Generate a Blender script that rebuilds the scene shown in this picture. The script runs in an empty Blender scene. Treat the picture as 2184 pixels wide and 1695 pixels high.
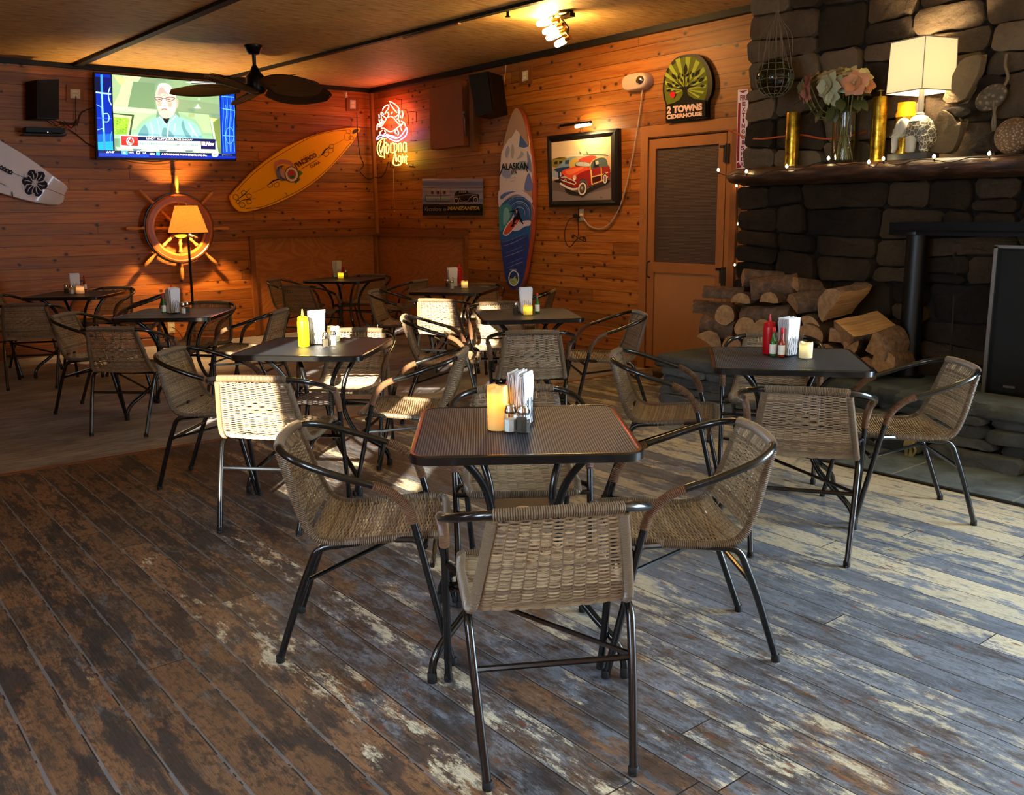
import bpy, bmesh, math, random
import numpy as np
from mathutils import Vector, Matrix, noise as mnoise

random.seed(7)
SC = bpy.context.scene
COL = SC.collection
PI = math.pi

# ------------------------------------------------------------------ camera
CX, CY, CH = 10.1686, -5.9821, 1.3763
YAW, PITCH, ROLL, FPX = 0.8971, 0.1993, -0.0115, 1947.84
IW, IH = 2184, 1695
_f = np.array([-math.sin(YAW)*math.cos(PITCH), math.cos(YAW)*math.cos(PITCH), -math.sin(PITCH)])
_r0 = np.array([math.cos(YAW), math.sin(YAW), 0.0]); _u0 = np.cross(_r0, _f)
_r = _r0*math.cos(ROLL) + _u0*math.sin(ROLL); _u = -_r0*math.sin(ROLL) + _u0*math.cos(ROLL)
CAMP = np.array([CX, CY, CH])
cam_d = bpy.data.cameras.new('camera'); cam = bpy.data.objects.new('camera', cam_d); COL.objects.link(cam)
cam_d.sensor_fit = 'HORIZONTAL'; cam_d.sensor_width = 36.0; cam_d.lens = FPX/IW*36.0
cam_d.clip_start = 0.05; cam_d.clip_end = 200
cam.matrix_world = Matrix(((_r[0], _u[0], -_f[0], CX), (_r[1], _u[1], -_f[1], CY), (_r[2], _u[2], -_f[2], CH), (0, 0, 0, 1)))
SC.camera = cam

# ------------------------------------------------------------------ colour management, sky, sun
SC.view_settings.view_transform = 'Standard'; SC.view_settings.look = 'None'
SC.view_settings.exposure = 1.08; SC.view_settings.gamma = 1.0
SC.view_settings.use_curve_mapping = False
try:
    SC.cycles.use_denoising = True; SC.cycles.denoiser = 'OPENIMAGEDENOISE'
    SC.cycles.use_adaptive_sampling = True; SC.cycles.adaptive_threshold = 0.03
    SC.cycles.max_bounces = 7; SC.cycles.diffuse_bounces = 4; SC.cycles.glossy_bounces = 3
    SC.cycles.transmission_bounces = 5; SC.cycles.transparent_max_bounces = 12
    SC.cycles.caustics_reflective = False; SC.cycles.caustics_refractive = False
    SC.cycles.sample_clamp_indirect = 4.0
    SC.cycles.use_light_tree = True
except Exception:
    pass
W = bpy.data.worlds.new('daylight'); SC.world = W; W.use_nodes = True
_bg = W.node_tree.nodes['Background']
_bg.inputs['Color'].default_value = (0.60, 0.80, 1.0, 1); _bg.inputs['Strength'].default_value = 13.0

SUN_DIR = Vector((-0.68, 0.73, -0.235)).normalized()
sd = bpy.data.lights.new('sun', 'SUN'); sd.energy = 20.0; sd.color = (1.0, 0.86, 0.62); sd.angle = 0.009
so = bpy.data.objects.new('sun', sd); COL.objects.link(so)
so.rotation_mode = 'QUATERNION'; so.rotation_quaternion = SUN_DIR.to_track_quat('-Z', 'Y')
so.location = (14, -12, 6)

def portal(name, loc, rot, sx, sy):
    d = bpy.data.lights.new(name, 'AREA'); d.shape = 'RECTANGLE'; d.size = sx; d.size_y = sy
    try: d.cycles.is_portal = True
    except Exception: d.energy = 0
    o = bpy.data.objects.new(name, d); COL.objects.link(o); o.location = loc; o.rotation_euler = rot
    return o
# open sides of the porch that the sky shines through (portals only guide sampling)
portal('sky_opening', (11.95, 0.0, 1.45), (math.radians(-90), 0, 0), 4.1, 2.5)
portal('sky_opening', (13.3, -7.0, 1.65), (math.radians(90), 0, 0), 0.9, 1.6)

# ------------------------------------------------------------------ photo pixel -> point on a real plane of the room
def _ray(px, py):
    return _f + _r*((px-IW/2)/FPX) - _u*((py-IH/2)/FPX)
def AX(px, py, x=0.0):
    d = _ray(px, py); p = CAMP + (x-CX)/d[0]*d; return Vector(p)
def AY(px, py, y=0.0):
    d = _ray(px, py); p = CAMP + (y-CY)/d[1]*d; return Vector(p)
def AZ(px, py, z=0.0):
    d = _ray(px, py); p = CAMP + (z-CH)/d[2]*d; return Vector(p)

# ------------------------------------------------------------------ colour + node helpers
def lin(c):
    if isinstance(c, str):
        c = c.lstrip('#'); c = [int(c[i:i+2], 16)/255 for i in (0, 2, 4)]
    return tuple((v/12.92 if v <= 0.04045 else ((v+0.055)/1.055)**2.4) for v in c[:3])
class NT:
    def __init__(s, name):
        s.m = bpy.data.materials.new(name); s.m.use_nodes = True
        s.t = s.m.node_tree; s.b = s.t.nodes['Principled BSDF']; s.o = s.t.nodes['Material Output']
    def n(s, typ, **kw):
        nd = s.t.nodes.new(typ)
        for k, v in kw.items():
            if k.startswith('i_'):
                key = k[2:]; key = int(key) if key.isdigit() else key.replace('_', ' ')
                inp = nd.inputs[key]
                if hasattr(v, 'links') or isinstance(v, bpy.types.NodeSocket): s.t.links.new(v, inp)
                else: inp.default_value = v
            else: setattr(nd, k, v)
        return nd
    def link(s, a, b): s.t.links.new(a, b)
    def math(s, op, a, b=None, c=None, clamp=False):
        nd = s.t.nodes.new('ShaderNodeMath'); nd.operation = op; nd.use_clamp = clamp
        for i, v in enumerate((a, b, c)):
            if v is None: continue
            if isinstance(v, bpy.types.NodeSocket): s.link(v, nd.inputs[i])
            else: nd.inputs[i].default_value = v
        return nd.outputs[0]
    def xyz(s, x, y, z):
        nd = s.t.nodes.new('ShaderNodeCombineXYZ')
        for i, v in enumerate((x, y, z)):
            if isinstance(v, bpy.types.NodeSocket): s.link(v, nd.inputs[i])
            else: nd.inputs[i].default_value = v
        return nd.outputs[0]
    def sep(s, v):
        nd = s.t.nodes.new('ShaderNodeSeparateXYZ'); s.link(v, nd.inputs[0]); return nd.outputs
    def mix(s, fac, a, b, mode='MIX'):
        nd = s.t.nodes.new('ShaderNodeMixRGB'); nd.blend_type = mode
        for i, v in enumerate((fac, a, b)):
            if isinstance(v, bpy.types.NodeSocket): s.link(v, nd.inputs[i])
            elif i == 0: nd.inputs[0].default_value = v
            else: nd.inputs[i].default_value = (*v[:3], 1)
        return nd.outputs[0]
    def ramp(s, v, stops):
        nd = s.t.nodes.new('ShaderNodeValToRGB'); e = nd.color_ramp.elements
        while len(e) < len(stops): e.new(0.5)
        for i, (p, c) in enumerate(stops):
            e[i].position = p
            e[i].color = (*c[:3], 1) if isinstance(c, (tuple, list)) else (c, c, c, 1)
        s.link(v, nd.inputs[0]); return nd.outputs[0]
    def noise(s, vec, scale=1, detail=3, rough=0.55, dist=0):
        nd = s.n('ShaderNodeTexNoise'); nd.inputs['Scale'].default_value = scale; nd.inputs['Detail'].default_value = detail
        nd.inputs['Roughness'].default_value = rough; nd.inputs['Distortion'].default_value = dist
        s.link(vec, nd.inputs['Vector']); return nd.outputs['Fac']
    def white(s, v):
        nd = s.n('ShaderNodeTexWhiteNoise', noise_dimensions='3D'); s.link(v, nd.inputs['Vector']); return nd.outputs['Value'], nd.outputs['Color']
    def bump(s, h, strength=0.4, dist=0.01):
        nd = s.n('ShaderNodeBump'); nd.inputs['Strength'].default_value = strength; nd.inputs['Distance'].default_value = dist
        s.link(h, nd.inputs['Height']); s.link(nd.outputs[0], s.b.inputs['Normal'])
    def base(s, c):
        if isinstance(c, bpy.types.NodeSocket): s.link(c, s.b.inputs['Base Color'])
        else: s.b.inputs['Base Color'].default_value = (*c[:3], 1)
    def pos(s): return s.n('ShaderNodeNewGeometry').outputs['Position']
    def obj(s): return s.n('ShaderNodeTexCoord').outputs['Object']
    def rough(s, v):
        if isinstance(v, bpy.types.NodeSocket): s.link(v, s.b.inputs['Roughness'])
        else: s.b.inputs['Roughness'].default_value = v

def plain(name, c, rough=0.5, metal=0.0, emis=None, es=0.0, var=0.12, scale=18, bump=0.0, trans=0.0, ior=1.45, alpha=1.0, coat=0.0):
    k = NT(name); c = lin(c) if isinstance(c, str) else c
    if var > 0:
        v = k.noise(k.obj(), scale, 4)
        a = tuple(x*(1-var) for x in c); b_ = tuple(min(1, x*(1+var)) for x in c)
        k.base(k.mix(v, a, b_))
        if bump: k.bump(v, bump, 0.004)
    else: k.base(c)
    k.rough(rough); k.b.inputs['Metallic'].default_value = metal
    k.b.inputs['Transmission Weight'].default_value = trans; k.b.inputs['IOR'].default_value = ior
    k.b.inputs['Alpha'].default_value = alpha; k.b.inputs['Coat Weight'].default_value = coat
    if emis is not None:
        e = lin(emis) if isinstance(emis, str) else emis
        k.b.inputs['Emission Color'].default_value = (*e, 1); k.b.inputs['Emission Strength'].default_value = es
    return k.m

M = {}
def plank_wall(name, plank=0.11, bright=1.0):
    k = NT(name); x, y, z = k.sep(k.pos())
    u = k.math('ADD', x, y)
    zi = k.math('FLOOR', k.math('DIVIDE', z, plank)); zf = k.math('FRACT', k.math('DIVIDE', z, plank))
    rv, rc = k.white(k.xyz(zi, 3.3, 1.7))
    us = k.math('ADD', u, k.math('MULTIPLY', rv, 7.0))
    ui = k.math('FLOOR', k.math('DIVIDE', us, 4.3)); uf = k.math('FRACT', k.math('DIVIDE', us, 4.3))
    r2, _ = k.white(k.xyz(zi, ui, 5.1))
    # knots
    kv = k.xyz(k.math('MULTIPLY', us, 6.0), k.math('ADD', k.math('MULTIPLY', z, 7.5), k.math('MULTIPLY', zi, 3.7)), 0)
    vo = k.n('ShaderNodeTexVoronoi', voronoi_dimensions='2D'); vo.inputs['Scale'].default_value = 1.0
    vo.inputs['Randomness'].default_value = 1.0
    k.link(kv, vo.inputs['Vector'])
    keep = k.sep(vo.outputs['Color'])[0]
    kd = k.math('ADD', k.math('DIVIDE', vo.outputs['Distance'], k.math('ADD', 0.5, keep)), k.math('MULTIPLY', k.math('LESS_THAN', keep, 0.55), 1.0))
    knot = k.ramp(kd, [(0.0, 1.0), (0.06, 0.9), (0.09, 0.25), (0.16, 0.0)])
    # grain
    warp = k.math('MULTIPLY', k.math('POWER', k.math('SUBTRACT', 1.0, k.math('MINIMUM', kd, 1.0)), 6.0), 0.30)
    gv = k.xyz(k.math('MULTIPLY', us, 1.1), k.math('ADD', k.math('MULTIPLY', z, 26.0), k.math('MULTIPLY', warp, 3.0)), k.math('MULTIPLY', r2, 31.0))
    g = k.noise(gv, 1.6, 5, 0.6, 0.6)
    g2 = k.noise(k.xyz(k.math('MULTIPLY', us, 3.0), k.math('MULTIPLY', z, 120.0), r2), 1.0, 3, 0.5)
    c = k.ramp(g, [(0.28, lin('#8a4a1c')), (0.45, lin('#b9722f')), (0.60, lin('#d09350')), (0.78, lin('#a05c26'))])
    c = k.mix(k.math('MULTIPLY', g2, 0.3), c, lin('#965322'))
    tone = k.ramp(r2, [(0.0, (0.62, 0.58, 0.52)), (0.5, (0.95, 0.93, 0.9)), (1.0, (1.25, 1.22, 1.15))])
    c = k.mix(1.0, c, tone, 'MULTIPLY')
    c = k.mix(knot, c, lin('#2a1006'))
    seam = k.math('MAXIMUM', k.math('LESS_THAN', zf, 0.045), k.math('LESS_THAN', uf, 0.0012))
    seam2 = k.math('MAXIMUM', seam, 0.0)
    c = k.mix(k.math('MULTIPLY', seam2, 0.85), c, lin('#1c0b04'))
    c = k.mix(1.0, c, (bright*0.68, bright*0.565, bright*0.33), 'MULTIPLY')
    k.base(c); k.rough(k.ramp(g, [(0.2, 0.42), (0.8, 0.6)]))
    h = k.math('SUBTRACT', k.math('MULTIPLY', g, 0.12), k.math('MULTIPLY', seam, 1.0))
    k.bump(h, 0.5, 0.006)
    return k.m
M['cedar'] = plank_wall('cedar_planks')

def ply(name, c1, c2, sc=1.0):
    k = NT(name); x, y, z = k.sep(k.pos()); u = k.math('ADD', x, y)
    v = k.xyz(k.math('MULTIPLY', u, 1.2*sc), k.math('MULTIPLY', z, 2.6*sc), 0.3)
    n0 = k.noise(v, 1.4, 2, 0.5, 0.8)
    w = k.math('FRACT', k.math('MULTIPLY', n0, 13.0))
    w = k.math('ABSOLUTE', k.math('SUBTRACT', w, 0.5))
    fine = k.noise(k.xyz(k.math('MULTIPLY', u, 8), k.math('MULTIPLY', z, 160), 0), 1, 3)
    c = k.mix(k.math('MULTIPLY', w, 1.6, clamp=True), lin(c1), lin(c2)); c = k.mix(k.math('MULTIPLY', fine, 0.3), c, lin(c1))
    k.base(c); k.rough(0.5); return k.m
M['ply'] = ply('varnished_plywood', '#96582c', '#b4743c')
M['ply_pale'] = plain('pale_plywood', '#a8703f', 0.5, var=0.12, scale=3)
M['trimwood'] = plain('trim_wood', '#7f4a22', 0.55, var=0.25, scale=9, bump=0.1)
M['doorwood'] = plain('door_wood', '#9c6232', 0.5, var=0.2, scale=7, bump=0.1)

def deck():
    k = NT('worn_deck_boards'); x, y, z = k.sep(k.pos()); bw = 0.125
    yi = k.math('FLOOR', k.math('DIVIDE', y, bw)); yf = k.math('FRACT', k.math('DIVIDE', y, bw))
    rv, _ = k.white(k.xyz(yi, 1.2, 8.8))
    xs = k.math('ADD', x, k.math('MULTIPLY', rv, 9.0))
    L = 3.4
    xi = k.math('FLOOR', k.math('DIVIDE', xs, L)); xf = k.math('FRACT', k.math('DIVIDE', xs, L))
    r2, rc = k.white(k.xyz(yi, xi, 2.7)); r3, _ = k.white(k.xyz(xi, yi, 9.4))
    # knots in the wood
    vo = k.n('ShaderNodeTexVoronoi', voronoi_dimensions='2D'); vo.inputs['Scale'].default_value = 1.0
    k.link(k.xyz(k.math('MULTIPLY', xs, 2.4), k.math('MULTIPLY', y, 7.2), 0), vo.inputs['Vector']); kd = vo.outputs['Distance']
    warp = k.math('MULTIPLY', k.math('POWER', k.math('SUBTRACT', 1.0, k.math('MINIMUM', kd, 1.0)), 7.0), 1.6)
    gv = k.xyz(k.math('MULTIPLY', xs, 0.9), k.math('ADD', k.math('MULTIPLY', y, 30.0), warp), k.math('MULTIPLY', r2, 40.0))
    g = k.noise(gv, 1.7, 4, 0.55, 0.5)
    ring = k.math('ABSOLUTE', k.math('SUBTRACT', k.math('FRACT', k.math('MULTIPLY', g, 9.0)), 0.5))   # raised growth rings
    gfine = k.noise(k.xyz(k.math('MULTIPLY', xs, 5.0), k.math('MULTIPLY', y, 170.0), r2), 1.0, 3, 0.6)
    dark = k.mix(k.math('MULTIPLY', ring, 2.0, clamp=True), lin('#372c26'), lin('#685749'))
    # old paint coats: brown-orange, grey-blue, cream; each clings in patches drawn out along the boards
    p1 = k.noise(k.xyz(k.math('MULTIPLY', xs, 4.6), k.math('MULTIPLY', y, 13.0), k.math('MULTIPLY', rv, 5.0)), 1.0, 9, 0.74)
    p2 = k.noise(k.xyz(k.math('MULTIPLY', x, 5.5), k.math('MULTIPLY', y, 17.0), k.math('ADD', 7.7, k.math('MULTIPLY', r3, 1.2))), 1.0, 9, 0.74)
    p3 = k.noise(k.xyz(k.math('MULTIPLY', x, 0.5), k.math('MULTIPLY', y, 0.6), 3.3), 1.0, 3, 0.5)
    # wear plus painted-in daylight: right half paler and bluer, left half browner
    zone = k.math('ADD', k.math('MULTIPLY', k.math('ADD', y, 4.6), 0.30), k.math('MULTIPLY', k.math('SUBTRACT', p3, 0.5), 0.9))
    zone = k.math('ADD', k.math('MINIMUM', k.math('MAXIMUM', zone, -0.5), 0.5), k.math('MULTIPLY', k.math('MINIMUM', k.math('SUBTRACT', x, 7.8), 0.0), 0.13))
    left = k.math('SUBTRACT', 0.5, zone, clamp=True)          # 1 on the browner left side
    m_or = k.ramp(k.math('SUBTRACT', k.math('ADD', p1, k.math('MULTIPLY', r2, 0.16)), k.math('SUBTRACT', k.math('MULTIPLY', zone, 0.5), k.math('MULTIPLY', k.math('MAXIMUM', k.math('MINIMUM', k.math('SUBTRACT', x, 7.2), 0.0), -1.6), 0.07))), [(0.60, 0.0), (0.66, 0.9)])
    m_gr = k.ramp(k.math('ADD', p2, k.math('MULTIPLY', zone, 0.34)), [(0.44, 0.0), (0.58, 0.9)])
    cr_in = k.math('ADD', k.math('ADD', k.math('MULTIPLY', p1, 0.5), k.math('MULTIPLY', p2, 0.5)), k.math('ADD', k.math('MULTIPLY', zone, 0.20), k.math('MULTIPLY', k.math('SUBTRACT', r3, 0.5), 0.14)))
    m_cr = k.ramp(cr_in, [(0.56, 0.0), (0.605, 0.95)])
    line = k.ramp(ring, [(0.0, 1.0), (0.10, 0.0)])
    c = k.mix(k.math('MULTIPLY', line, 0.75), dark, lin('#8d7560'))
    c = k.mix(m_gr, c, k.mix(left, lin('#8998ab'), lin('#77787c')))  # grey turns bluer to the right, standing in for sky light
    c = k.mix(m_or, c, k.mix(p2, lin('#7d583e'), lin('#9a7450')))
    m_dk = k.ramp(k.noise(k.xyz(k.math('MULTIPLY', xs, 3.0), k.math('MULTIPLY', y, 11.0), k.math('MULTIPLY', rv, 9.0)), 1.0, 8, 0.72), [(0.50, 0.0), (0.55, 0.85)])
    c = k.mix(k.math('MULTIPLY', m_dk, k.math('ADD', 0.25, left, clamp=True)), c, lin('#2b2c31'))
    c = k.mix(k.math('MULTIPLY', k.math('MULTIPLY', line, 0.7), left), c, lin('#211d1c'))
    c = k.mix(m_cr, c, lin('#d4cbb0'))
    mott = k.noise(k.xyz(k.math('MULTIPLY', x, 30.0), k.math('MULTIPLY', y, 52.0), r2), 1.0, 5, 0.7)
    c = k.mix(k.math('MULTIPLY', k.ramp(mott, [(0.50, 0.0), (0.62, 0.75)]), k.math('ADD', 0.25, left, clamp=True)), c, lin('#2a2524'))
    c = k.mix(k.math('MULTIPLY', gfine, 0.30), c, lin('#453b36'))
    streak = k.ramp(k.math('ABSOLUTE', k.math('SUBTRACT', ring, 0.25)), [(0.0, 0.65), (0.06, 0.0)])
    c = k.mix(streak, c, lin('#1d1a1a'))
    tone = k.ramp(r3, [(0.0, (0.72, 0.72, 0.73)), (0.5, (0.94, 0.94, 0.94)), (1.0, (1.15, 1.13, 1.10))])
    c = k.mix(1.0, c, tone, 'MULTIPLY')
    knot = k.ramp(kd, [(0.0, 0.8), (0.03, 0.8), (0.05, 0.0)])
    c = k.mix(knot, c, lin('#6b4028'))
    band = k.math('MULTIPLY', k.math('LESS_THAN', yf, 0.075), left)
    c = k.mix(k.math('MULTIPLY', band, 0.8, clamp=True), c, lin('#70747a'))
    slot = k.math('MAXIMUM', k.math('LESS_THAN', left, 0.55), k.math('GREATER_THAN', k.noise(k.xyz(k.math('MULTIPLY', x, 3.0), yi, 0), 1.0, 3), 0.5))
    gap = k.math('MAXIMUM', k.math('MULTIPLY', k.math('LESS_THAN', yf, 0.032), slot), k.math('LESS_THAN', xf, 0.0013))
    c = k.mix(k.math('MULTIPLY', gap, 0.94), c, lin('#0d0a09'))
    k.base(c); k.rough(k.ramp(gfine, [(0.2, 0.42), (0.8, 0.62)]))
    h = k.math('SUBTRACT', k.math('ADD', k.math('MULTIPLY', ring, 0.10), k.math('ADD', k.math('MULTIPLY', m_cr, 0.05), k.math('MULTIPLY', gfine, 0.08))), gap)
    k.bump(h, 0.55, 0.006)
    return k.m
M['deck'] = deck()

def vinyl():
    k = NT('worn_plank_vinyl'); x, y, z = k.sep(k.pos())
    n = k.noise(k.xyz(k.math('MULTIPLY', x, 2.6), k.math('MULTIPLY', y, 1.0), 0), 1.5, 6, 0.65, 0.5)
    f = k.noise(k.xyz(k.math('MULTIPLY', x, 26), k.math('MULTIPLY', y, 4), 0), 1.3, 5, 0.65)
    c = k.ramp(n, [(0.3, lin('#66666e')), (0.5, lin('#8e8e98')), (0.7, lin('#acacb4'))])
    c = k.mix(k.ramp(f, [(0.45, 0.0), (0.65, 0.7)]), c, lin('#4a484c'))
    sy = k.math('FRACT', k.math('DIVIDE', x, 0.61)); s2 = k.math('LESS_THAN', sy, 0.006)
    c = k.mix(k.math('MULTIPLY', s2, 0.4), c, lin('#3a3838'))
    k.base(c); k.rough(0.5); k.bump(f, 0.15, 0.003); return k.m
M['vinyl'] = vinyl()

def bamboo():
    k = NT('bamboo_matting'); x, y, z = k.sep(k.pos())
    a = k.noise(k.xyz(k.math('MULTIPLY', x, 46), k.math('MULTIPLY', y, 6.0), 0), 1.0, 4, 0.7, 0.3)
    b = k.noise(k.xyz(k.math('MULTIPLY', x, 100), k.math('MULTIPLY', y, 5.0), 4), 1.0, 2, 0.6)
    blot = k.noise(k.xyz(x, y, 1), 1.1, 4, 0.6)
    c = k.ramp(a, [(0.30, lin('#6b4d28')), (0.45, lin('#c09a5c')), (0.60, lin('#d8b67c')), (0.8, lin('#e6cc98'))])
    c = k.mix(k.math('MULTIPLY', b, 0.32), c, lin('#6b4a22'))
    c = k.mix(1.0, c, k.ramp(blot, [(0.3, 0.85), (0.7, 1.12)]), 'MULTIPLY')
    k.base(k.mix(1.0, c, (1.12, 1.1, 1.05), 'MULTIPLY')); k.rough(0.6); k.bump(a, 0.35, 0.01); return k.m
M['bamboo'] = bamboo()

def stone(name, cols, bump=0.8, scale=1.0):
    k = NT(name); p = k.pos()
    n = k.noise(p, 2.2*scale, 6, 0.6); n2 = k.noise(p, 26*scale, 6, 0.7, 0.4)
    rnd = k.n('ShaderNodeAttribute', attribute_name='tone').outputs['Fac']
    c = k.ramp(k.math('ADD', k.math('MULTIPLY', n, 0.6), k.math('MULTIPLY', rnd, 0.4)), [(0.3, lin(cols[0])), (0.5, lin(cols[1])), (0.7, lin(cols[2]))])
    c = k.mix(k.math('MULTIPLY', n2, 0.5), c, lin(cols[3]))
    k.base(c); k.rough(0.85); k.b.inputs['Specular IOR Level'].default_value = 0.2; k.bump(k.math('ADD', k.math('MULTIPLY', n2, 0.6), n), bump, 0.02); return k.m
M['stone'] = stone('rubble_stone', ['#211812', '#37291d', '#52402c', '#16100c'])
M['slab'] = stone('hearth_slab_stone', ['#4d5355', '#6b7274', '#858c8e', '#33383a'], 0.9, 1.4)
M['slab_tan'] = stone('tan_flagstone', ['#6b5a42', '#7d6a4e', '#8f7b5e', '#4f412d'], 0.9, 1.2)
M['stone_up'] = stone('lamplit_rubble_stone', ['#2e241b', '#564633', '#7d6a52', '#1c1510'])  # lighter copy of the rubble stone, lamplight put into its colour
M['mortar'] = plain('dark_mortar', '#120f0d', 0.9, var=0.3, scale=12, bump=0.4)

def slate():
    k = NT('slate_tiles'); x, y, z = k.sep(k.pos())
    n = k.noise(k.pos(), 7, 7, 0.65, 0.6); n2 = k.noise(k.pos(), 2, 3)
    c = k.ramp(n, [(0.3, lin('#3a444a')), (0.5, lin('#58646c')), (0.75, lin('#788590'))])
    t = k.math('LESS_THAN', k.math('FRACT', k.math('DIVIDE', k.math('ADD', x, 0.14), 0.61)), 0.02)
    c = k.mix(t, c, lin('#878a86'))
    k.base(c); k.rough(0.45); k.bump(k.math('SUBTRACT', n, t), 0.5, 0.006); return k.m
M['slate'] = slate()

M['black'] = plain('black_paint', '#08080a', 0.45, var=0.2); M['black'].node_tree.nodes['Principled BSDF'].inputs['Specular IOR Level'].default_value = 0.25
def blacktube():
    k = NT('black_powder_coat'); v = k.noise(k.obj(), 60, 3)
    k.base(k.mix(v, lin('#0a0a0b'), lin('#121213'))); k.rough(0.20); k.b.inputs['Metallic'].default_value = 0.0
    k.b.inputs['Coat Weight'].default_value = 0.3; k.b.inputs['Coat Roughness'].default_value = 0.12; return k.m
M['tube'] = blacktube()
M['blacktrim'] = plain('black_trim', '#0b0a09', 0.6, var=0.3)
M['rubber'] = plain('black_rubber', '#0c0c0c', 0.7)
M['chrome'] = plain('polished_metal', '#b9b4aa', 0.18, 1.0, var=0.05)
M['steel'] = plain('brushed_steel', '#8c8a86', 0.35, 0.9, var=0.1)
M['pewter'] = plain('old_iron', '#3a332b', 0.5, 0.6)

def wicker(name, c1, c2, c3):
    k = NT(name); o = k.obj(); x, y, z = k.sep(o)
    rnd = k.n('ShaderNodeAttribute', attribute_name='tone').outputs['Fac']
    n = k.noise(o, 9, 3)
    c = k.ramp(k.math('ADD', k.math('MULTIPLY', rnd, 0.6), k.math('MULTIPLY', n, 0.4)), [(0.25, lin(c1)), (0.5, lin(c2)), (0.8, lin(c3))])
    k.base(c); k.rough(0.38); k.b.inputs['Specular IOR Level'].default_value = 0.6
    return k.m
M['wicker'] = wicker('woven_resin_strand', '#6f5d49', '#917c60', '#b39d7c')
M['wrap'] = wicker('wrapped_resin_strand', '#6f4f38', '#94704f', '#b08c66')
def tabletop():
    k = NT('ribbed_metal_top'); o = k.obj(); x, y, z = k.sep(o)
    f = k.math('FRACT', k.math('MULTIPLY', x, 132.0)); s = k.math('ABSOLUTE', k.math('SUBTRACT', f, 0.5))
    n = k.noise(o, 5, 4)
    line = k.ramp(s, [(0.12, 1.0), (0.28, 0.0)])
    c = k.mix(line, k.mix(n, lin('#2f3644'), lin('#3c4452')), lin('#1c1c20'))
    k.base(c); k.rough(k.mix(line, (0.40, 0.40, 0.40), (0.6, 0.6, 0.6))); k.b.inputs['Metallic'].default_value = 0.0; k.b.inputs['Specular IOR Level'].default_value = 0.3
    k.bump(s, 0.5, 0.002); return k.m
M['top'] = tabletop()
M['shelfplate'] = plain('brown_plate', '#2e2320', 0.55, 0.0, var=0.15)
M['paper'] = plain('white_paper', '#d9dbe0', 0.7, var=0.03)
M['salt'] = plain('salt', '#e8e4da', 0.8, var=0.05, scale=200)
M['pepper'] = plain('ground_pepper', '#4a4236', 0.9, var=0.7, scale=260)
M['ketchup'] = plain('red_plastic', '#b30c16', 0.3, var=0.03)
M['mustard'] = plain('yellow_plastic', '#f0cf10', 0.3, var=0.03)
M['greenglass'] = plain('green_sauce', '#2c6a22', 0.15, var=0.1)
M['redsauce'] = plain('red_sauce', '#8c2810', 0.15, var=0.1)
M['label'] = plain('cream_label', '#e6e2d2', 0.6, var=0.03)
M['redcap'] = plain('red_cap', '#c01020', 0.35, var=0.02)
def glass(name='clear_glass', c=(0.96, 0.98, 0.97), r=0.03):
    k = NT(name); t = k.t
    fr = k.n('ShaderNodeFresnel'); fr.inputs['IOR'].default_value = 1.45
    g = k.n('ShaderNodeBsdfGlossy'); g.inputs['Roughness'].default_value = r; g.inputs['Color'].default_value = (1, 1, 1, 1)
    tr = k.n('ShaderNodeBsdfTransparent'); tr.inputs['Color'].default_value = (*c, 1)
    mx = k.n('ShaderNodeMixShader'); k.link(k.math('MULTIPLY', fr.outputs[0], 0.75), mx.inputs[0]); k.link(tr.outputs[0], mx.inputs[1]); k.link(g.outputs[0], mx.inputs[2])
    k.link(mx.outputs[0], k.o.inputs['Surface']); return k.m
M['glass'] = glass()
M['floatglass'] = glass('dark_green_glass', (0.30, 0.33, 0.22))
def candle(name, c, top, s, zsplit):
    k = NT(name); x, y, z = k.sep(k.obj())
    k.base(lin(c)); k.rough(0.45); k.b.inputs['Subsurface Weight'].default_value = 0.0
    f = k.ramp(k.math('DIVIDE', z, zsplit), [(0.0, 0.05), (0.35, 0.28), (0.62, 0.8), (0.78, 1.0), (0.90, 0.30), (1.0, 0.08)])
    k.b.inputs['Emission Color'].default_value = (*lin(top), 1)
    k.link(k.math('MULTIPLY', f, s*0.75), k.b.inputs['Emission Strength']); return k.m
M['wax'] = plain('ivory_wax', '#e8dcae', 0.45, var=0.03)

def artmat(name, emit=0.0, rough=0.4):
    k = NT(name); a = k.n('ShaderNodeAttribute', attribute_name='Col').outputs['Color']
    k.base(a); k.rough(rough); k.b.inputs['Specular IOR Level'].default_value = 0.15
    if emit:
        k.base((0.01, 0.01, 0.01)); k.link(a, k.b.inputs['Emission Color']); k.b.inputs['Emission Strength'].default_value = emit
    else:
        pass
    return k.m
M['art'] = artmat('printed_art', 0.0, 0.6); M['screen'] = artmat('lit_screen', 0.55, 0.2)
def emitm(name, c, s):
    k = NT(name); k.base((0.02, 0.02, 0.02)); k.b.inputs['Emission Color'].default_value = (*(lin(c) if isinstance(c, str) else c), 1)
    k.b.inputs['Emission Strength'].default_value = s; return k.m

def translucent(k, c, fac):
    """cloth that lets part of the light behind it through"""
    t = k.n('ShaderNodeBsdfTranslucent'); t.inputs['Color'].default_value = (*c, 1); mx = k.n('ShaderNodeMixShader'); mx.inputs[0].default_value = fac
    k.link(k.b.outputs[0], mx.inputs[1]); k.link(t.outputs[0], mx.inputs[2]); k.link(mx.outputs[0], k.o.inputs['Surface'])

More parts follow.
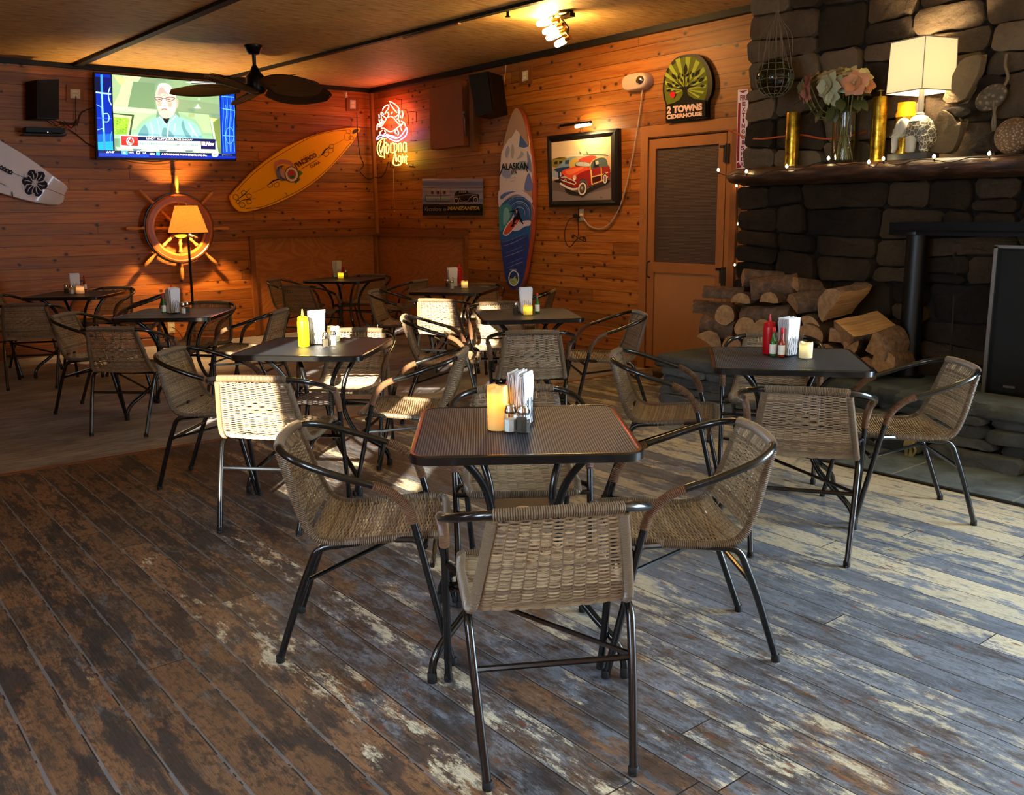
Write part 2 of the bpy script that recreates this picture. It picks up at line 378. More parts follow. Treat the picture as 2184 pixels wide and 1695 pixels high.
# ------------------------------------------------------------------ geometry helpers
def catmull(P, per=6, closed=False):
    P = [Vector(p) for p in P]; n = len(P); out = []
    rng = range(n if closed else n-1)
    for i in rng:
        p0 = P[(i-1) % n] if (closed or i > 0) else P[0]*2-P[1]
        p1 = P[i]; p2 = P[(i+1) % n]
        p3 = P[(i+2) % n] if (closed or i+2 < n) else P[-1]*2-P[-2]
        for k in range(per):
            t = k/per
            out.append(0.5*((2*p1)+(p2-p0)*t+(2*p0-5*p1+4*p2-p3)*t*t+(3*p1-p0-3*p2+p3)*t**3))
    if not closed: out.append(P[-1])
    return out
def bend(P, r=0.04, seg=5):
    """polyline with rounded corners"""
    P = [Vector(p) for p in P]; out = [P[0]]
    for i in range(1, len(P)-1):
        a, b, c = P[i-1], P[i], P[i+1]
        d1 = (a-b); d2 = (c-b); rr = min(r, d1.length*0.48, d2.length*0.48)
        s, e = b+d1.normalized()*rr, b+d2.normalized()*rr
        for k in range(seg+1):
            t = k/seg; out.append((1-t)**2*s+2*t*(1-t)*b+t*t*e)
    out.append(P[-1]); return out
def resample(P, step):
    P = [Vector(p) for p in P]; L = [0]
    for a, b in zip(P, P[1:]): L.append(L[-1]+(b-a).length)
    n = max(2, int(L[-1]/step)+1); out = []; j = 0
    for i in range(n):
        s = L[-1]*i/(n-1)
        while j < len(L)-2 and L[j+1] < s: j += 1
        t = (s-L[j])/max(1e-9, L[j+1]-L[j]); out.append(P[j].lerp(P[j+1], t))
    return out

class MB:
    def __init__(s): s.v = []; s.f = []; s.c = []; s.t = []; s.mi = []; s.tone = 0.5; s.col = (1, 1, 1); s.mat = 0
    def face(s, idx): s.f.append(tuple(idx)); s.c.append(s.col); s.t.append(s.tone); s.mi.append(s.mat)
    def vs(s, pts):
        b = len(s.v); s.v.extend([tuple(p) for p in pts]); return b
    def box(s, c, d, R=None):
        c = Vector(c); hx, hy, hz = d[0]/2, d[1]/2, d[2]/2
        P = [Vector((x, y, z)) for z in (-hz, hz) for y in (-hy, hy) for x in (-hx, hx)]
        if R is not None: P = [R @ p for p in P]
        b = s.vs([c+p for p in P])
        for f in ((0, 2, 3, 1), (4, 5, 7, 6), (0, 1, 5, 4), (2, 6, 7, 3), (0, 4, 6, 2), (1, 3, 7, 5)): s.face([b+i for i in f])
        return s
    def span(s, a, b):
        a = Vector(a); b = Vector(b); return s.box((a+b)/2, [abs(x) for x in (b-a)])
    def tube(s, P, r=0.01, n=8, caps=True, closed=False, flat=None, up=None):
        P = [Vector(p) for p in P]
        if len(P) < 2: return s
        N = len(P); T = []
        for i in range(N):
            a = P[(i-1) % N] if (closed or i > 0) else P[0]; b = P[(i+1) % N] if (closed or i < N-1) else P[-1]
            t = (b-a); t = t.normalized() if t.length > 1e-9 else Vector((0, 0, 1)); T.append(t)
        u = up or (Vector((0, 0, 1)) if abs(T[0].z) < 0.9 else Vector((1, 0, 0)))
        u = (u-T[0]*u.dot(T[0])).normalized(); base = []
        for i in range(N):
            if i:
                q = T[i-1].rotation_difference(T[i]); u = q @ u; u = (u-T[i]*u.dot(T[i])).normalized()
            w = T[i].cross(u); rr = r[i] if isinstance(r, (list, tuple)) else r
            ru, rw = (rr, rr) if flat is None else (rr*flat, rr)
            base.append(s.vs([P[i]+u*(ru*math.cos(2*PI*k/n+PI/4))+w*(rw*math.sin(2*PI*k/n+PI/4)) for k in range(n)]))
        for i in range(N-1 if not closed else N):
            a, b = base[i], base[(i+1) % N]
            for k in range(n): s.face((a+k, a+(k+1) % n, b+(k+1) % n, b+k))
        if caps and not closed:
            s.face([base[0]+k for k in reversed(range(n))]); s.face([base[-1]+k for k in range(n)])
        return s
    def lathe(s, prof, c=(0, 0, 0), n=24, axis=None, caps=True, sq=None):
        """prof: list (r, z). axis: optional Matrix 3x3. sq: superellipse exponent"""
        c = Vector(c); rings = []
        for (r, z) in prof:
            pts = []
            for k in range(n):
                a = 2*PI*k/n; ca, sa = math.cos(a), math.sin(a); q = 1.0
                if sq: q = 1.0/((abs(ca)**sq+abs(sa)**sq)**(1.0/sq))
                p = Vector((r*ca*q, r*sa*q, z)); pts.append(c+(axis @ p if axis is not None else p))
            rings.append(s.vs(pts))
        for a, b in zip(rings, rings[1:]):
            for k in range(n): s.face((a+k, a+(k+1) % n, b+(k+1) % n, b+k))
        if caps:
            if prof[0][0] > 1e-4: s.face([rings[0]+k for k in reversed(range(n))])
            if prof[-1][0] > 1e-4: s.face([rings[-1]+k for k in range(n)])
        return s
    def prism(s, poly, off):
        """poly: list of 3d pts (planar); extruded by vector off"""
        n = len(poly); off = Vector(off); a = s.vs(poly); b = s.vs([Vector(p)+off for p in poly])
        s.face(range(a+n-1, a-1, -1)); s.face(range(b, b+n))
        for k in range(n): s.face((a+k, a+(k+1) % n, b+(k+1) % n, b+k))
        return s
    def loft(s, loops, cap=True):
        n = len(loops[0]); B = [s.vs(l) for l in loops]
        for a, b in zip(B, B[1:]):
            for k in range(n): s.face((a+k, a+(k+1) % n, b+(k+1) % n, b+k))
        if cap: s.face([B[0]+k for k in reversed(range(n))]); s.face([B[-1]+k for k in range(n)])
        return s
    def ball(s, c, r, nu=12, nv=8, sc=(1, 1, 1)):
        c = Vector(c); prof = [(max(1e-5, r*math.sin(PI*i/nv)), -r*math.cos(PI*i/nv)) for i in range(nv+1)]
        b0 = len(s.v); s.lathe(prof, (0, 0, 0), nu, caps=False)
        for i in range(b0, len(s.v)):
            v = s.v[i]; s.v[i] = (c.x+v[0]*sc[0], c.y+v[1]*sc[1], c.z+v[2]*sc[2])
        return s
    def build(s, name, mat, parent=None, smooth=True, angle=40, loc=None, world=False):
        me = bpy.data.meshes.new(name)
        if world and parent is not None:       # geometry given in room coordinates: make it local to the thing
            off = Vector((0, 0, 0)); q = parent
            while q is not None: off += Vector(q.location); q = q.parent
            s.v = [(v[0]-off.x, v[1]-off.y, v[2]-off.z) for v in s.v]
        me.from_pydata(s.v, [], s.f)
        if not getattr(s, 'keepn', False):
            bm = bmesh.new(); bm.from_mesh(me)
            bmesh.ops.recalc_face_normals(bm, faces=bm.faces)
            bm.to_mesh(me); bm.free()
        if any(t != 0.5 for t in s.t):
            at = me.attributes.new('tone', 'FLOAT', 'FACE'); at.data.foreach_set('value', s.t)
        if any(c != (1, 1, 1) for c in s.c):
            at = me.attributes.new('Col', 'FLOAT_COLOR', 'FACE')
            at.data.foreach_set('color', [q for c in s.c for q in (*c, 1.0)])
        for m_ in (mat if isinstance(mat, (list, tuple)) else [mat]): me.materials.append(m_)
        if any(s.mi): me.polygons.foreach_set('material_index', s.mi)
        if smooth:
            me.polygons.foreach_set('use_smooth', [True]*len(me.polygons))
            try: me.set_sharp_from_angle(angle=math.radians(angle))
            except Exception: pass
        me.update()
        o = bpy.data.objects.new(name, me); COL.objects.link(o)
        if parent is not None: o.parent = parent
        if loc is not None: o.location = loc
        return o

def tag(o, label, cat=None, group=None, kind=None):
    if label: o['label'] = label
    if cat: o['category'] = cat
    if group: o['group'] = group
    if kind: o['kind'] = kind
    return o
def empty(name, loc, rz=0.0):
    o = bpy.data.objects.new(name, None); o.empty_display_size = 0.1; COL.objects.link(o); o.location = loc; o.rotation_euler = (0, 0, rz); return o
def struct(o): o['kind'] = 'structure'; return o
def dup(root, loc, rz, label=None, group=None, scale=None):
    r = root.copy(); COL.objects.link(r); r.location = loc; r.rotation_euler = (0, 0, rz)
    if label: r['label'] = label
    if group: r['group'] = group
    if scale: r.scale = scale
    for ch in list(root.children):
        c = ch.copy(); COL.objects.link(c); c.parent = r
        for g in ch.children:
            d = g.copy(); COL.objects.link(d); d.parent = c
    return r
def Rz(a): return Matrix.Rotation(a, 3, 'Z')
def Ry(a): return Matrix.Rotation(a, 3, 'Y')
def Rx(a): return Matrix.Rotation(a, 3, 'X')

def text_geo(txt, bold=0.0, spacing=1.0, shear=0.0):
    cu = bpy.data.curves.new('t', 'FONT'); cu.body = txt; cu.size = 1; cu.offset = bold; cu.space_character = spacing; cu.shear = shear
    cu.resolution_u = 3
    o = bpy.data.objects.new('t', cu); COL.objects.link(o)
    dg = bpy.context.evaluated_depsgraph_get(); dg.update()
    me = bpy.data.meshes.new_from_object(o.evaluated_get(dg))
    V = [(v.co.x, v.co.y) for v in me.vertices]; F = [tuple(p.vertices) for p in me.polygons]
    bpy.data.objects.remove(o); bpy.data.curves.remove(cu); bpy.data.meshes.remove(me)
    xs = [v[0] for v in V] or [0]; ys = [v[1] for v in V] or [0]
    x0, x1, y0, y1 = min(xs), max(xs), min(ys), max(ys)
    return [((x-x0)/(x1-x0+1e-9), (y-y0)/(y1-y0+1e-9)) for x, y in V], F

class Art:
    """flat printed artwork on a real plane of the room; coordinates are those of a photo detail, mapped to the plane"""
    def __init__(s, plane, ox=0, oy=0, sc=1.0, out=(0, -1, 0)):
        s.mb = MB(); s.mb.keepn = True; s.plane = plane; s.ox, s.oy, s.sc = ox, oy, sc; s.out = Vector(out); s.lv = 0
    def P(s, q, lv=None): return s.plane(q[0]/s.sc+s.ox, q[1]/s.sc+s.oy)+s.out*(0.00025*(s.lv if lv is None else lv))
    def poly(s, col, pts, smooth=0):
        s.lv += 1; s.mb.col = lin(col)
        if smooth: pts = [(p.x, p.y) for p in catmull([(a, b, 0) for a, b in pts], smooth, True)]
        b = s.mb.vs([s.P(p) for p in pts]); s.mb.face(range(b, b+len(pts))); return s
    def stroke(s, col, pts, w, smooth=0, closed=False, taper=False):
        s.lv += 1; s.mb.col = lin(col)
        if smooth: pts = [(p.x, p.y) for p in catmull([(a, b, 0) for a, b in pts], smooth, closed)]
        n = len(pts); L, R = [], []
        for i in range(n):
            a = pts[(i-1) % n] if (closed or i) else pts[0]; b = pts[(i+1) % n] if (closed or i < n-1) else pts[-1]
            dx, dy = b[0]-a[0], b[1]-a[1]; l = math.hypot(dx, dy) or 1; nx, ny = -dy/l, dx/l
            ww = w/2*(math.sin(PI*(i+0.4)/(n-0.2)) if taper else 1)
            L.append((pts[i][0]+nx*ww, pts[i][1]+ny*ww)); R.append((pts[i][0]-nx*ww, pts[i][1]-ny*ww))
        bl = s.mb.vs([s.P(p) for p in L]); br = s.mb.vs([s.P(p) for p in R])
        for i in range(n if closed else n-1):
            j = (i+1) % n; s.mb.face((bl+i, bl+j, br+j, br+i))
        return s
    def ell(s, col, c, rx, ry, n=24, rot=0):
        ca, sa = math.cos(rot), math.sin(rot)
        return s.poly(col, [(c[0]+rx*math.cos(2*PI*k/n)*ca-ry*math.sin(2*PI*k/n)*sa, c[1]+rx*math.cos(2*PI*k/n)*sa+ry*math.sin(2*PI*k/n)*ca) for k in range(n)])
    def ring(s, col, c, rx, ry, w, n=28, rot=0):
        ca, sa = math.cos(rot), math.sin(rot)
        return s.stroke(col, [(c[0]+rx*math.cos(2*PI*k/n)*ca-ry*math.sin(2*PI*k/n)*sa, c[1]+rx*math.cos(2*PI*k/n)*sa+ry*math.sin(2*PI*k/n)*ca) for k in range(n)], w, closed=True)
    def text(s, col, txt, quad, bold=0.0, shear=0.0, spacing=1.0):
        """quad: TL, TR, BR, BL"""
        s.lv += 1; s.mb.col = lin(col); V, F = text_geo(txt, bold, spacing, shear); tl, tr, br, bl = quad; pts = []
        for u, v in V:
            x = (bl[0]*(1-u)+br[0]*u)*(1-v)+(tl[0]*(1-u)+tr[0]*u)*v; y = (bl[1]*(1-u)+br[1]*u)*(1-v)+(tl[1]*(1-u)+tr[1]*u)*v
            pts.append(s.P((x, y)))
        b = s.mb.vs(pts)
        for f in F: s.mb.face([b+i for i in f])
        return s
    def build(s, name, mat, parent=None):
        return s.mb.build(name, mat, parent, smooth=False, world=True)
# ================================================================== THE ROOM
H = 2.875
XB, XE, YL = 4.655, 14.0, -7.0        # end of vinyl / end of porch / left wall
def sbox(name, a, b, m, lab=None):
    o = MB().span(a, b).build(name, m, smooth=False); struct(o)
    if lab: o['label'] = lab
    return o
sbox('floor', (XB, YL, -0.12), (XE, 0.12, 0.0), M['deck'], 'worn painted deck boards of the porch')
sbox('floor', (0, YL, -0.12), (XB, 0.12, 0.0), M['vinyl'], 'brown plank vinyl at the back of the room')
sbox('trim_1', (XB-0.02, YL, 0.0), (XB+0.015, 0, 0.004), M['trimwood'])
sbox('ceiling', (0, YL, H), (XE, 0.0, H+0.1), M['bamboo'], 'bamboo matting ceiling')
sbox('wall_left', (-0.12, YL, 0), (0, 0.0, H), M['cedar'], 'knotty cedar plank wall behind the television')
# wall with the screen door: pieces round the door opening
wb = MB(); DX0, DX1, DZ = 4.60, 5.44, 1.985
wb.span((-0.12, 0, 0), (DX0, 0.12, H)); wb.span((DX1, 0, 0), (6.2, 0.12, H)); wb.span((DX0, 0, DZ), (DX1, 0.12, H)); wb.span((6.2, 0, 0), (9.9, 0.12, H))
struct(wb.build('wall_right', M['cedar'], smooth=False))['label'] = 'knotty cedar plank wall with the screen door'
# left-hand side wall behind the photographer with its window openings
WOP = [(7.02, 7.22), (8.52, 9.08), (9.36, 9.66), (12.9, 13.7)]; ZS, ZH = 0.92, 2.43
wk = MB(); xs = 0.0
for a, b in WOP:
    wk.span((xs, YL-0.12, 0), (a, YL, H)); wk.span((a, YL-0.12, 0), (b, YL, ZS)); wk.span((a, YL-0.12, ZH), (b, YL, H)); xs = b
wk.span((xs, YL-0.12, 0), (XE, YL, H))
struct(wk.build('wall_back', M['cedar'], smooth=False))
for i, (a, b) in enumerate(WOP):
    fr = MB()
    fr.span((a-0.05, YL, (ZS)-0.05), (b+0.05, YL+0.02, ZS)); fr.span((a-0.05, YL, ZH), (b+0.05, YL+0.02, ZH+0.05))
    fr.span((a-0.05, YL, ZS), (a, YL+0.02, ZH)); fr.span((b, YL, ZS), (b+0.05, YL+0.02, ZH))
    struct(fr.build('window_%d' % (i+1), M['trimwood'], smooth=False))
# unseen wall added outside only to block sun through the wide opening
sbox('sun_block_outside', (15.0, -12.3, -0.1), (34, -12.0, 6.0), plain('grey_sun_block', '#8f9294', 0.7), 'unseen grey wall added outside to keep the sun out')
sbox('wall_end', (XE, YL, 0), (XE+0.12, 0.0, H), M['cedar'])
# porch posts at the open end
for nm, (x, y) in (('trim_2', (13.9, -6.6)), ('trim_3', (13.9, -0.15))):
    sbox(nm, (x-0.07, y-0.07, 0), (x+0.07, y+0.07, H), M['trimwood'])
# ceiling strips
def strip(name, a, b, w=0.05, t=0.022, m=None):
    a = Vector(a); b = Vector(b); d = (b-a); c = (a+b)/2; ang = math.atan2(d.y, d.x)
    return struct(MB().box(c, (d.length, w, t), Rz(ang)).build(name, m or M['blacktrim'], smooth=False))
strip('trim_4', (0, -3.377, H-0.012), (8, -3.072, H-0.012), 0.07, 0.03)
strip('trim_5', (0, -1.826, H-0.012), (6.2, -1.356, H-0.012), 0.05, 0.026)
strip('trim_6', (0.02, YL, H-0.02), (0.02, -0.02, H-0.02), 0.05, 0.05)
strip('trim_7', (0, -0.03, H-0.025), (5.8, -0.03, H-0.025), 0.06, 0.05)
# a painted batten lies along part of the second seam
_a, _b = AZ(862, 82, H-0.03), AZ(980, 50, H-0.03)
strip('trim_8', _a, _b, 0.03, 0.012, plain('pale_batten', '#a3745a', 0.6))
# corner post, wainscot, skirting
sbox('trim_9', (0, -0.04, 0), (0.04, 0, H-0.05), M['doorwood'])
pa = MB(); pa.span((0, -1.666, 0.06), (0.015, -0.04, 1.13)); struct(pa.build('trim_10', M['ply'], smooth=False))['label'] = 'plywood wainscot left of the corner'
pb = MB(); pb.span((0.04, -0.015, 0.02), (1.90, 0, 1.12)); struct(pb.build('trim_11', M['ply'], smooth=False))['label'] = 'plywood wainscot right of the corner'
for i, (a, b) in enumerate([((0, -1.70, 1.125), (0.05, 0, 1.15)), ((0.04, -0.05, 1.115), (1.93, 0, 1.14)), ((0, -1.70, 0), (0.035, -1.645, 1.125)), ((1.885, -0.035, 0), (1.93, 0, 1.115)),
                            ((0, -0.075, 0), (0.03, -0.04, 1.125)), ((0.04, -0.03, 0), (0.075, 0, 1.115))]):
    sbox('trim_%d' % (12+i), a, b, M['trimwood'])
sbox('baseboard_left', (0, YL, 0), (0.018, -1.70, 0.075), M['trimwood'])
sbox('baseboard_right', (1.93, -0.018, 0), (DX0-0.09, 0, 0.06), M['trimwood'])
# ------------------------------------------------------------------ screen door
dr = struct(MB().span((DX0, 0.07, 0), (DX1, 0.10, DZ)).build('door_1', plain('dark_inner_door', '#2a1b13', 0.7), smooth=False))
dr['label'] = 'wooden screen door beside the fireplace'
dl = MB(); t = 0.075
dl.span((DX0+0.01, -0.012, 0.02), (DX0+0.01+t, 0.02, DZ-0.01)); dl.span((DX1-0.01-t, -0.012, 0.02), (DX1-0.01, 0.02, DZ-0.01))
dl.span((DX0+0.01+t, -0.012, DZ-0.09), (DX1-0.01-t, 0.02, DZ-0.01)); dl.span((DX0+0.01+t, -0.012, 0.86), (DX1-0.01-t, 0.02, 0.945)); dl.span((DX0+0.01+t, -0.012, 0.02), (DX1-0.01-t, 0.02, 0.09))
dl.build('door_frame', M['doorwood'], dr, smooth=False)
MB().span((DX0+0.01+t, 0.0, 0.09), (DX1-0.01-t, 0.01, 0.86)).build('lower_panel', M['ply_pale'], dr, smooth=False)
kk = NT('rusty_wire_screen'); x_, y_, z_ = kk.sep(kk.pos())
ga = kk.math('LESS_THAN', kk.math('FRACT', kk.math('MULTIPLY', x_, 85.0)), 0.30); gb = kk.math('LESS_THAN', kk.math('FRACT', kk.math('MULTIPLY', z_, 85.0)), 0.42)
nn = kk.noise(kk.pos(), 5, 5, 0.7)
kk.base(kk.mix(kk.math('MAXIMUM', ga, gb), lin('#1b1310'), kk.mix(nn, lin('#3c2a21'), lin('#6a5344')))); kk.rough(0.6)
MB().span((DX0+0.01+t, 0.004, 0.945), (DX1-0.01-t, 0.008, DZ-0.09)).build('wire_screen', kk.m, dr, smooth=False)
hg = MB()
for z0, s_ in ((1.86, 1), (0.90, -1)):
    hg.span((DX1-0.075, -0.018, z0), (DX1-0.015, -0.012, z0+0.022)); hg.span((DX1-0.035, -0.018, z0-0.11 if s_ > 0 else z0-0.10), (DX1-0.015, -0.012, z0+0.022))
    hg.span((DX1+0.005, -0.026, z0-0.12), (DX1+0.025, -0.014, z0+0.03)); hg.tube([(DX1-0.005, -0.026, z0-0.12), (DX1-0.005, -0.026, z0+0.03)], 0.006, 6)
hg.build('hinge', M['pewter'], dr, smooth=False)
MB().tube(bend([(DX0+0.04, -0.012, 0.95), (DX0+0.04, -0.05, 0.94), (DX0+0.04, -0.05, 0.82), (DX0+0.04, -0.012, 0.81)], 0.015), 0.006, 8).build('handle', M['pewter'], dr)
ca = MB()
ca.span((DX0-0.085, -0.02, 0), (DX0, 0, DZ+0.01)); ca.span((DX1, -0.014, 0), (DX1+0.055, 0, DZ+0.01)); ca.span((DX0-0.085, -0.02, DZ+0.01), (DX1+0.11, 0, DZ+0.10))
struct(ca.build('trim_20', M['doorwood'], smooth=False))
ca = MB(); ca.span((DX1+0.055, -0.03, 0), (DX1+0.115, 0, DZ+0.01)); struct(ca.build('trim_21', M['trimwood'], smooth=False))

# ================================================================== STONE FIREPLACE
FY, FX0, FX1 = -0.45, 5.965, 9.75
def n3(p, s): return mnoise.noise(Vector(p)*s)
def split(poly, out, mw, mh, depth=0):
    """cut a polygon of wall face (x,z) into irregular blocks"""
    xs = [p[0] for p in poly]; zs = [p[1] for p in poly]; w = max(xs)-min(xs); h = max(zs)-min(zs)
    if (w < mw*random.uniform(0.8, 1.7) and h < mh*random.uniform(0.8, 1.5)) or depth > 14: out.append(poly); return
    cx = min(xs)+w*random.uniform(0.35, 0.65); cz = min(zs)+h*random.uniform(0.35, 0.65)
    if w/mw > h/mh: a = PI/2+random.uniform(-0.22, 0.22)
    else: a = random.uniform(-0.10, 0.10)
    nx, nz = -math.sin(a), math.cos(a); A, B = [], []
    n = len(poly)
    for i in range(n):
        p, q = poly[i], poly[(i+1) % n]; dp = (p[0]-cx)*nx+(p[1]-cz)*nz; dq = (q[0]-cx)*nx+(q[1]-cz)*nz
        (A if dp >= 0 else B).append(p)
        if dp*dq < 0:
            t = dp/(dp-dq); m = (p[0]+(q[0]-p[0])*t, p[1]+(q[1]-p[1])*t); A.append(m); B.append(m)
    for q in (A, B):
        if len(q) >= 3: split(q, out, mw, mh, depth+1)
def stone_face(mb, poly, place, gap=0.012, dep=0.05, per=4, rough=0.010):
    """one rough stone; place(x, z, d) puts face coords and outward depth in the room"""
    n = len(poly); cx = sum(p[0] for p in poly)/n; cz = sum(p[1] for p in poly)/n
    P = []
    for i in range(n):
        a, b = Vector((*poly[i], 0)), Vector((*poly[(i+1) % n], 0)); L = (b-a).length
        k = max(2, int(L/0.05))
        for j in range(k): P.append(a.lerp(b, (j+0.5)/k) if n < 12 else a.lerp(b, j/k))
    C = Vector((cx, cz, 0)); R = max((p-C).length for p in P)
    P = [p+(C-p)*min(0.3, gap/max(0.03, abs(p.x-C.x)+abs(p.y-C.y))) for p in P]
    dep = dep*random.uniform(0.6, 1.25); seed = random.uniform(0, 50); tiltx, tiltz = random.uniform(-0.12, 0.12), random.uniform(-0.12, 0.12)
    mb.tone = random.random(); rings = []
    for sc, dd in ((1.0, 0.0), (1.0, 0.80), (0.975, 1.0), (0.85, 1.05), (0.62, 1.05), (0.36, 1.05), (0.12, 1.05)):
        ring = []
        for p in P:
            q = C+(p-C)*sc; nz_ = n3((q.x, q.y, seed), 9)*rough*1.6+n3((q.x, q.y, seed), 28)*rough
            d = dep*dd+(nz_+tiltx*(q.x-cx)+tiltz*(q.y-cz) if dd > 0 else -0.02)
            wob = n3((q.x, q.y, seed+9), 16)*0.008
            ring.append(place(q.x+wob, q.y+wob, d))
        rings.append(mb.vs(ring))
    m = len(P)
    for a, b in zip(rings, rings[1:]):
        for k in range(m): mb.face((a+k, a+(k+1) % m, b+(k+1) % m, b+k))
    mb.face([rings[-1]+k for k in range(m)])
random.seed(21)
body = MB(); body.span((FX0+0.02, FY+0.005, 0), (FX1, 0.0, H)); struct(body.build('wall_chimney', M['mortar'], smooth=False))['label'] = 'mortar core of the stone fireplace'
# the firebox is a recess under the iron lintel, faced with its own smaller stones
sm = MB(); blocks = []
MZ0, MZ1 = 1.545, 1.655
split([(FX0, MZ1), (FX1, MZ1), (FX1, H), (FX0, H)], blocks, 0.50, 0.26)
split([(FX0-0.03, 0.33), (FX1, 0.33), (FX1, MZ0), (FX0-0.03, MZ0)], blocks, 0.44, 0.19)
pl = lambda x, z, d: (x, FY-d, z)
su = MB()
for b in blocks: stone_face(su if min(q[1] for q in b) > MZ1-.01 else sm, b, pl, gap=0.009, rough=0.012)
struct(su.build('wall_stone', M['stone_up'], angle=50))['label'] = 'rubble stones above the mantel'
# end stones wrap round the left edge
edge = []; split([(0, 0.33), (0.42, 0.33), (0.42, H), (0, H)], edge, 0.4, 0.18)
for b in edge: stone_face(sm, b, lambda y, z, d: (FX0+0.02-d*0.6, FY+y, z), dep=0.03)
struct(sm.build('wall_stone', M['stone'], angle=50))['label'] = 'rubble stones below the mantel, shade put into their darker colour'
# hearth: core, ledge courses and the thick slabs on top
HY, HZ, HX0 = -1.03, 0.36, 5.68
hc = MB(); hc.span((HX0+0.06, HY+0.06, 0), (FX1, FY, HZ-0.06)); struct(hc.build('trim_22', M['mortar'], smooth=False))['label'] = 'core of the raised hearth'
hs = MB(); random.seed(5); cs = []
z = 0.0
for h_ in (0.085, 0.06, 0.075, 0.055):
    x = HX0+0.04
    while x < FX1:
        w = random.uniform(0.28, 0.75); w = min(w, FX1-x); cs.append(([(x, z+random.uniform(-.006, .006)), (x+w, z+random.uniform(-.006, .006)), (x+w+random.uniform(-.02, .02), z+h_), (x+random.uniform(-.02, .02), z+h_)], 0.055 if z < 0.08 else random.uniform(0.0, 0.04))); x += w
    z += h_
for q, dd in cs: stone_face(hs, q, lambda x, z, d, dd=dd: (x, HY+0.06-dd-d, max(0.0, z)), gap=0.006, dep=0.05)
z = 0.0
for h_ in (0.1, 0.09, 0.085):
    for j in range(2): stone_face(hs, [(j*0.29, z), (j*0.29+0.28, z), (j*0.29+0.28, z+h_), (j*0.29, z+h_)], lambda y, z, d: (HX0+0.06-d, HY+0.03+y, z), gap=0.006, dep=0.04)
    z += h_
struct(hs.build('trim_23', M['slab'], angle=50))['label'] = 'stacked ledge stones of the hearth front'
def rough_slab(mb, x0, x1, y0, y1, z0, z1, seed):
    N = 26; M_ = 6
    def edge(t, s): return 0.02*mnoise.noise(Vector((t*5, s, seed)))+0.012*mnoise.noise(Vector((t*19, s, seed)))
    loops = []
    pts = [(x0+(x1-x0)*i/N, y0) for i in range(N+1)]+[(x1, y0+(y1-y0)*i/M_) for i in range(1, M_+1)]+[(x1-(x1-x0)*i/N, y1) for i in range(1, N+1)]+[(x0, y1-(y1-y0)*i/M_) for i in range(1, M_)]
    cx, cy = (x0+x1)/2, (y0+y1)/2; K = len(pts)
    for f_, zz in ((-0.01, z0), (0.012, z0+(z1-z0)*0.2), (0.018, z0+(z1-z0)*0.6), (0.004, z1-0.008), (-0.012, z1)):
        lp = []
        for i, (x, y) in enumerate(pts):
            dx = math.copysign(1, x-cx) if abs(abs(x-cx)-(x1-x0)/2) < 1e-6 else 0; dy = math.copysign(1, y-cy) if abs(abs(y-cy)-(y1-y0)/2) < 1e-6 else 0
            e = edge(i/6.0, zz*14)+f_; lp.append((x+dx*e, min(y+dy*e, FY), zz+0.004*mnoise.noise(Vector((x*4, y*4, seed+zz)))))
        loops.append(lp)
    mb.tone = random.random(); mb.loft(loops)
hl = MB(); xx = HX0
for i, w in enumerate((1.05, 0.82, 0.98, 1.2)):
    rough_slab(hl, xx, min(xx+w-0.012, FX1), HY-0.015, FY, HZ-0.095, HZ+random.uniform(-0.004, 0.006), i*3.3); xx += w
struct(hl.build('trim_24', M['slab'], angle=35))['label'] = 'thick slate slabs on top of the hearth'
# slate tile strip in front of the hearth
sbox('floor', (6.75, -1.55, 0.0), (XE, HY+0.02, 0.008), M['slate'], 'dark slate tiles in front of the hearth')
sbox('trim_25', (6.72, -1.575, 0.0), (XE, -1.55, 0.010), M['blacktrim'])

# ------------------------------------------------------------------ live-edge mantel
mk = NT('rough_dark_timber'); o_ = mk.pos(); x_, y_, z_ = mk.sep(o_)
g_ = mk.noise(mk.xyz(mk.math('MULTIPLY', x_, 6), mk.math('MULTIPLY', y_, 20), mk.math('MULTIPLY', z_, 34)), 1.0, 5, 0.6)
mk.base(mk.ramp(g_, [(0.3, lin('#190d08')), (0.5, lin('#3c2316')), (0.75, lin('#6a4630'))])); mk.rough(0.45); mk.bump(g_, 0.8, 0.01)
mm = MB(); loops = []
N = 90; X0, X1 = 6.00, FX1
for i in range(N+1):
    x = X0+(X1-X0)*i/N; e = 0.018*mnoise.noise(Vector((x*7, 0, 0)))+0.012*mnoise.noise(Vector((x*22, 3, 0))); e2 = 0.012*mnoise.noise(Vector((x*11, 8, 0)))
    pr = [(FY+0.02, MZ0), (-0.68+e2, MZ0-0.004+e2*0.6), (-0.755+e, MZ0+0.018+e2), (-0.785+e, MZ0+0.05), (-0.775+e*0.7, MZ1-0.02), (-0.745, MZ1), (FY+0.02, MZ1)]
    if i < 3: pr = [(y*(1-0.03*(3-i)) if y < -0.6 else y, MZ0+(z-MZ0)*(1-0.08*(3-i))+0.004*(3-i)) for y, z in pr]
    loops.append([(x, y, z) for y, z in pr])
mm.loft(loops)
mo = mm.build('mantel_shelf', mk.m, angle=60); tag(mo, 'rough live-edge timber mantel shelf across the stone fireplace', 'mantel')

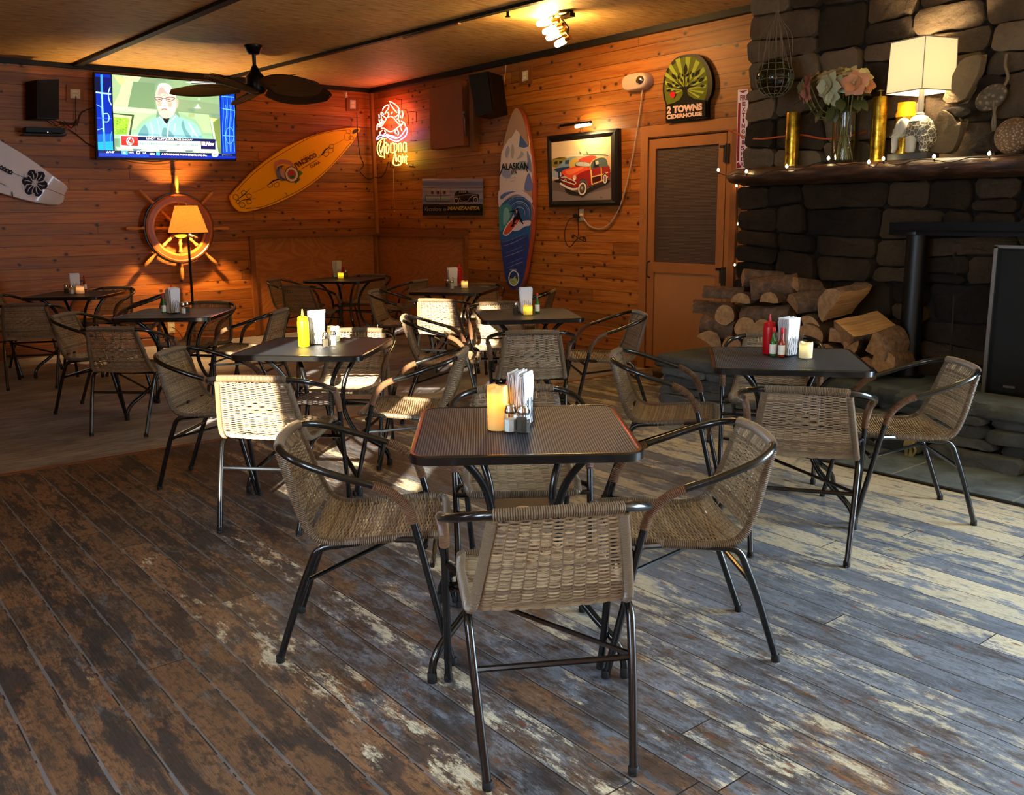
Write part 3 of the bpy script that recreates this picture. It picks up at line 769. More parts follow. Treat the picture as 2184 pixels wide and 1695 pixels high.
# ------------------------------------------------------------------ iron post and lintel, tall black speaker on the hearth
ip = empty('iron_post', (7.36, -0.62, HZ)); tag(ip, 'round black iron post standing on the hearth under a steel beam', 'post')
q = MB(); q.lathe([(0.10, 0), (0.10, 0.012), (0.062, 0.014), (0.062, 0.86), (0.085, 0.865), (0.085, 0.88)], (7.36, -0.62, HZ), 20); q.build('post_shaft', plain('sooty_black_iron', '#070707', 0.42), ip, world=True)
ib = MB(); ib.span((7.22, -0.70, HZ+0.88), (9.4, -0.52, HZ+0.89)); ib.span((7.22, -0.70, HZ+0.86), (9.4, -0.685, HZ+0.935)); ib.span((7.22, -0.535, HZ+0.86), (9.4, -0.52, HZ+0.935))
tag(ib.build('steel_beam', M['black'], smooth=False), 'black steel beam resting on the iron post above the firebox', 'beam')
sp = empty('floor_speaker', (8.12, -0.62, HZ)); tag(sp, 'tall black loudspeaker cabinet with silver edge standing on the hearth', 'speaker')
MB().span((7.905, -0.78, HZ), (8.40, -0.50, HZ+0.80)).build('cabinet', M['black'], sp, smooth=False, world=True)
kg = plain('black_grille_cloth', '#08080a', 0.8, var=0.3, scale=300)
MB().span((7.93, -0.79, HZ+0.02), (8.38, -0.781, HZ+0.785)).build('grille', kg, sp, smooth=False, world=True)
q = MB(); q.span((7.885, -0.795, HZ), (7.905, -0.775, HZ+0.81)); q.span((7.885, -0.795, HZ+0.80), (8.40, -0.775, HZ+0.815)); q.build('silver_edge', M['steel'], sp, smooth=False, world=True)
q = MB(); q.span((8.00, -0.793, HZ+0.045), (8.06, -0.789, HZ+0.058)); q.build('badge', M['steel'], sp, smooth=False, world=True)
pk = MB(); pk.tube([(7.56, -0.50, HZ), (7.53, -0.47, HZ+0.68)], 0.006, 6); pk.tube([(7.53, -0.47, HZ+0.68), (7.52, -0.49, HZ+0.74), (7.54, -0.50, HZ+0.75)], 0.008, 6)
tag(pk.build('fire_poker', M['pewter']), 'thin iron poker leaning on the stones beside the iron post', 'poker')

# ------------------------------------------------------------------ firewood
def logmat():
    b = NT('bark'); n = b.noise(b.obj(), 22, 6, 0.7, 0.6); b.base(b.ramp(n, [(0.3, lin('#33251b')), (0.55, lin('#6b503a')), (0.75, lin('#8c6e50'))])); b.rough(0.8); b.bump(n, 0.9, 0.01)
    c = NT('split_wood'); x, y, z = c.sep(c.obj()); n = c.noise(c.xyz(c.math('MULTIPLY', x, 4), c.math('MULTIPLY', y, 60), c.math('MULTIPLY', z, 60)), 1.0, 4, 0.6)
    c.base(c.ramp(n, [(0.3, lin('#8a6238')), (0.55, lin('#b98d58')), (0.75, lin('#c9a26e'))])); c.rough(0.65); c.bump(n, 0.5, 0.006)
    e = NT('sawn_end'); n = e.noise(e.obj(), 30, 5, 0.7); e.base(e.ramp(n, [(0.3, lin('#7a5636')), (0.6, lin('#a67c50')), (0.8, lin('#bb925f'))])); e.rough(0.8)
    return [b.m, c.m, e.m]
LM = logmat()
def make_log(kind, R, L, seed):
    """log along local x, origin at its middle"""
    random.seed(seed); mb = MB(); sec = []
    if kind == 'round': sec = [(math.cos(a), math.sin(a), 0) for a in [2*PI*i/14 for i in range(14)]]
    elif kind == 'half':
        sec = [(math.cos(a), math.sin(a), 0) for a in [PI*i/9 for i in range(10)]]+[(-0.5, -0.05, 1), (0.5, 0.03, 1)]
    else:
        A = math.radians(105)
        sec = [(math.cos(PI/2-A/2+A*i/7), math.sin(PI/2-A/2+A*i/7)-0.45, 0) for i in range(8)]+[(0.02, -0.62, 1)]
    n = len(sec); loops = []; K = 9
    for i in range(K+1):
        x = -L/2+L*i/K; s = 1+0.06*mnoise.noise(Vector((i*0.6, seed, 0))); lp = []
        for j, (u, v, t) in enumerate(sec):
            w = 1+0.13*mnoise.noise(Vector((u*1.6+i*0.25, v*1.6, seed*1.7)))
            lp.append((x+(0.006*random.uniform(-1, 1) if i in (0, K) else 0), u*R*s*w, v*R*s*w+0.02*R*math.sin(i*0.7)))
        loops.append(lp)
    B = [mb.vs(l) for l in loops]
    for a, b in zip(B, B[1:]):
        for k in range(n):
            k2 = (k+1) % n; u = sec[k]; w = sec[k2]
            mb.mat = 1 if (kind != 'round' and (u[2] or w[2])) else 0
            mb.face((a+k, a+k2, b+k2, b+k))
    mb.mat = 2; mb.face([B[0]+k for k in reversed(range(n))]); mb.face([B[-1]+k for k in range(n)])
    return mb
def put_log(px0, px1, y0, y1, R, kind, roll, seed, label):
    """px0/px1: where the two ends of its axis are seen, y0/y1 their depth on the hearth"""
    a, b = AY(*px0, y0), AY(*px1, y1); d = b-a; mb = make_log(kind, R, d.length, seed)
    X = d.normalized(); Y = Vector((0, 0, 1)).cross(X).normalized(); Z = X.cross(Y)
    Mx = Matrix((X, Y, Z)).transposed() @ Rx(roll)
    o = mb.build('firewood_log', LM, angle=35); o.matrix_world = Matrix.Translation((a+b)/2) @ Mx.to_4x4()
    tag(o, label, 'log', 'split firewood stacked on the hearth'); return o
LOGS = [
 # end1 px, end2 px, y1, y2, R, kind, roll, label
 ((1585, 592), (1668, 598), -.80, -.60, .055, 'round', 0, 'short dark log at the very top left of the firewood stack'),
 ((1603, 618), (1700, 607), -.84, -.70, .070, 'round', 0, 'long reddish round log with a pale end on top of the firewood stack'),
 ((1690, 612), (1742, 618), -.78, -.60, .060, 'half', .4, 'half log with pale cut face at the top, right of the reddish round log'),
 ((1502, 628), (1588, 632), -.84, -.72, .055, 'half', .3, 'knotty split log sticking out at the upper left of the stack'),
 ((1580, 646), (1620, 640), -.90, -.55, .062, 'half', 0, 'half log end just under the reddish round log, left one'),
 ((1640, 645), (1690, 640), -.90, -.55, .062, 'half', 0, 'half log with a red-brown cut end under the reddish round log'),
 ((1478, 655), (1560, 660), -.88, -.70, .062, 'quarter', .9, 'wedge log reaching furthest left over the screen door'),
 ((1545, 672), (1580, 668), -.94, -.60, .062, 'round', 0, 'dark round log end below the wedge that reaches furthest left'),
 ((1585, 676), (1690, 670), -.86, -.78, .058, 'round', 0, 'long dark bark log in the middle of the stack behind the ketchup bottle'),
 ((1500, 690), (1570, 704), -.92, -.84, .075, 'round', 0, 'thick smooth round log at the lower left of the stack'),
 ((1590, 700), (1615, 694), -.96, -.55, .065, 'round', 0, 'round log end above the back chair of the ketchup table'),
 ((1625, 700), (1650, 694), -.94, -.55, .055, 'round', 0, 'small round log end just left of the ketchup bottle'),
 ((1510, 732), (1530, 726), -.98, -.60, .080, 'half', .5, 'dark half log on the hearth at the lower left corner of the stack'),
 ((1560, 738), (1590, 730), -.96, -.60, .060, 'round', 0, 'dark round log on the hearth left of the chair back'),
 ((1640, 735), (1668, 728), -.96, -.60, .070, 'round', 0, 'dark round log low in the stack behind the ketchup bottle'),
 ((1690, 655), (1760, 640), -.86, -.66, .072, 'half', .5, 'gnarled split log in the middle of the stack with curled bark'),
 ((1775, 655), (1838, 640), -.94, -.66, .105, 'half', -.9, 'big pale split block standing out on the right half of the stack'),
 ((1725, 690), (1755, 680), -.94, -.60, .075, 'quarter', .4, 'knotty split log end just above the napkins of the ketchup table'),
 ((1800, 700), (1895, 680), -.98, -.70, .095, 'half', 3.5, 'large half log with its flat pale side up on the right of the stack'),
 ((1725, 722), (1765, 712), -.98, -.60, .080, 'half', .2, 'half log with curved end just behind the short candle'),
 ((1780, 718), (1820, 708), -.96, -.60, .065, 'quarter', .8, 'small split log wedged between the candle and the large flat half log'),
 ((1812, 740), (1850, 735), -.98, -.62, .070, 'quarter', 2.2, 'pale split log under the large flat half log'),
 ((1868, 742), (1918, 722), -1.0, -.74, .095, 'quarter', 1.2, 'wedge-shaped pale block at the right side of the stack by the post'),
 ((1884, 772), (1925, 764), -.98, -.66, .062, 'round', 0, 'thick log with a pale end at the lower right of the stack by the post'),
 ((1850, 775), (1880, 768), -.98, -.70, .060, 'quarter', .3, 'split log at the foot of the stack behind the table corner'),
 ((1690, 750), (1730, 742), -.96, -.70, .070, 'round', 0, 'log on the hearth hidden mostly by the ketchup table top'),
 ((1760, 760), (1800, 752), -.96, -.70, .070, 'round', 0, 'log on the hearth behind the right half of the ketchup table top'),
]
for i, (a, b, ya, yb, R, kd, ro, lb) in enumerate(LOGS): put_log(a, b, ya, yb, R*1.12, kd, ro, i+3, lb)
put_log((1384, 797), (1408, 794), -.60, -.48, .045, 'round', 0, 77, 'short pale log lying on the floor against the left end of the hearth')
rg = MB()
for i in range(7):
    a = AY(1932+i*3, 938, HY-0.10); rg.tube(catmull([a, a+Vector((0.004*math.sin(i), -0.01, -0.03)), a+Vector((0.012*math.cos(i*2), 0.0, -0.06)), a+Vector((0.01*math.sin(i*3), 0.0, -0.10))], 4), [0.006]*13 if False else 0.007, 6)
tag(rg.build('yellow_rag', plain('dull_yellow_cloth', '#9c9468', 0.8, var=0.25)), 'dull yellow rag hanging down the hearth behind the right chair', 'rag')
# ================================================================== WICKER ARMCHAIR (measured from the photo; seat centre over the origin, facing +y)
def ringed(P, r, pitch=0.0055, amp=0.0015):
    Q = resample(P, pitch/3); return Q, [r+amp*(1 if i % 3 else -1.1) for i in range(len(Q))]
def armpath(s):
    return catmull([(s*.234, .240, 0), (s*.2385, .187, .234), (s*.243, .133, .468), (s*.246, .110, .525), (s*.252, .068, .568), (s*.259, .018, .593), (s*.262, -.06, .617),
                    (s*.258, -.135, .642), (s*.240, -.200, .663), (s*.205, -.246, .679), (s*.155, -.272, .688), (s*.08, -.283, .692), (0, -.286, .693)], 6)
# profile of seat and back (y, z) from the top of the back to the front edge
PROF = [(-.272, .672), (-.252, .61), (-.228, .53), (-.203, .465), (-.180, .425), (-.145, .402), (-.09, .396), (0, .402), (.10, .410), (.17, .414), (.198, .410)]
PR = [(p.x, p.y) for p in catmull([(a, b, 0) for a, b in PROF], 8)]
def prof_resamp(step):
    return [(p.x, p.y) for p in resample([(a, b, 0) for a, b in PR], step)]
def halfw(y, z):
    return .158+.044*max(0, min(1, (.672-z)/.27)) if z > .40 and y < -.14 else .203-.012*max(0, (y-.10)/.1)
def make_chair():
    root = empty('wicker_armchair', (0, 0, 0))
    rails = []
    for s in (-1, 1):
        P = armpath(s); Q = resample(P, 0.012)
        leg = [p for p in Q if p.z <= .47 and p.y > 0]; arm = [p for p in Q if not (p.z <= .46 and p.y > 0)]
        l = MB().tube(leg, .0115, 10).build('leg', M['tube'], root)
        MB().lathe([(.0125, 0), (.0135, .003), (.0135, .022), (.012, .024)], (s*.234, .240, 0), 12).build('foot_cap', M['rubber'], l)
        rails.append(arm)
        wr = [p for p in P if .455 < p.z and p.y > .012]; a, b = ringed(wr, .0142)
        MB().tube(a, b, 8).build('arm_wrap', M['wrap'], root)
    full = rails[0]+list(reversed(rails[1]))[1:]
    MB().tube(full, .0115, 10).build('arm_rail', M['tube'], root)
    top = [p for p in (armpath(-1)+list(reversed(armpath(1)))) if abs(p.x) < .160 and p.y < -.2]
    a, b = ringed(top, .0148, .0058); MB().tube(a, b, 8).build('backrest_wrap', M['wicker'], root)
    # rear legs run under the seat rail, then bend down and back
    for s in (-1, 1):
        P = bend([(s*.203, -.02, .398), (s*.205, -.09, .392), (s*.209, -.165, .385), (s*.20, -.225, .24), (s*.183, -.307, 0)], .06, 6)
        l = MB().tube(P, .0115, 10).build('leg', M['tube'], root)
        MB().lathe([(.0125, 0), (.0135, .003), (.0135, .022), (.012, .024)], (s*.183, -.307+.004, 0), 12).build('foot_cap', M['rubber'], l)
    q = MB()
    q.tube([(-.203, -.211, .27), (.203, -.211, .27)], .0085, 8); q.tube([(-.239, .185, .33), (.239, .185, .33)], .008, 8)
    q.tube([(-.237, .187, .325), (.202, -.208, .275)], .007, 6)
    for z_ in (.37,): q.tube([(-.239, .165, .392), (.239, .165, .392)], .009, 8)
    for s in (-1, 1): q.tube(bend([(s*.241, .150, .405), (s*.232, .135, .412), (s*.206, .075, .404)], .02, 4), .010, 8)
    q.build('stretcher', M['tube'], root)
    # wrapped frame tube round seat and back
    side = lambda s: [(s*halfw(y, z), y, z) for y, z in prof_resamp(0.02)]
    Lp, Rp = side(-1), side(1)
    fr = Lp[:-1]+[(-.19, .205, .410), (-.165, .217, .408), (-.08, .222, .406), (0, .223, .405), (.08, .222, .406), (.165, .217, .408), (.19, .205, .410)]+list(reversed(Rp[:-1]))
    fr = catmull(fr, 2)
    seat_pts = [p for p in fr if p.z < .425]; 
    for s in (-1, 1):
        bp = [p for p in fr if p.z >= .42 and p.x*s > 0]; a, b = ringed(bp, .0125); MB().tube(a, b, 8).build('backrest_frame', M['wicker'], root)
    a, b = ringed(seat_pts, .0125, .0062); MB().tube(a, b, 8).build('seat_frame', M['wicker'], root)
    # woven strands
    rows = prof_resamp(0.0056); back, seat = MB(), MB(); rnd = random.Random(3)
    nst = 12; NS = 4
    for i, (y, z) in enumerate(rows):
        a = rows[max(0, i-1)]; b = rows[min(len(rows)-1, i+1)]; ty, tz = b[0]-a[0], b[1]-a[1]; l = math.hypot(ty, tz) or 1
        ny, nz = tz/l, -ty/l; w = halfw(y, z); isback = z > .43
        if nz < 0 and not isback: ny, nz = -ny, -nz
        d = i*0.0056; dia = max(0.0, 1-abs(d-.125)/.06) if isback else 0
        pts = []; K = nst*NS
        for k in range(K+1):
            u = -1+2*k/K; x = u*w; ph = i % 2
            amp = .0034 if isback else .0024
            if dia > abs(u)/.5+.05: amp = .0058; ph = (i//3) % 2
            o = amp*math.sin(PI*(k/NS)+PI*ph+PI/2)
            sag = (-.010*(1-u*u)) if not isback else (.012*(1-u*u))
            e = (0.0 if abs(u) < .93 else 0.006*(abs(u)-.93)/.07)
            if isback: pts.append((x, y+ny*(o)-sag*.9, z+nz*o))
            else: pts.append((x, y+ny*o, z+nz*o+sag+e))
        m = back if isback else seat; m.tone = rnd.random()
        m.tube(pts, .00255 if isback else .0026, 4, caps=False)
    for j in range(nst):
        u = -1+2*(j+.5)/nst
        for isb, m in ((True, back), (False, seat)):
            pts = []
            for (y, z) in prof_resamp(0.02):
                if (z > .43) != isb: continue
                sag = (-.010*(1-u*u)) if not isb else (.012*(1-u*u)); w = halfw(y, z)
                pts.append((u*w, y-(sag*.9 if isb else 0), z+(sag if not isb else 0)))
            m.tone = .3; m.tube(pts, .0042, 4, caps=False, flat=.4)
    # lacing that ties the weave to the top rail
    for j in range(16):
        u = -1+2*(j+.5)/16; back.tone = rnd.random(); back.tube([(u*.15, -.262, .655), (u*.15+.004, -.276, .674), (u*.152, -.284, .690)], .003, 4, caps=False)
    back.build('backrest', M['wicker'], root); seat.build('seat', M['wicker'], root)
    return root

# ================================================================== FOLDING BISTRO TABLE
S_ = 0.672; TH = 0.71
def rrect(h, r, z, n=6):
    out = []
    for cx, cy, a0 in ((h-r, h-r, 0), (-h+r, h-r, PI/2), (-h+r, -h+r, PI), (h-r, -h+r, 1.5*PI)):
        for k in range(n+1): a = a0+PI/2*k/n; out.append((cx+r*math.cos(a), cy+r*math.sin(a), z))
    return out
def make_table():
    root = empty('bistro_table', (0, 0, 0)); h = S_/2
    m = MB(); m.loft([rrect(h-.016, .045, TH-.004), rrect(h-.016, .045, TH-.0015)]); m.build('table_top', M['top'], root, angle=30)
    m = MB(); L = [rrect(h-.016, .045, TH-.003), rrect(h-.012, .048, TH), rrect(h-.004, .054, TH), rrect(h, .056, TH-.004), rrect(h, .056, TH-.026), rrect(h-.003, .054, TH-.028), rrect(h-.006, .052, TH-.026), rrect(h-.006, .052, TH-.006), rrect(h-.016, .045, TH-.006)]
    m.loft(L, cap=False); m.build('table_rim', M['tube'], root, angle=30)
    u = MB()
    for s in (-1, 1):
        u.tube([(s*.20, -.26, TH-.018), (s*.20, .26, TH-.018)], .010, 8)
    u.build('under_rail', M['tube'], root)
    for sx in (-1, 1):
        for sy in (-1, 1):
            P = catmull([(sx*.235, sy*.215, TH-.02), (sx*.185, sy*.18, TH-.055), (sx*.135, sy*.135, .58), (sx*.108, sy*.108, .50), (sx*.100, sy*.100, .42), (sx*.105, sy*.105, .34),
                         (sx*.14, sy*.14, .235), (sx*.20, sy*.20, .165), (sx*.258, sy*.258, .11), (sx*.285, sy*.285, .06), (sx*.29, sy*.29, 0)], 5)
            l = MB().tube(P, .0125, 10).build('leg', M['tube'], root)
            MB().lathe([(.0135, 0), (.0145, .003), (.0145, .03), (.013, .032)], (sx*.29, sy*.29, 0), 12).build('foot_cap', M['rubber'], l)
    p = MB(); p.loft([rrect(.11, .012, .438), rrect(.11, .012, .442)]); p.loft([rrect(.11, .012, .422), rrect(.11, .012, .438)], cap=False)
    pl_ = p.build('lower_plate', M['shelfplate'], root, angle=30)
    MB().lathe([(.024, .4415), (.024, .444), (.020, .4445), (.0001, .443)], (0, 0, 0), 20).build('round_cap', M['steel'], pl_)
    return root

TBL = {1: (7.987, -4.200, 53.2), 2: (7.713, -2.409, 40.8), 3: (5.854, -3.838, 44.1), 4: (5.445, -2.075, 58.5),
       5: (3.419, -1.234, 37.1), 6: (3.634, -3.805, 52.0), 7: (1.322, -3.910, 53.3), 8: (1.430, -1.262, 35.9)}
TLAB = {1: 'square black bistro table nearest the camera, holding the tall glowing candle',
        2: 'square black bistro table holding the red ketchup bottle and ivory candle',
        3: 'square bistro table with the yellow mustard bottle standing on it',
        4: 'square dark bistro table before the tall painted surfboard, with a glowing yellow candle',
        5: 'dark bistro table under the corrugated car picture, near the wainscot panel',
        6: 'dark bistro table standing just in front of the floor lamp',
        7: 'dark bistro table farthest left, below the white surfboard',
        8: 'dark bistro table tucked into the plywood corner under the yellow surfboard'}
random.seed(4)
t0 = make_table(); tag(t0, None, 'table', 'square bistro tables')
for k, (x, y, a) in TBL.items():
    if k == 1: t0.location = (x, y, 0); t0.rotation_euler = (0, 0, math.radians(a)); t0['label'] = TLAB[1]
    else: dup(t0, (x, y, 0), math.radians(a), TLAB[k])

CHAIRS = {
 '1f': (8.397, -4.483, 149.8, 'wicker armchair nearest the camera, its backrest turned towards us'),
 '1l': (7.666, -4.550, 53.7, 'wicker armchair on the left side of the tall candle table'),
 '1r': (8.302, -3.858, 235.5, 'wicker armchair on the right side of the tall candle table'),
 '1b': (7.608, -3.902, 324.3, 'wicker armchair on the far side of the tall candle table, facing the camera'),
 '2f': (8.022, -2.700, 123.3, 'wicker armchair at the ketchup table with its back to the camera'),
 '2l': (7.232, -2.639, 37.9, 'wicker armchair left of the ketchup table, facing the fireplace'),
 '2r': (8.096, -2.098, 228.3, 'wicker armchair rightmost of all, between ketchup table and hearth'),
 '2b': (7.289, -1.913, 303.7, 'wicker armchair behind the ketchup table, next to the firewood'),
 '3f': (6.261, -4.243, 132.9, 'wicker armchair at the mustard table, its backrest glowing in the sun'),
 '3l': (5.575, -4.237, 45.5, 'wicker armchair left of the mustard table with grey woven back'),
 '3r': (6.256, -3.529, 225.0, 'wicker armchair right of the mustard table, sun on its seat'),
 '3b': (5.484, -3.468, 315.7, 'wicker armchair behind the mustard table, half its top rail in sun'),
 '4f': (5.880, -2.413, 143.3, 'wicker armchair directly behind the nearest napkins, back to camera, at the yellow candle table'),
 '4r': (5.693, -1.626, 238.9, 'wicker armchair in front of the screen door, facing left'),
 '4l': (5.069, -2.483, 54.9, 'wicker armchair left of the yellow candle table, sunlit arm wrap'),
 '4b': (4.800, -1.780, 328.0, 'wicker armchair mostly hidden behind the yellow candle table'),
 '5f': (3.850, -1.600, 123.0, 'wicker armchair with a sun-striped backrest, before the table under the car picture'),
 '5l': (3.065, -1.567, 43.1, 'wicker armchair left of the table under the car picture'),
 '5r': (3.825, -0.791, 220.3, 'wicker armchair close to the foot of the tall painted surfboard'),
 '5b': (3.120, -0.800, 310.0, 'wicker armchair between the plywood wainscot and the table under the car picture'),
 '6f': (3.926, -4.190, 136.0, 'dark wicker armchair seen from behind, at the table by the floor lamp'),
 '6l': (3.199, -4.199, 48.1, 'dark wicker armchair left of the table by the floor lamp'),
 '6r': (3.678, -3.322, 224.6, 'dark wicker armchair right of the table by the floor lamp'),
 '6b': (3.043, -3.462, 310.2, 'dark wicker armchair right below the floor lamp, facing the camera'),
 '7f': (1.680, -4.330, 155.0, 'dark wicker armchair at the farthest left table, back to the camera'),
 '7l': (0.950, -4.350, 35.0, 'dark wicker armchair cut by the left edge of the view'),
 '7b': (0.778, -3.565, 308.0, 'dark wicker armchair against the plank wall at the farthest left table'),
 '7r': (1.611, -3.496, 244.8, 'dark wicker armchair right of the farthest left table, below the ship wheel'),
 '8f': (1.610, -1.745, 121.8, 'dark wicker armchair at the corner table, back to the camera'),
 '8l': (1.000, -1.600, 42.1, 'dark wicker armchair left of the corner table'),
 '8r': (1.800, -0.840, 206.6, 'dark wicker armchair right of the corner table by the wainscot'),
 '8b': (1.060, -0.830, 306.6, 'dark wicker armchair deepest in the plywood corner'),
}
c0 = make_chair(); tag(c0, None, 'chair', 'wicker armchairs around the bistro tables')
for k, (x, y, a, lb) in CHAIRS.items():
    rz = math.radians(a-90)
    if k == '1f': c0.location = (x, y, 0); c0.rotation_euler = (0, 0, rz); c0['label'] = lb
    else: dup(c0, (x, y, 0), rz, lb)

# ================================================================== THINGS ON THE TABLES
def make_caddy():
    r = empty('napkin_caddy', (0, 0, 0)); m = MB(); w, d = .040, .030
    base = [(-w, -d, .003), (w, -d, .003), (w, d, .003), (-w, d, .003)]; m.tube(base, .0016, 5, closed=True)
    rg = [(x, y, .088) for x, y, z in base]
    for i in range(7):
        x = -w+2*w*i/6
        for s in (-1, 1):
            top = .075+.018*((i*37) % 5)/5
            m.tube([(x+.0025*math.sin(zz*160+i), s*d, zz) for zz in [.003+top*j/12 for j in range(13)]], .0012, 4)
    m.build('wire_rack', M['tube'], r)
    return r
def make_napkins(n=15, h=.150, seed=1):
    rn = random.Random(seed); m = MB()
    for i in range(n):
        y = -.024+.048*i/(n-1); hh = h*rn.uniform(.93, 1.05); w = .034*rn.uniform(.94, 1.05); lean = (y*.22)+rn.uniform(-.004, .004); tw = rn.uniform(-.06, .06); K = 5
        A, B = [], []
        for k in range(K+1):
            t = k/K; z = .004+hh*t; f = 1+.16*t; dx = tw*.1*t
            for (L, sg) in ((A, -1), (B, 1)):
                L.append([(-w*f+dx, y+lean*t+sg*.0009+.0015*math.sin(t*7+i), z), (w*f+dx, y+lean*t+sg*.0009+.0015*math.sin(t*6+i*2), z+.003*math.sin(i))])
        for L in (A, B):
            for k in range(K): b = m.vs([L[k][0], L[k][1], L[k+1][1], L[k+1][0]]); m.face(range(b, b+4))
        b = m.vs([A[K][0], A[K][1], B[K][1], B[K][0]]); m.face(range(b, b+4))
        for s in (0, 1):
            for k in range(K): b = m.vs([A[k][s], B[k][s], B[k+1][s], A[k+1][s]]); m.face(range(b, b+4))
    return m.build('paper_napkins', M['paper'], smooth=False)
def make_shaker(kind):
    r = empty(kind+'_shaker', (0, 0, 0))
    b = MB().lathe([(.0001, .0015), (.017, .0015), (.0195, .004), (.0200, .045), (.0165, .056), (.0145, .060)], n=8, caps=False).build('glass_jar', M['glass'], r, angle=30)
    MB().lathe([(.0165, .004), (.0175, .006), (.0178, .038 if kind == 'salt' else .042), (.0001, .038 if kind == 'salt' else .042)], n=8).build('contents', M['salt'] if kind == 'salt' else M['pepper'], r, angle=30)
    MB().lathe([(.0165, .056), (.0175, .058), (.0172, .064), (.0150, .070), (.0152, .072), (.0118, .079), (.0001, .081)], n=20).build('metal_cap', M['chrome'], r)
    return r
def make_ketchup(name, mat):
    r = empty(name, (0, 0, 0))
    MB().lathe([(.0001, .001), (.027, .001), (.0295, .005), (.0295, .120), (.0285, .130), (.026, .134)], n=24).build('bottle_body', mat, r)
    MB().lathe([(.0265, .133), (.0270, .135), (.0270, .148), (.022, .153), (.009, .155), (.0075, .160), (.0028, .190), (.0001, .191)], n=20).build('nozzle_cap', mat, r)
    return r
def make_hot(name, mat):
    r = empty(name, (0, 0, 0))
    MB().lathe([(.0001, .001), (.0145, .001), (.0158, .004), (.0158, .062), (.012, .076), (.0075, .084), (.0068, .112), (.0068, .116)], n=16).build('glass_bottle', mat, r)
    MB().lathe([(.0161, .012), (.0163, .013), (.0163, .055), (.0161, .056)], n=16, caps=False).build('paper_label', M['label'], r)
    MB().lathe([(.0078, .111), (.0085, .113), (.0085, .133), (.0070, .135), (.0001, .135)], n=16).build('screw_cap', M['redcap'], r)
    return r
def make_candle(name, h, R, mat):
    r = empty(name, (0, 0, 0)); n = 32; prof = [(.0001, .001), (R*.97, .001), (R, .004), (R, h-.004), (R*.97, h), (R*.80, h-.001), (R*.74, h-.007), (R*.70, h-.016), (.0001, h-.017)]
    m = MB(); m.lathe(prof, n=n)
    for i, v in enumerate(m.v):
        if v[2] > h-.01 and abs(math.hypot(v[0], v[1])) > R*.7: a = math.atan2(v[1], v[0]); m.v[i] = (v[0], v[1], v[2]+.003*math.sin(a*2+1)+.0015*math.sin(a*5))
    m.build('wax_body', mat, r)
    MB().lathe([(.0035, h-.018), (.004, h-.010), (.0025, h-.002), (.0001, h+.001)], n=10).build('flame_tip', M['wax'], r)
    return r
TT = TH+.0008
CAMAZ = math.degrees(YAW)    # facing of the picture plane
def onT(px, py): p = AZ(px, py, TT); return (p.x, p.y, TT)
P_ = {}
def first(key, fn):
    """returns (root, is_first)"""
    if key not in P_: P_[key] = fn(); return P_[key], True
    return P_[key], False
def setdown(key, fn, cat, px, py, rz, label, group, scale=None):
    o, new = first(key, fn)
    if new:
        o.location = onT(px, py); o.rotation_euler = (0, 0, rz); tag(o, label, cat, group)
        if scale: o.scale = scale
        return o
    o = dup(o, onT(px, py), rz, label, group, scale)
    if not scale: o.scale = (1, 1, 1)
    return o
WHERE = {1: 'nearest table', 2: 'table before the fireplace', 3: 'mustard bottle table', 4: 'table before the tall surfboard', 5: 'table under the car picture', 6: 'table by the floor lamp', 7: 'farthest left table', 8: 'table in the plywood corner'}
# table: caddy px(base centre), scale
CAD = {1: (1112, 905, 1.0), 2: (1680, 757, 1.0), 3: (678, 733, 1.0), 4: (1122, 668, 1.0), 5: (966, 611, 1.0), 6: (371, 667, 1.0), 7: (162, 624, 1.0), 8: (720, 591, 1.0)}
for k, (px, py, s_) in CAD.items():
    rz = YAW+math.radians({1: 68, 2: 35, 3: 12, 4: 8, 5: 20, 6: 55, 7: 30, 8: 60}[k])
    c = setdown('caddy', make_caddy, 'caddy', px, py, rz, 'black wavy wire napkin caddy on the '+WHERE[k], 'napkin caddies')
    kk_ = 'nap%d' % (k % 3); o, new = first(kk_, lambda k=k: make_napkins(24, .165, k))
    if not new: o2 = o.copy(); COL.objects.link(o2); o = o2
    o.location = Vector(c.location); o.rotation_euler = (0, 0, rz); tag(o, 'white folded paper napkins standing in the wire caddy on the '+WHERE[k], 'napkins', None, 'stuff')
SH = [(1, 'salt', 1089, 921), (1, 'pepper', 1116, 923), (3, 'pepper', 695, 740), (3, 'salt', 711, 737), (4, 'pepper', 1100, 669), (4, 'salt', 1110, 664), (5, 'pepper', 955, 613), (5, 'salt', 964, 616),
      (6, 'salt', 391, 669), (6, 'pepper', 400, 667), (7, 'pepper', 142, 625), (7, 'salt', 153, 627), (8, 'pepper', 738, 591)]
for k, kd, px, py in SH:
    lb = {'salt': 'glass salt shaker full of white salt on the ', 'pepper': 'glass shaker of dark ground pepper on the '}[kd]+WHERE[k]
    setdown(kd, lambda kd=kd: make_shaker(kd), 'shaker', px, py, 0.4+k, lb, kd+' shakers', (1.15, 1.15, 1.1) if k == 1 else None)
setdown('ketchup', lambda: make_ketchup('ketchup_bottle', M['ketchup']), 'bottle', 1639, 755, 0, 'red squeeze ketchup bottle on the table before the fireplace', 'squeeze bottles')
setdown('ketchup', None, 'bottle', 1094, 884, 0, 'red squeeze bottle behind the napkins of the nearest table, only its top showing', 'squeeze bottles', (.9, .9, .74))
setdown('ketchup', None, 'bottle', 980, 604, 0, 'red squeeze bottle behind the napkins of the table under the car picture', 'squeeze bottles')
setdown('ketchup', None, 'bottle', 731, 588, 0, 'red squeeze bottle behind the candle of the corner table', 'squeeze bottles', (.85, .85, .7))
setdown('ketchup', None, 'bottle', 369, 658, 0, 'red squeeze bottle behind the napkins by the floor lamp, tip showing', 'squeeze bottles', (.8, .8, .95))
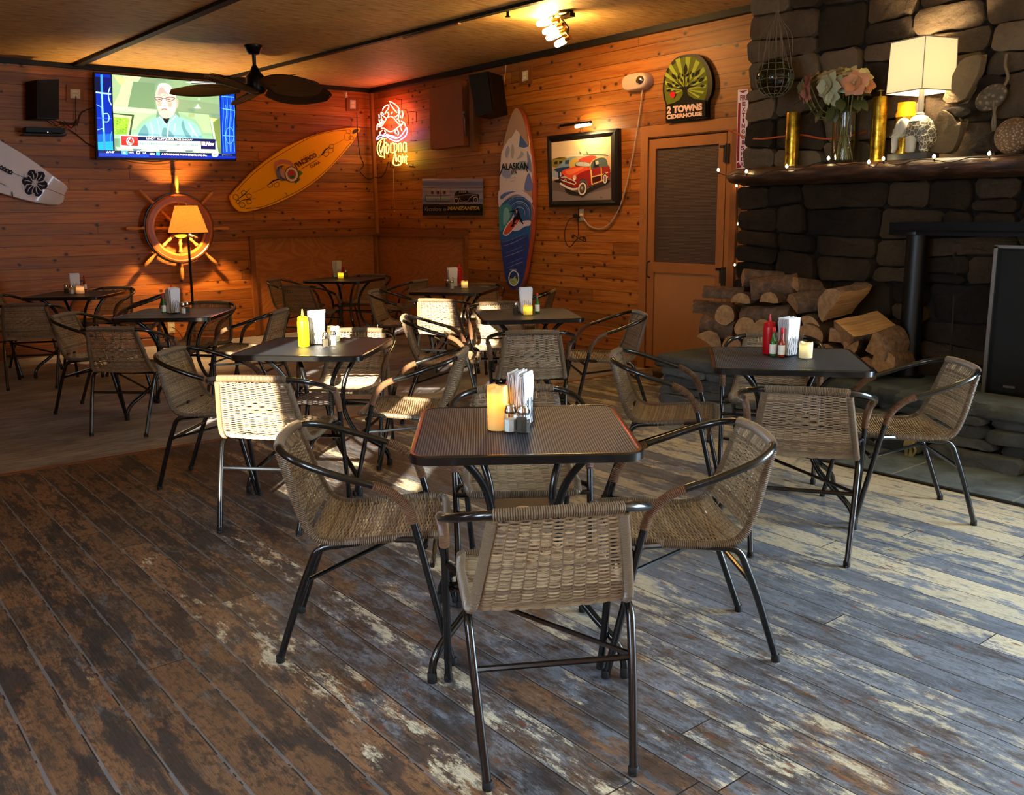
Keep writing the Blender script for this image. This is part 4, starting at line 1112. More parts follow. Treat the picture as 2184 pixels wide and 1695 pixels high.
ms = setdown('mustard', lambda: make_ketchup('mustard_bottle', M['mustard']), 'bottle', 649, 739, 0, 'yellow squeeze mustard bottle on the sunlit left table', 'squeeze bottles', (1.0, 1.0, 1.02))
setdown('green', lambda: make_hot('hot_sauce_bottle', M['greenglass']), 'bottle', 1648, 759, 0.3, 'little green hot sauce bottle in front of the ketchup bottle', 'hot sauce bottles')
setdown('green', None, 'bottle', 1146, 667, 0.3, 'little green hot sauce bottle with red cap beside the napkins before the tall surfboard', 'hot sauce bottles')
setdown('green', None, 'bottle', 350, 668, 0.3, 'little green hot sauce bottle left of the napkins by the floor lamp', 'hot sauce bottles')
setdown('redhot', lambda: make_hot('hot_sauce_bottle', M['redsauce']), 'bottle', 1666, 761, 1.9, 'little orange-red hot sauce bottle before the napkins of the fireplace table', 'hot sauce bottles')
setdown('redhot', None, 'bottle', 182, 619, 1.9, 'little dark sauce bottle behind the candle of the farthest left table', 'hot sauce bottles')
# candles (battery candles lit from inside)
CND = [(1, 1062, 915, .138, .0325, '#d8b468', '#ff8c04', 1.9, 'tall candle glowing yellow on the nearest table'),
       (2, 1718, 763, .072, .030, '#ead9a6', '#ffe07a', .55, 'short ivory candle with wavy rim on the table before the fireplace'),
       (3, 712, 727, .080, .034, '#eadfae', '#ffdc70', .45, 'pale square-looking candle behind the shakers of the mustard table'),
       (4, 1126, 671, .062, .0300, '#f0d060', '#ffc21e', 1.6, 'short candle glowing yellow in front of the napkins before the tall surfboard'),
       (5, 991, 614, .064, .030, '#ecd69a', '#ffc860', .8, 'short pale candle right of the napkins on the table under the car picture'),
       (7, 172, 626, .066, .033, '#e2c3a2', '#ff9c50', .8, 'short peach-coloured candle on the farthest left table'),
       (8, 727, 594, .064, .030, '#f0d060', '#ffc81e', 1.6, 'short bright yellow candle on the corner table')]
for k, px, py, h, R, c1, c2, es, lb in CND:
    mt = candle('wax_%d' % k, c1, c2, es, h); o = make_candle('pillar_candle', h, R, mt); o.location = onT(px, py); tag(o, lb, 'candle', 'pillar candles')
# ================================================================== LEFT WALL
OUTA = (1, 0, 0); OUTB = (0, -1, 0)
def quadprism(mb, plane, pts, back):
    P = [plane(*p) for p in pts]; return mb.prism(P, Vector(back))
# ---- television
TX = 0.125; tvp = lambda px, py: AX(px, py, TX)
tv = empty('television', tuple(AX(352, 250, 0.06))); tag(tv, 'large lit flat television on the plank wall, showing a man in glasses', 'television')
m = MB(); quadprism(m, tvp, [(200, 153), (503, 178), (504, 343.5), (206, 340)], (-0.05, 0, 0)); m.build('bezel', M['black'], tv, smooth=False, world=True)
m = MB(); m.box(tuple(AX(352, 250, 0.04)), (0.08, 0.35, 0.3)); m.build('wall_mount', M['black'], tv, smooth=False, world=True)
A = Art(lambda px, py: AX(px, py, TX+0.001), 190, 140, 6.825, OUTA)
A.poly('#0b1c9c', [(88, 115), (2110, 285), (2125, 1362), (132, 1330)])
A.poly('#0a2ab8', [(88, 115), (310, 130), (350, 1230), (130, 1225)])
A.poly('#0a0f3c', [(92, 160), (165, 165), (175, 380), (98, 380)]); A.poly('#0a1470', [(200, 170), (300, 175), (310, 390), (205, 385)])
A.poly('#18b8e8', [(125, 1110), (345, 1100), (350, 1230), (130, 1225)]); A.poly('#1266e0', [(122, 1000), (340, 990), (345, 1100), (125, 1110)])
for p in ([(180, 130), (190, 600), (205, 800), (225, 1220)],): A.stroke('#3c9cf4', p, 34)
A.stroke('#a8e4ff', [(185, 410), (200, 700), (215, 960)], 14)
A.stroke('#a8e4ff', [(95, 388), (320, 415)], 22); A.stroke('#7cc8f8', [(105, 565), (200, 615)], 10); A.stroke('#2c62e8', [(110, 760), (330, 770)], 12)
A.stroke('#8cd4fc', [(210, 700), (270, 700), (290, 760), (270, 815), (215, 815)], 16, smooth=4); A.stroke('#7cc8f8', [(118, 935), (205, 910)], 12)
A.stroke('#a8e4ff', [(305, 310), (280, 400), (290, 500), (325, 575)], 14, smooth=4); A.stroke('#3ca4f0', [(330, 960), (305, 1060), (330, 1180)], 14, smooth=4)
# picture of the room on screen
A.poly('#10151a', [(310, 130), (330, 130), (372, 1240), (350, 1235)])
A.poly('#7fa584', [(330, 128), (1890, 262), (1920, 1285), (372, 1240)])
A.poly('#bfe3b4', [(330, 128), (760, 165), (640, 330), (560, 600), (345, 580)]); A.poly('#9cc49a', [(330, 128), (500, 145), (440, 400), (345, 575)])
A.poly('#6f9a78', [(640, 230), (950, 260), (960, 620), (560, 600)]); A.poly('#88b48c', [(1100, 200), (1890, 262), (1895, 560), (1250, 480)])
A.poly('#e8fbf4', [(1500, 225), (1800, 240), (1895, 262), (1860, 290), (1400, 250)])
A.poly('#d8e49a', [(360, 140), (515, 190), (490, 285), (430, 250), (385, 190)], 3)
A.poly('#a9d8ae', [(345, 580), (980, 640), (960, 1060), (365, 1060)]); A.poly('#9fd0a6', [(1290, 670), (1740, 715), (1830, 1280), (1500, 1200)])
A.poly('#c8ecc4', [(345, 585), (980, 645), (980, 700), (660, 680), (345, 660)])
A.poly('#3d5a34', [(345, 690), (655, 715), (600, 1020), (570, 1020), (620, 740), (345, 705)]); A.poly('#c4ecac', [(350, 705), (620, 735), (575, 1010), (365, 1000)])
A.poly('#8cc43c', [(355, 750), (585, 770), (545, 1005), (362, 1000)])
for i in range(26):
    xx = 375+(i*73) % 175; yy = 775+(i*47) % 200; A.ell(['#b8e05c', '#6ca42c', '#a4d44c'][i % 3], (xx, yy), 14, 10, 6)
A.poly('#6d8c4c', [(1800, 830), (1900, 755), (1920, 1285), (1860, 1250)]); A.poly('#d4e48c', [(1740, 755), (1860, 775), (1800, 825)]); A.poly('#e4f4d4', [(1755, 780), (1780, 780), (1880, 1280), (1850, 1280)])
A.poly('#98b88c', [(1440, 690), (1530, 700), (1525, 760), (1438, 750)]); A.poly('#f4fcf0', [(1575, 560), (1600, 600), (1620, 622), (1520, 620), (1550, 600)], 3); A.ell('#d4ecd4', (1595, 490), 20, 12)
# the man: jacket, neck, head, glasses
A.poly('#86c4d0', [(695, 1030), (730, 930), (800, 855), (900, 790), (1010, 745), (1060, 760), (1130, 860), (1170, 770), (1250, 700), (1300, 750), (1420, 790), (1530, 840), (1600, 930), (1650, 1060), (1400, 1090), (700, 1060)])
for p in ([(800, 860), (860, 980), (820, 1040), (700, 1030)], [(1080, 900), (1180, 960), (1230, 1050), (1060, 1040)], [(1360, 800), (1400, 930), (1480, 1040), (1400, 1030), (1340, 880)]): A.poly('#5e9cb0', p, 3)
for p in ([(880, 820), (920, 960), (900, 1040)], [(1440, 830), (1520, 960), (1580, 1050)], [(1250, 840), (1230, 960)]): A.stroke('#a8e4e8', p, 26, 4)
A.poly('#e0a898', [(1010, 700), (1060, 760), (1110, 790), (1170, 745), (1240, 690), (1200, 660), (1040, 660)]); A.poly('#16201c', [(1065, 765), (1125, 775), (1160, 750), (1150, 800), (1120, 850), (1085, 810)])
A.stroke('#c8eef0', [(1015, 745), (1060, 800), (1120, 865)], 16); A.stroke('#c8eef0', [(1250, 740), (1190, 800), (1150, 870), (1130, 1030)], 16, 4)
A.poly('#f4d0c8', [(1010, 300), (1060, 272), (1120, 270), (1190, 320), (1240, 390), (1260, 470), (1262, 560), (1250, 660), (1200, 740), (1120, 765), (1040, 740), (990, 640), (968, 540), (955, 450), (970, 360)], 4)
A.poly('#f0b4b0', [(1020, 330), (1090, 340), (1180, 400), (1160, 430), (1060, 400), (990, 440)], 3)
A.poly('#fff0ec', [(1080, 330), (1150, 320), (1220, 400), (1230, 450), (1150, 420)], 3); A.poly('#fce8e0', [(1180, 560), (1240, 540), (1235, 660), (1180, 700)], 3)
A.poly('#fcf4f0', [(995, 300), (1030, 262), (1120, 262), (1190, 310), (1140, 300), (1080, 288), (1020, 320), (985, 350)], 3); A.poly('#f0c0b4', [(1262, 500), (1290, 500), (1285, 580), (1260, 620)], 3)
A.poly('#f0bcac', [(985, 520), (1045, 540), (1040, 600), (995, 590)], 3); A.poly('#ecb4a6', [(1150, 540), (1200, 550), (1180, 610), (1140, 590)], 3)
A.poly('#fff4ec', [(1060, 480), (1090, 480), (1110, 560), (1085, 582), (1050, 570)], 3); A.stroke('#b86c68', [(1045, 645), (1085, 632), (1130, 645)], 14, 4); A.poly('#fff4f0', [(1010, 600), (1080, 595), (1170, 610), (1130, 625), (1040, 622)], 3)
A.ell('#8c5858', (1015, 492), 26, 10); A.ell('#8c5858', (1150, 492), 26, 10)
A.stroke('#3c3c40', [(945, 470), (965, 500), (1000, 520), (1040, 512), (1052, 478), (1000, 465), (948, 468)], 9, 3); A.stroke('#3c3c40', [(1110, 480), (1125, 515), (1170, 522), (1215, 500), (1240, 480), (1180, 462), (1112, 472)], 9, 3); A.stroke('#3c3c40', [(1050, 478), (1112, 478)], 7)
A.stroke('#e4f4e8', [(975, 765), (1000, 850), (1015, 950), (1030, 1030)], 9, 3); A.stroke('#e0f0e8', [(1490, 940), (1490, 1030)], 5)
# captions
A.poly('#e4fff8', [(450, 1010), (1830, 1075), (1830, 1225), (450, 1190)]); A.poly('#c8281e', [(458, 1022), (700, 1032), (702, 1172), (462, 1160)]); A.poly('#e83c48', [(470, 1030), (690, 1040), (690, 1090), (470, 1080)])
A.poly('#0c1650', [(700, 1036), (1830, 1072), (1830, 1106), (702, 1092)]); A.poly('#c4f4ec', [(704, 1092), (1615, 1122), (1615, 1215), (706, 1185)]); A.poly('#141450', [(1612, 1078), (1826, 1082), (1828, 1222), (1616, 1216)])
A.text('#ffffff', 'LINDY RUFF JOINS THE SHOW', [(825, 1046), (1492, 1070), (1494, 1104), (825, 1084)], .02)
A.text('#4a6c84', 'NJD: CURRENTLY ON 13 GAME WIN STREAK', [(735, 1122), (1580, 1152), (1580, 1184), (735, 1158)], .02)
A.text('#ffffff', 'NHL', [(1625, 1104), (1690, 1108), (1690, 1172), (1625, 1165)], .04); A.text('#ffffff', 'Now', [(1700, 1106), (1812, 1112), (1808, 1172), (1695, 1166)], .05)
A.ring('#ffffff', (585, 1100), 48, 52, 14); A.stroke('#ffffff', [(545, 1150), (570, 1080), (600, 1060), (600, 1140), (560, 1100)], 12, 3); A.stroke('#c8281e', [(610, 1050), (600, 1100), (620, 1140)], 14)
A.poly('#b8d8c8', [(372, 1180), (450, 1190), (1830, 1228), (1830, 1262), (400, 1235)])
for i in range(6): A.poly(['#4c6c8c', '#e8fcf8'][i % 2], [(620+i*190, 1212+i*5), (760+i*190, 1216+i*5), (720+i*190, 1248+i*3), (640+i*190, 1246+i*3)])
A.poly('#0a1454', [(130, 1232), (2122, 1285), (2124, 1330), (132, 1290)]); A.poly('#1238c0', [(132, 1270), (860, 1290), (860, 1335), (134, 1318)]); A.poly('#0a36d0', [(1700, 1312), (2124, 1325), (2124, 1345), (1700, 1335)])
A.text('#ffffff', 'LIVE', [(245, 1244), (360, 1246), (350, 1274), (235, 1272)], .05, .2); A.poly('#38a8e8', [(455, 1240), (550, 1244), (550, 1300), (460, 1292)]); A.poly('#ffffff', [(480, 1262), (500, 1250), (525, 1275), (490, 1285)])
A.text('#e8f4ff', 'NYR', [(562, 1252), (640, 1255), (640, 1282), (562, 1278)], .03); A.ell('#e8f4ff', (702, 1265), 30, 28); A.text('#0a1454', 'M', [(686, 1250), (720, 1250), (720, 1280), (686, 1280)], .03); A.text('#e8f4ff', 'LA', [(770, 1256), (822, 1258), (822, 1286), (770, 1284)], .03)
A.text('#e8f4ff', 'RETA', [(868, 1270), (948, 1273), (948, 1304), (868, 1300)], .03); A.poly('#38a8e8', [(965, 1262), (1015, 1264), (1015, 1310), (965, 1308)])
A.text('#ffffff', 'A POIN 8-GAME POINT STREAK, LAS, 8A :', [(1040, 1274), (1700, 1296), (1700, 1326), (1040, 1308)], .03)
A.ell('#e8f0f8', (1818, 1298), 50, 34); A.text('#3c4c6c', 'NHL', [(1790, 1284), (1846, 1286), (1846, 1312), (1790, 1310)], .03); A.text('#d0e4ff', '@TONIGHTNHL', [(1918, 1296), (2074, 1300), (2074, 1312), (1918, 1310)], .02)
A.poly('#1248d8', [(1905, 440), (2100, 410), (2115, 1285), (1925, 1280)])
for i in range(9):
    xx = 1930+i*20; A.stroke(['#3c8cf8', '#0a2ad0', '#58b4fc'][i % 3], [(xx, 450+(i % 3)*60), (xx+12, 700), (xx-6, 900+(i % 2)*60), (xx+10, 1250)], 8, 4)
A.stroke('#68c4fc', [(1912, 450), (2095, 465)], 12); A.stroke('#68c4fc', [(1925, 630), (2100, 655)], 12); A.stroke('#58b4fc', [(1930, 1020), (2100, 1030)], 10); A.ring('#58b4fc', (2030, 1020), 60, 120, 8)
A.build('screen', M['screen'], tv)
cb = MB(); 
cb.tube(catmull([AX(255, 340, .05), AX(300, 348, .02), AX(352, 349, .02), AX(392, 338, .05)], 6), .004, 5)
cb.tube(catmull([AX(165, 268, .03), AX(175, 240, .02), AX(205, 228, .02)], 5), .005, 5); cb.tube(catmull([AX(145, 275, .05), AX(165, 288, .03), AX(185, 305, .02), AX(208, 318, .03)], 5), .005, 5)
cb.tube(catmull([AX(162, 205, .03), AX(161, 240, .03), AX(158, 262, .04), AX(135, 262, .05), AX(110, 255, .08)], 5), .004, 5)
for i in range(5): cb.tube(catmull([AX(100+i*9, 258, .08), AX(118+i*8, 268+4*math.sin(i*2), .07), AX(140+i*4, 262+i*2, .05), AX(163, 268-i*3, .04)], 5), .004, 5)
tag(cb.build('television_cables', M['rubber']), 'tangle of black cables between the set-top box, outlet and television', 'cable')
rt = MB(); rt.box(tuple(AX(148, 270, .055)), (.012, .05, .028)); tag(rt.build('cable_tag', plain('orange_red_tape', '#c8452c', 0.6)), 'small orange-red tag in the cable tangle left of the television', 'tag')
# ---- wall speaker, set-top box, outlets
def speakerbox(name, plane, pts, back, lab, grille=True):
    P = [plane(*p) for p in pts]; c = sum(P, Vector())/4; r = empty(name, tuple(c)); tag(r, lab, 'speaker'); m = MB(); m.prism(P, Vector(back)); m.build('cabinet', M['black'], r, smooth=False, world=True)
    n = -Vector(back).normalized(); Q = [c+(p-c)*.93+n*.004 for p in P]; m = MB(); m.prism(Q, n*.006); m.build('grille', kg, r, smooth=False, world=True); return r
s1 = speakerbox('wall_speaker', lambda a, b: AX(a, b, .26), [(80, 170), (126, 169), (126, 254), (80, 253)], (-.22, -.06, 0), 'black box loudspeaker mounted on the wall left of the television')
m = MB(); m.box(tuple(AX(103, 252, .2)+Vector((0, 0, 0))), (.004, .03, .01)); m.build('badge', M['steel'], s1, world=True)
m = MB(); m.box(tuple(AX(98, 210, .03)), (.06, .08, .10)); m.build('bracket', M['black'], s1, world=True)
sb = empty('set_top_box', tuple(AX(98, 280, .08))); tag(sb, 'flat black set-top box on a small wall shelf under the wall speaker', 'set-top box')
m = MB(); quadprism(m, lambda a, b: AX(a, b, .20), [(56, 270), (139, 273), (139, 283), (56, 281)], (-.17, 0, 0)); m.build('case', M['black'], sb, smooth=False, world=True)
m = MB(); m.ball(AX(102, 282, .203), .004, 8, 6); m.build('status_light', emitm('white_led', (1, 1, 1), 3), sb, world=True)
m = MB(); quadprism(m, lambda a, b: AX(a, b, .20), [(52, 284), (142, 286), (142, 289), (52, 287)], (-.19, 0, 0)); tag(m.build('wall_shelf', M['black'], smooth=False), 'narrow black wall shelf carrying the set-top box', 'shelf')
IV = plain('ivory_plate', '#cfc0a0', 0.4, var=0.03)
def outlet(plane, pts, out, lab, plate=None, wood=None):
    P = [plane(*p) for p in pts]; c = sum(P, Vector())/4; r = empty('wall_outlet', tuple(c)); tag(r, lab, 'outlet', 'wall outlets'); o = Vector(out)
    if wood: W_ = [plane(*p) for p in wood]; m = MB(); m.prism([p+o*.002 for p in W_], o*.012); m.build('wood_surround', M['trimwood'], r, smooth=False, world=True)
    m = MB(); m.prism([p+o*(.014 if wood else .001) for p in P], o*.006); m.build('cover_plate', IV, r, smooth=False, world=True)
    for t in (.3, .7):
        m = MB(); q = (P[0].lerp(P[3], t)+P[1].lerp(P[2], t))/2+o*(.021 if wood else .008); h = (P[0]-P[3]).length*.14; w = (P[1]-P[0]).normalized()*(P[1]-P[0]).length*.28; up = Vector((0, 0, h))
        m.prism([q-w-up, q+w-up, q+w+up, q-w+up], o*.002); m.build('socket', M['label'], r, smooth=False, world=True)
    return r
outlet(lambda a, b: AX(a, b, 0), [(149, 190), (170, 191), (170, 211), (149, 210)], OUTA, 'ivory wall outlet with wooden surround between speaker and television', wood=[(141, 181), (178, 183), (178, 220), (141, 218)])
outlet(lambda a, b: AX(a, b, 0), [(357, 687), (372, 687), (373, 709), (359, 710)], OUTA, 'ivory wall outlet low on the wall behind the floor lamp')
outlet(lambda a, b: AX(a, b, 0), [(745, 213), (757, 214), (757, 232), (745, 232)], OUTA, 'wall outlet near the ceiling right of the fan blades, by the corner', wood=[(738, 207), (763, 209), (763, 237), (738, 237)])
outlet(lambda a, b: AY(a, b, 0), [(1117, 153), (1128, 150), (1128, 171), (1117, 174)], OUTB, 'wall outlet high above the painted surfboard', wood=[(1109, 144), (1136, 139), (1136, 178), (1109, 182)])
outlet(lambda a, b: AY(a, b, 0), [(1236, 446), (1246, 445), (1246, 470), (1236, 471)], OUTB, 'white wall outlet just under the framed picture')
cm = MB(); cm.tube([AX(733, 196, .02), AX(735, 205, .08), AX(741, 207, .13)], .006, 6); cm.ball(AX(737, 205, .10), .02, 10, 8); cm.lathe([(.016, 0), (.018, .03), (.012, .06)], tuple(AX(738, 208, .10)), 12)
tag(cm.build('security_camera', M['label']), 'small white camera on the wall right of the ceiling fan', 'camera')

# ---- ship wheel
WC = Vector((0.10, -2.512, 1.253)); sw = empty('ship_wheel', tuple(WC)); tag(sw, 'wooden ship wheel hung on the plank wall behind the floor lamp', 'ship wheel')
WD = plain('wheel_wood', '#8a4b1e', 0.35, var=0.25, scale=14, coat=0.3); WL_ = plain('spoke_wood', '#b77a3c', 0.4, var=0.2, coat=0.2)
RA = Matrix(((0, 0, 1), (1, 0, 0), (0, 1, 0)))      # lathe axis -> +x
def ringmb(prof, n=56): m = MB(); m.lathe(prof+[prof[0]], tuple(WC), n, axis=RA, caps=False); return m
ringmb([(.292, -.025), (.362, -.025), (.362, .03), (.345, .035), (.335, .026), (.292, .026)]).build('rim', WD, sw, world=True)
ringmb([(.362, -.03), (.376, -.03), (.376, .012), (.362, .012)]).build('outer_band', plain('dark_band', '#2a1810', 0.35), sw, world=True)
ringmb([(.270, -.012), (.293, -.012), (.293, .012), (.270, .012)]).build('inner_band', WL_, sw, world=True)
m = MB(); m.lathe([(.0001, -.099), (.04, -.099), (.04, -.035), (.105, -.035), (.105, .03), (.085, .04), (.0001, .04)], tuple(WC), 32, axis=RA)
h_ = m.build('hub', plain('brass_hub', '#a88a3c', 0.4, 0.5), sw, world=True)
for k in range(8):
    a = k*PI/4+.02; X = Vector((0, math.sin(a), math.cos(a))); ax = Matrix((Vector((1, 0, 0)), X.cross(Vector((1, 0, 0))), X)).transposed()
    m = MB(); m.lathe([(.016, .09), (.022, .12), (.014, .135), (.022, .16), (.014, .19), (.017, .235), (.022, .25), (.016, .262), (.018, .30)], tuple(WC), 12, axis=ax)
    sp_ = m.build('spoke', WL_, sw, world=True)
    m = MB(); m.lathe([(.020, .37), (.022, .385), (.013, .40), (.017, .43), (.021, .48), (.020, .53), (.012, .553), (.0001, .556)], tuple(WC), 12, axis=ax)
    hd = m.build('handle', WL_, sp_); hd.data.transform(Matrix.Translation(-WC))
# ---- floor lamp
LX, LYy = 0.36, -2.512; lp = empty('floor_lamp', (LX, LYy, 0)); tag(lp, 'floor lamp with a glowing burlap cone shade standing before the ship wheel', 'lamp')
m = MB(); m.lathe([(.0001, 0), (.14, 0), (.14, .012), (.03, .022), (.0001, .024)], (0, 0, 0), 32); m.build('base', M['black'], lp)
m = MB(); m.tube([(0, -.02, .02), (0, -.005, 1.17)], .013, 12); m.build('pole', M['black'], lp)
m = MB(); m.tube([(0, -.005, 1.17), (0, .02, 1.17), (.05, .06, 1.17), (.02, .01, 1.19), (0, 0, 1.20)], .008, 8); m.tube([(0, 0, 1.18), (0, 0, 1.345)], .012, 10); m.tube([(.02, .05, 1.155), (.02, .085, 1.155)], .012, 8); m.build('swing_arm', M['chrome'], lp)
kb = NT('glowing_burlap'); o_ = kb.obj(); x_, y_, z_ = kb.sep(o_); n1 = kb.noise(kb.xyz(kb.math('MULTIPLY', x_, 12), kb.math('MULTIPLY', y_, 12), kb.math('MULTIPLY', z_, 130)), 1.4, 3); n2 = kb.noise(kb.xyz(kb.math('MULTIPLY', x_, 130), kb.math('MULTIPLY', y_, 130), kb.math('MULTIPLY', z_, 12)), 1.4, 3)
nn = kb.math('MULTIPLY', n1, n2); kb.base(lin('#8a5a20')); kb.rough(0.8); kb.link(kb.ramp(nn, [(0.12, lin('#9a5a1c')), (0.28, lin('#f2a040'))]), kb.b.inputs['Emission Color']); kb.b.inputs['Emission Strength'].default_value = 0.5; translucent(kb, (.85, .45, .16), .4)
SB, ST_ = 1.205, 1.495
m = MB(); m.lathe([(.205, SB), (.112, ST_)], (0, 0, 0), 40, caps=False); m.lathe([(.203, SB), (.110, ST_)], (0, 0, 0), 40, caps=False); shd = m.build('lamp_shade', kb.m, lp)
m = MB(); m.lathe([(.206, SB-.002), (.207, SB+.006), (.205, SB+.008)], n=40, caps=False); m.lathe([(.1125, ST_-.008), (.1135, ST_), (.111, ST_+.002)], n=40, caps=False); m.tube([(-.11, 0, ST_-.01), (.11, 0, ST_-.01)], .003, 6); m.tube([(0, 0, ST_-.01), (0, 0, ST_+.02)], .007, 8); m.build('shade_trim', plain('shade_trim_cloth', '#4a2c18', 0.7), shd)
m = MB(); m.ball((0, 0, 1.375), .032, 14, 10); m.build('light_bulb', emitm('warm_bulb', (1.0, 0.58, 0.19), 2000), lp)
m = MB(); m.tube(catmull([AX(368, 698, .02), AX(378, 705, .06), AX(390, 722, .12), AX(398, 745, .3)], 6), .004, 5); m.build('cord', M['rubber'], lp, world=True)

# ---- surfboards
def board(name, plane, pts, back, label, edge_mat, thick=.05, sm=5, bevel=True):
    P = [(p.x, p.y) for p in catmull([(a, b, 0) for a, b in pts], sm, True)] if sm else pts
    Q = [plane(*p) for p in P]; c = sum(Q, Vector())/len(Q); r = empty(name, tuple(c)); tag(r, label, 'surfboard'); b = Vector(back).normalized(); L = []
    for sc, d in ((.97, 0.0), (.995, .25), (1.0, .5), (.99, .8), (.95, 1.0)): L.append([c+(p-c)*sc+b*(thick*d) for p in Q])
    m = MB(); m.loft(L); m.build('board_body', edge_mat, r, angle=60, world=True); return r
# yellow board: detail picture origin (480,260) scale 7.28
YP = lambda a, b: AX(a/7.28+480, b/7.28+260, .09)
ye = board('surfboard', YP, [(2110, 92), (1900, 88), (1500, 165), (1150, 290), (800, 480), (480, 720), (250, 950), (110, 1110), (80, 1170), (120, 1290), (200, 1370), (250, 1395), (420, 1385), (800, 1270), (1200, 1070), (1500, 850), (1760, 590), (1990, 320), (2090, 140)], (-1, 0, 0),
     'yellow surfboard hung slanting on the plank wall between television and corner', plain('golden_board', '#f0ae10', 0.28, var=0.05, coat=0.4), .06)
A = Art(lambda a, b: AX(a, b, .0915), 480, 260, 7.28, OUTA)
A.poly('#f6b414', [(p.x, p.y) for p in catmull([(a, b, 0) for a, b in [(2090, 100), (1900, 96), (1500, 173), (1150, 298), (800, 488), (480, 728), (250, 958), (115, 1115), (88, 1175), (125, 1285), (205, 1362), (255, 1387), (420, 1377), (800, 1262), (1195, 1063), (1493, 844), (1752, 584), (1980, 316), (2075, 145)]], 4, True)])
A.stroke('#4a2a18', [(185, 1080), (320, 920), (620, 660), (1000, 420), (1350, 230), (1650, 150), (1880, 125)], 8, 6); A.stroke('#4a2a18', [(320, 1345), (600, 1310), (950, 1160), (1250, 1000), (1600, 720), (1960, 310)], 8, 6); A.stroke('#5a3418', [(420, 1110), (620, 1020)], 4); A.stroke('#5a3418', [(1650, 370), (1850, 270)], 4)
A.poly('#3c3a44', [(1975, 165), (2000, 120), (2075, 115), (2040, 165), (1990, 185)], 3); A.poly('#f0a818', [(2085, 95), (2108, 100), (2080, 160), (2060, 150)])
def swirl(A, c, col, s=1, w=7, rot=0, n=3):
    for k in range(n):
        a0 = rot+k*2*PI/n; A.stroke(col, [(c[0]+s*(20+t*3.5)*math.cos(a0+t*.42), c[1]+s*(20+t*3.5)*math.sin(a0+t*.42)) for t in range(12)], w, taper=True)
for c, s in (((165, 1165), .9), ((290, 1100), .8), ((370, 1150), .8), ((370, 1240), .8), ((265, 1290), .9), ((200, 1240), .6)): A.ring('#3a2218', c, 48*s, 42*s, 8, 20, .3)
A.stroke('#2a1a14', [(150, 1260), (230, 1180), (300, 1120), (400, 1025)], 14, 4, taper=True); A.stroke('#2a1a14', [(180, 1290), (260, 1220), (380, 1200), (485, 1185)], 12, 4, taper=True)
for c in ((700, 985), (800, 975), (1570, 500), (1640, 440), (1650, 380)): A.ring('#4a2a18', c, 42, 32, 6, 18, -.5)
A.stroke('#1e1a20', [(640, 1000), (740, 920), (850, 885), (930, 870)], 22, 4, taper=True); A.stroke('#1e1a20', [(1440, 560), (1500, 510), (1560, 430), (1640, 380)], 22, 4, taper=True); A.poly('#c8a878', [(1450, 550), (1500, 525), (1475, 500)]); A.ring('#8a5a3a', (1900, 230), 50, 60, 6); A.ring('#8a5a3a', (1960, 250), 40, 30, 6); A.ring('#8a5a3a', (1915, 150), 36, 30, 6)
A.poly('#c07868', [(760, 690), (770, 620), (850, 585), (950, 590), (1030, 620), (1045, 690), (980, 660), (880, 650), (800, 700), (790, 790)], 4); A.poly('#6a6c8c', [(790, 740), (850, 680), (900, 690), (850, 760), (870, 840), (940, 880), (930, 910), (860, 910), (800, 850)], 4)
A.poly('#b8909c', [(860, 720), (900, 760), (950, 830), (930, 880), (880, 840), (850, 780)], 4); A.poly('#d8961c', [(880, 690), (930, 680), (960, 720), (920, 745)], 3); A.stroke('#2a2c4c', [(810, 770), (840, 700), (910, 680)], 14, 4); A.stroke('#2a2c4c', [(850, 850), (900, 890), (960, 905)], 12, 4)
A.poly('#5a7a2a', [(1130, 750), (1200, 790), (1150, 850), (1160, 900), (1080, 950), (1070, 900), (1120, 840)], 2)
A.ell('#4a2c28', (1030, 815), 108, 125, 28, -.2); A.ell('#e4c8b8', (1030, 815), 96, 112, 28, -.2); A.ell('#7a6a60', (1030, 815), 66, 78, 24, -.2); A.ell('#c4281c', (1028, 795), 38, 36); A.ell('#3c6a34', (1040, 850), 34, 18)
A.poly('#5a7a2a', [(1150, 790), (1205, 800), (1165, 830)]); A.poly('#3a5a1a', [(1110, 880), (1150, 900), (1085, 965)])
A.text('#5a2a18', 'PACIFICO', [(1065, 640), (1400, 470), (1425, 540), (1150, 700)], .05); A.stroke('#5a2a18', [(1180, 730), (1420, 590)], 8); A.stroke('#5a2a18', [(1068, 650), (1120, 740)], 14)
A.text('#6a3a1c', 'CLARA', [(1300, 680), (1455, 605), (1480, 635), (1330, 720)], .03); A.text('#9a5a1c', 'CERVEZA', [(1165, 560), (1380, 435), (1388, 448), (1172, 575)], .01, spacing=1.6)
A.stroke('#2a1a14', [(915, 1105), (950, 1110), (955, 1150), (945, 1175)], 8, 3)
A.build('board_artwork', M['art'], ye)
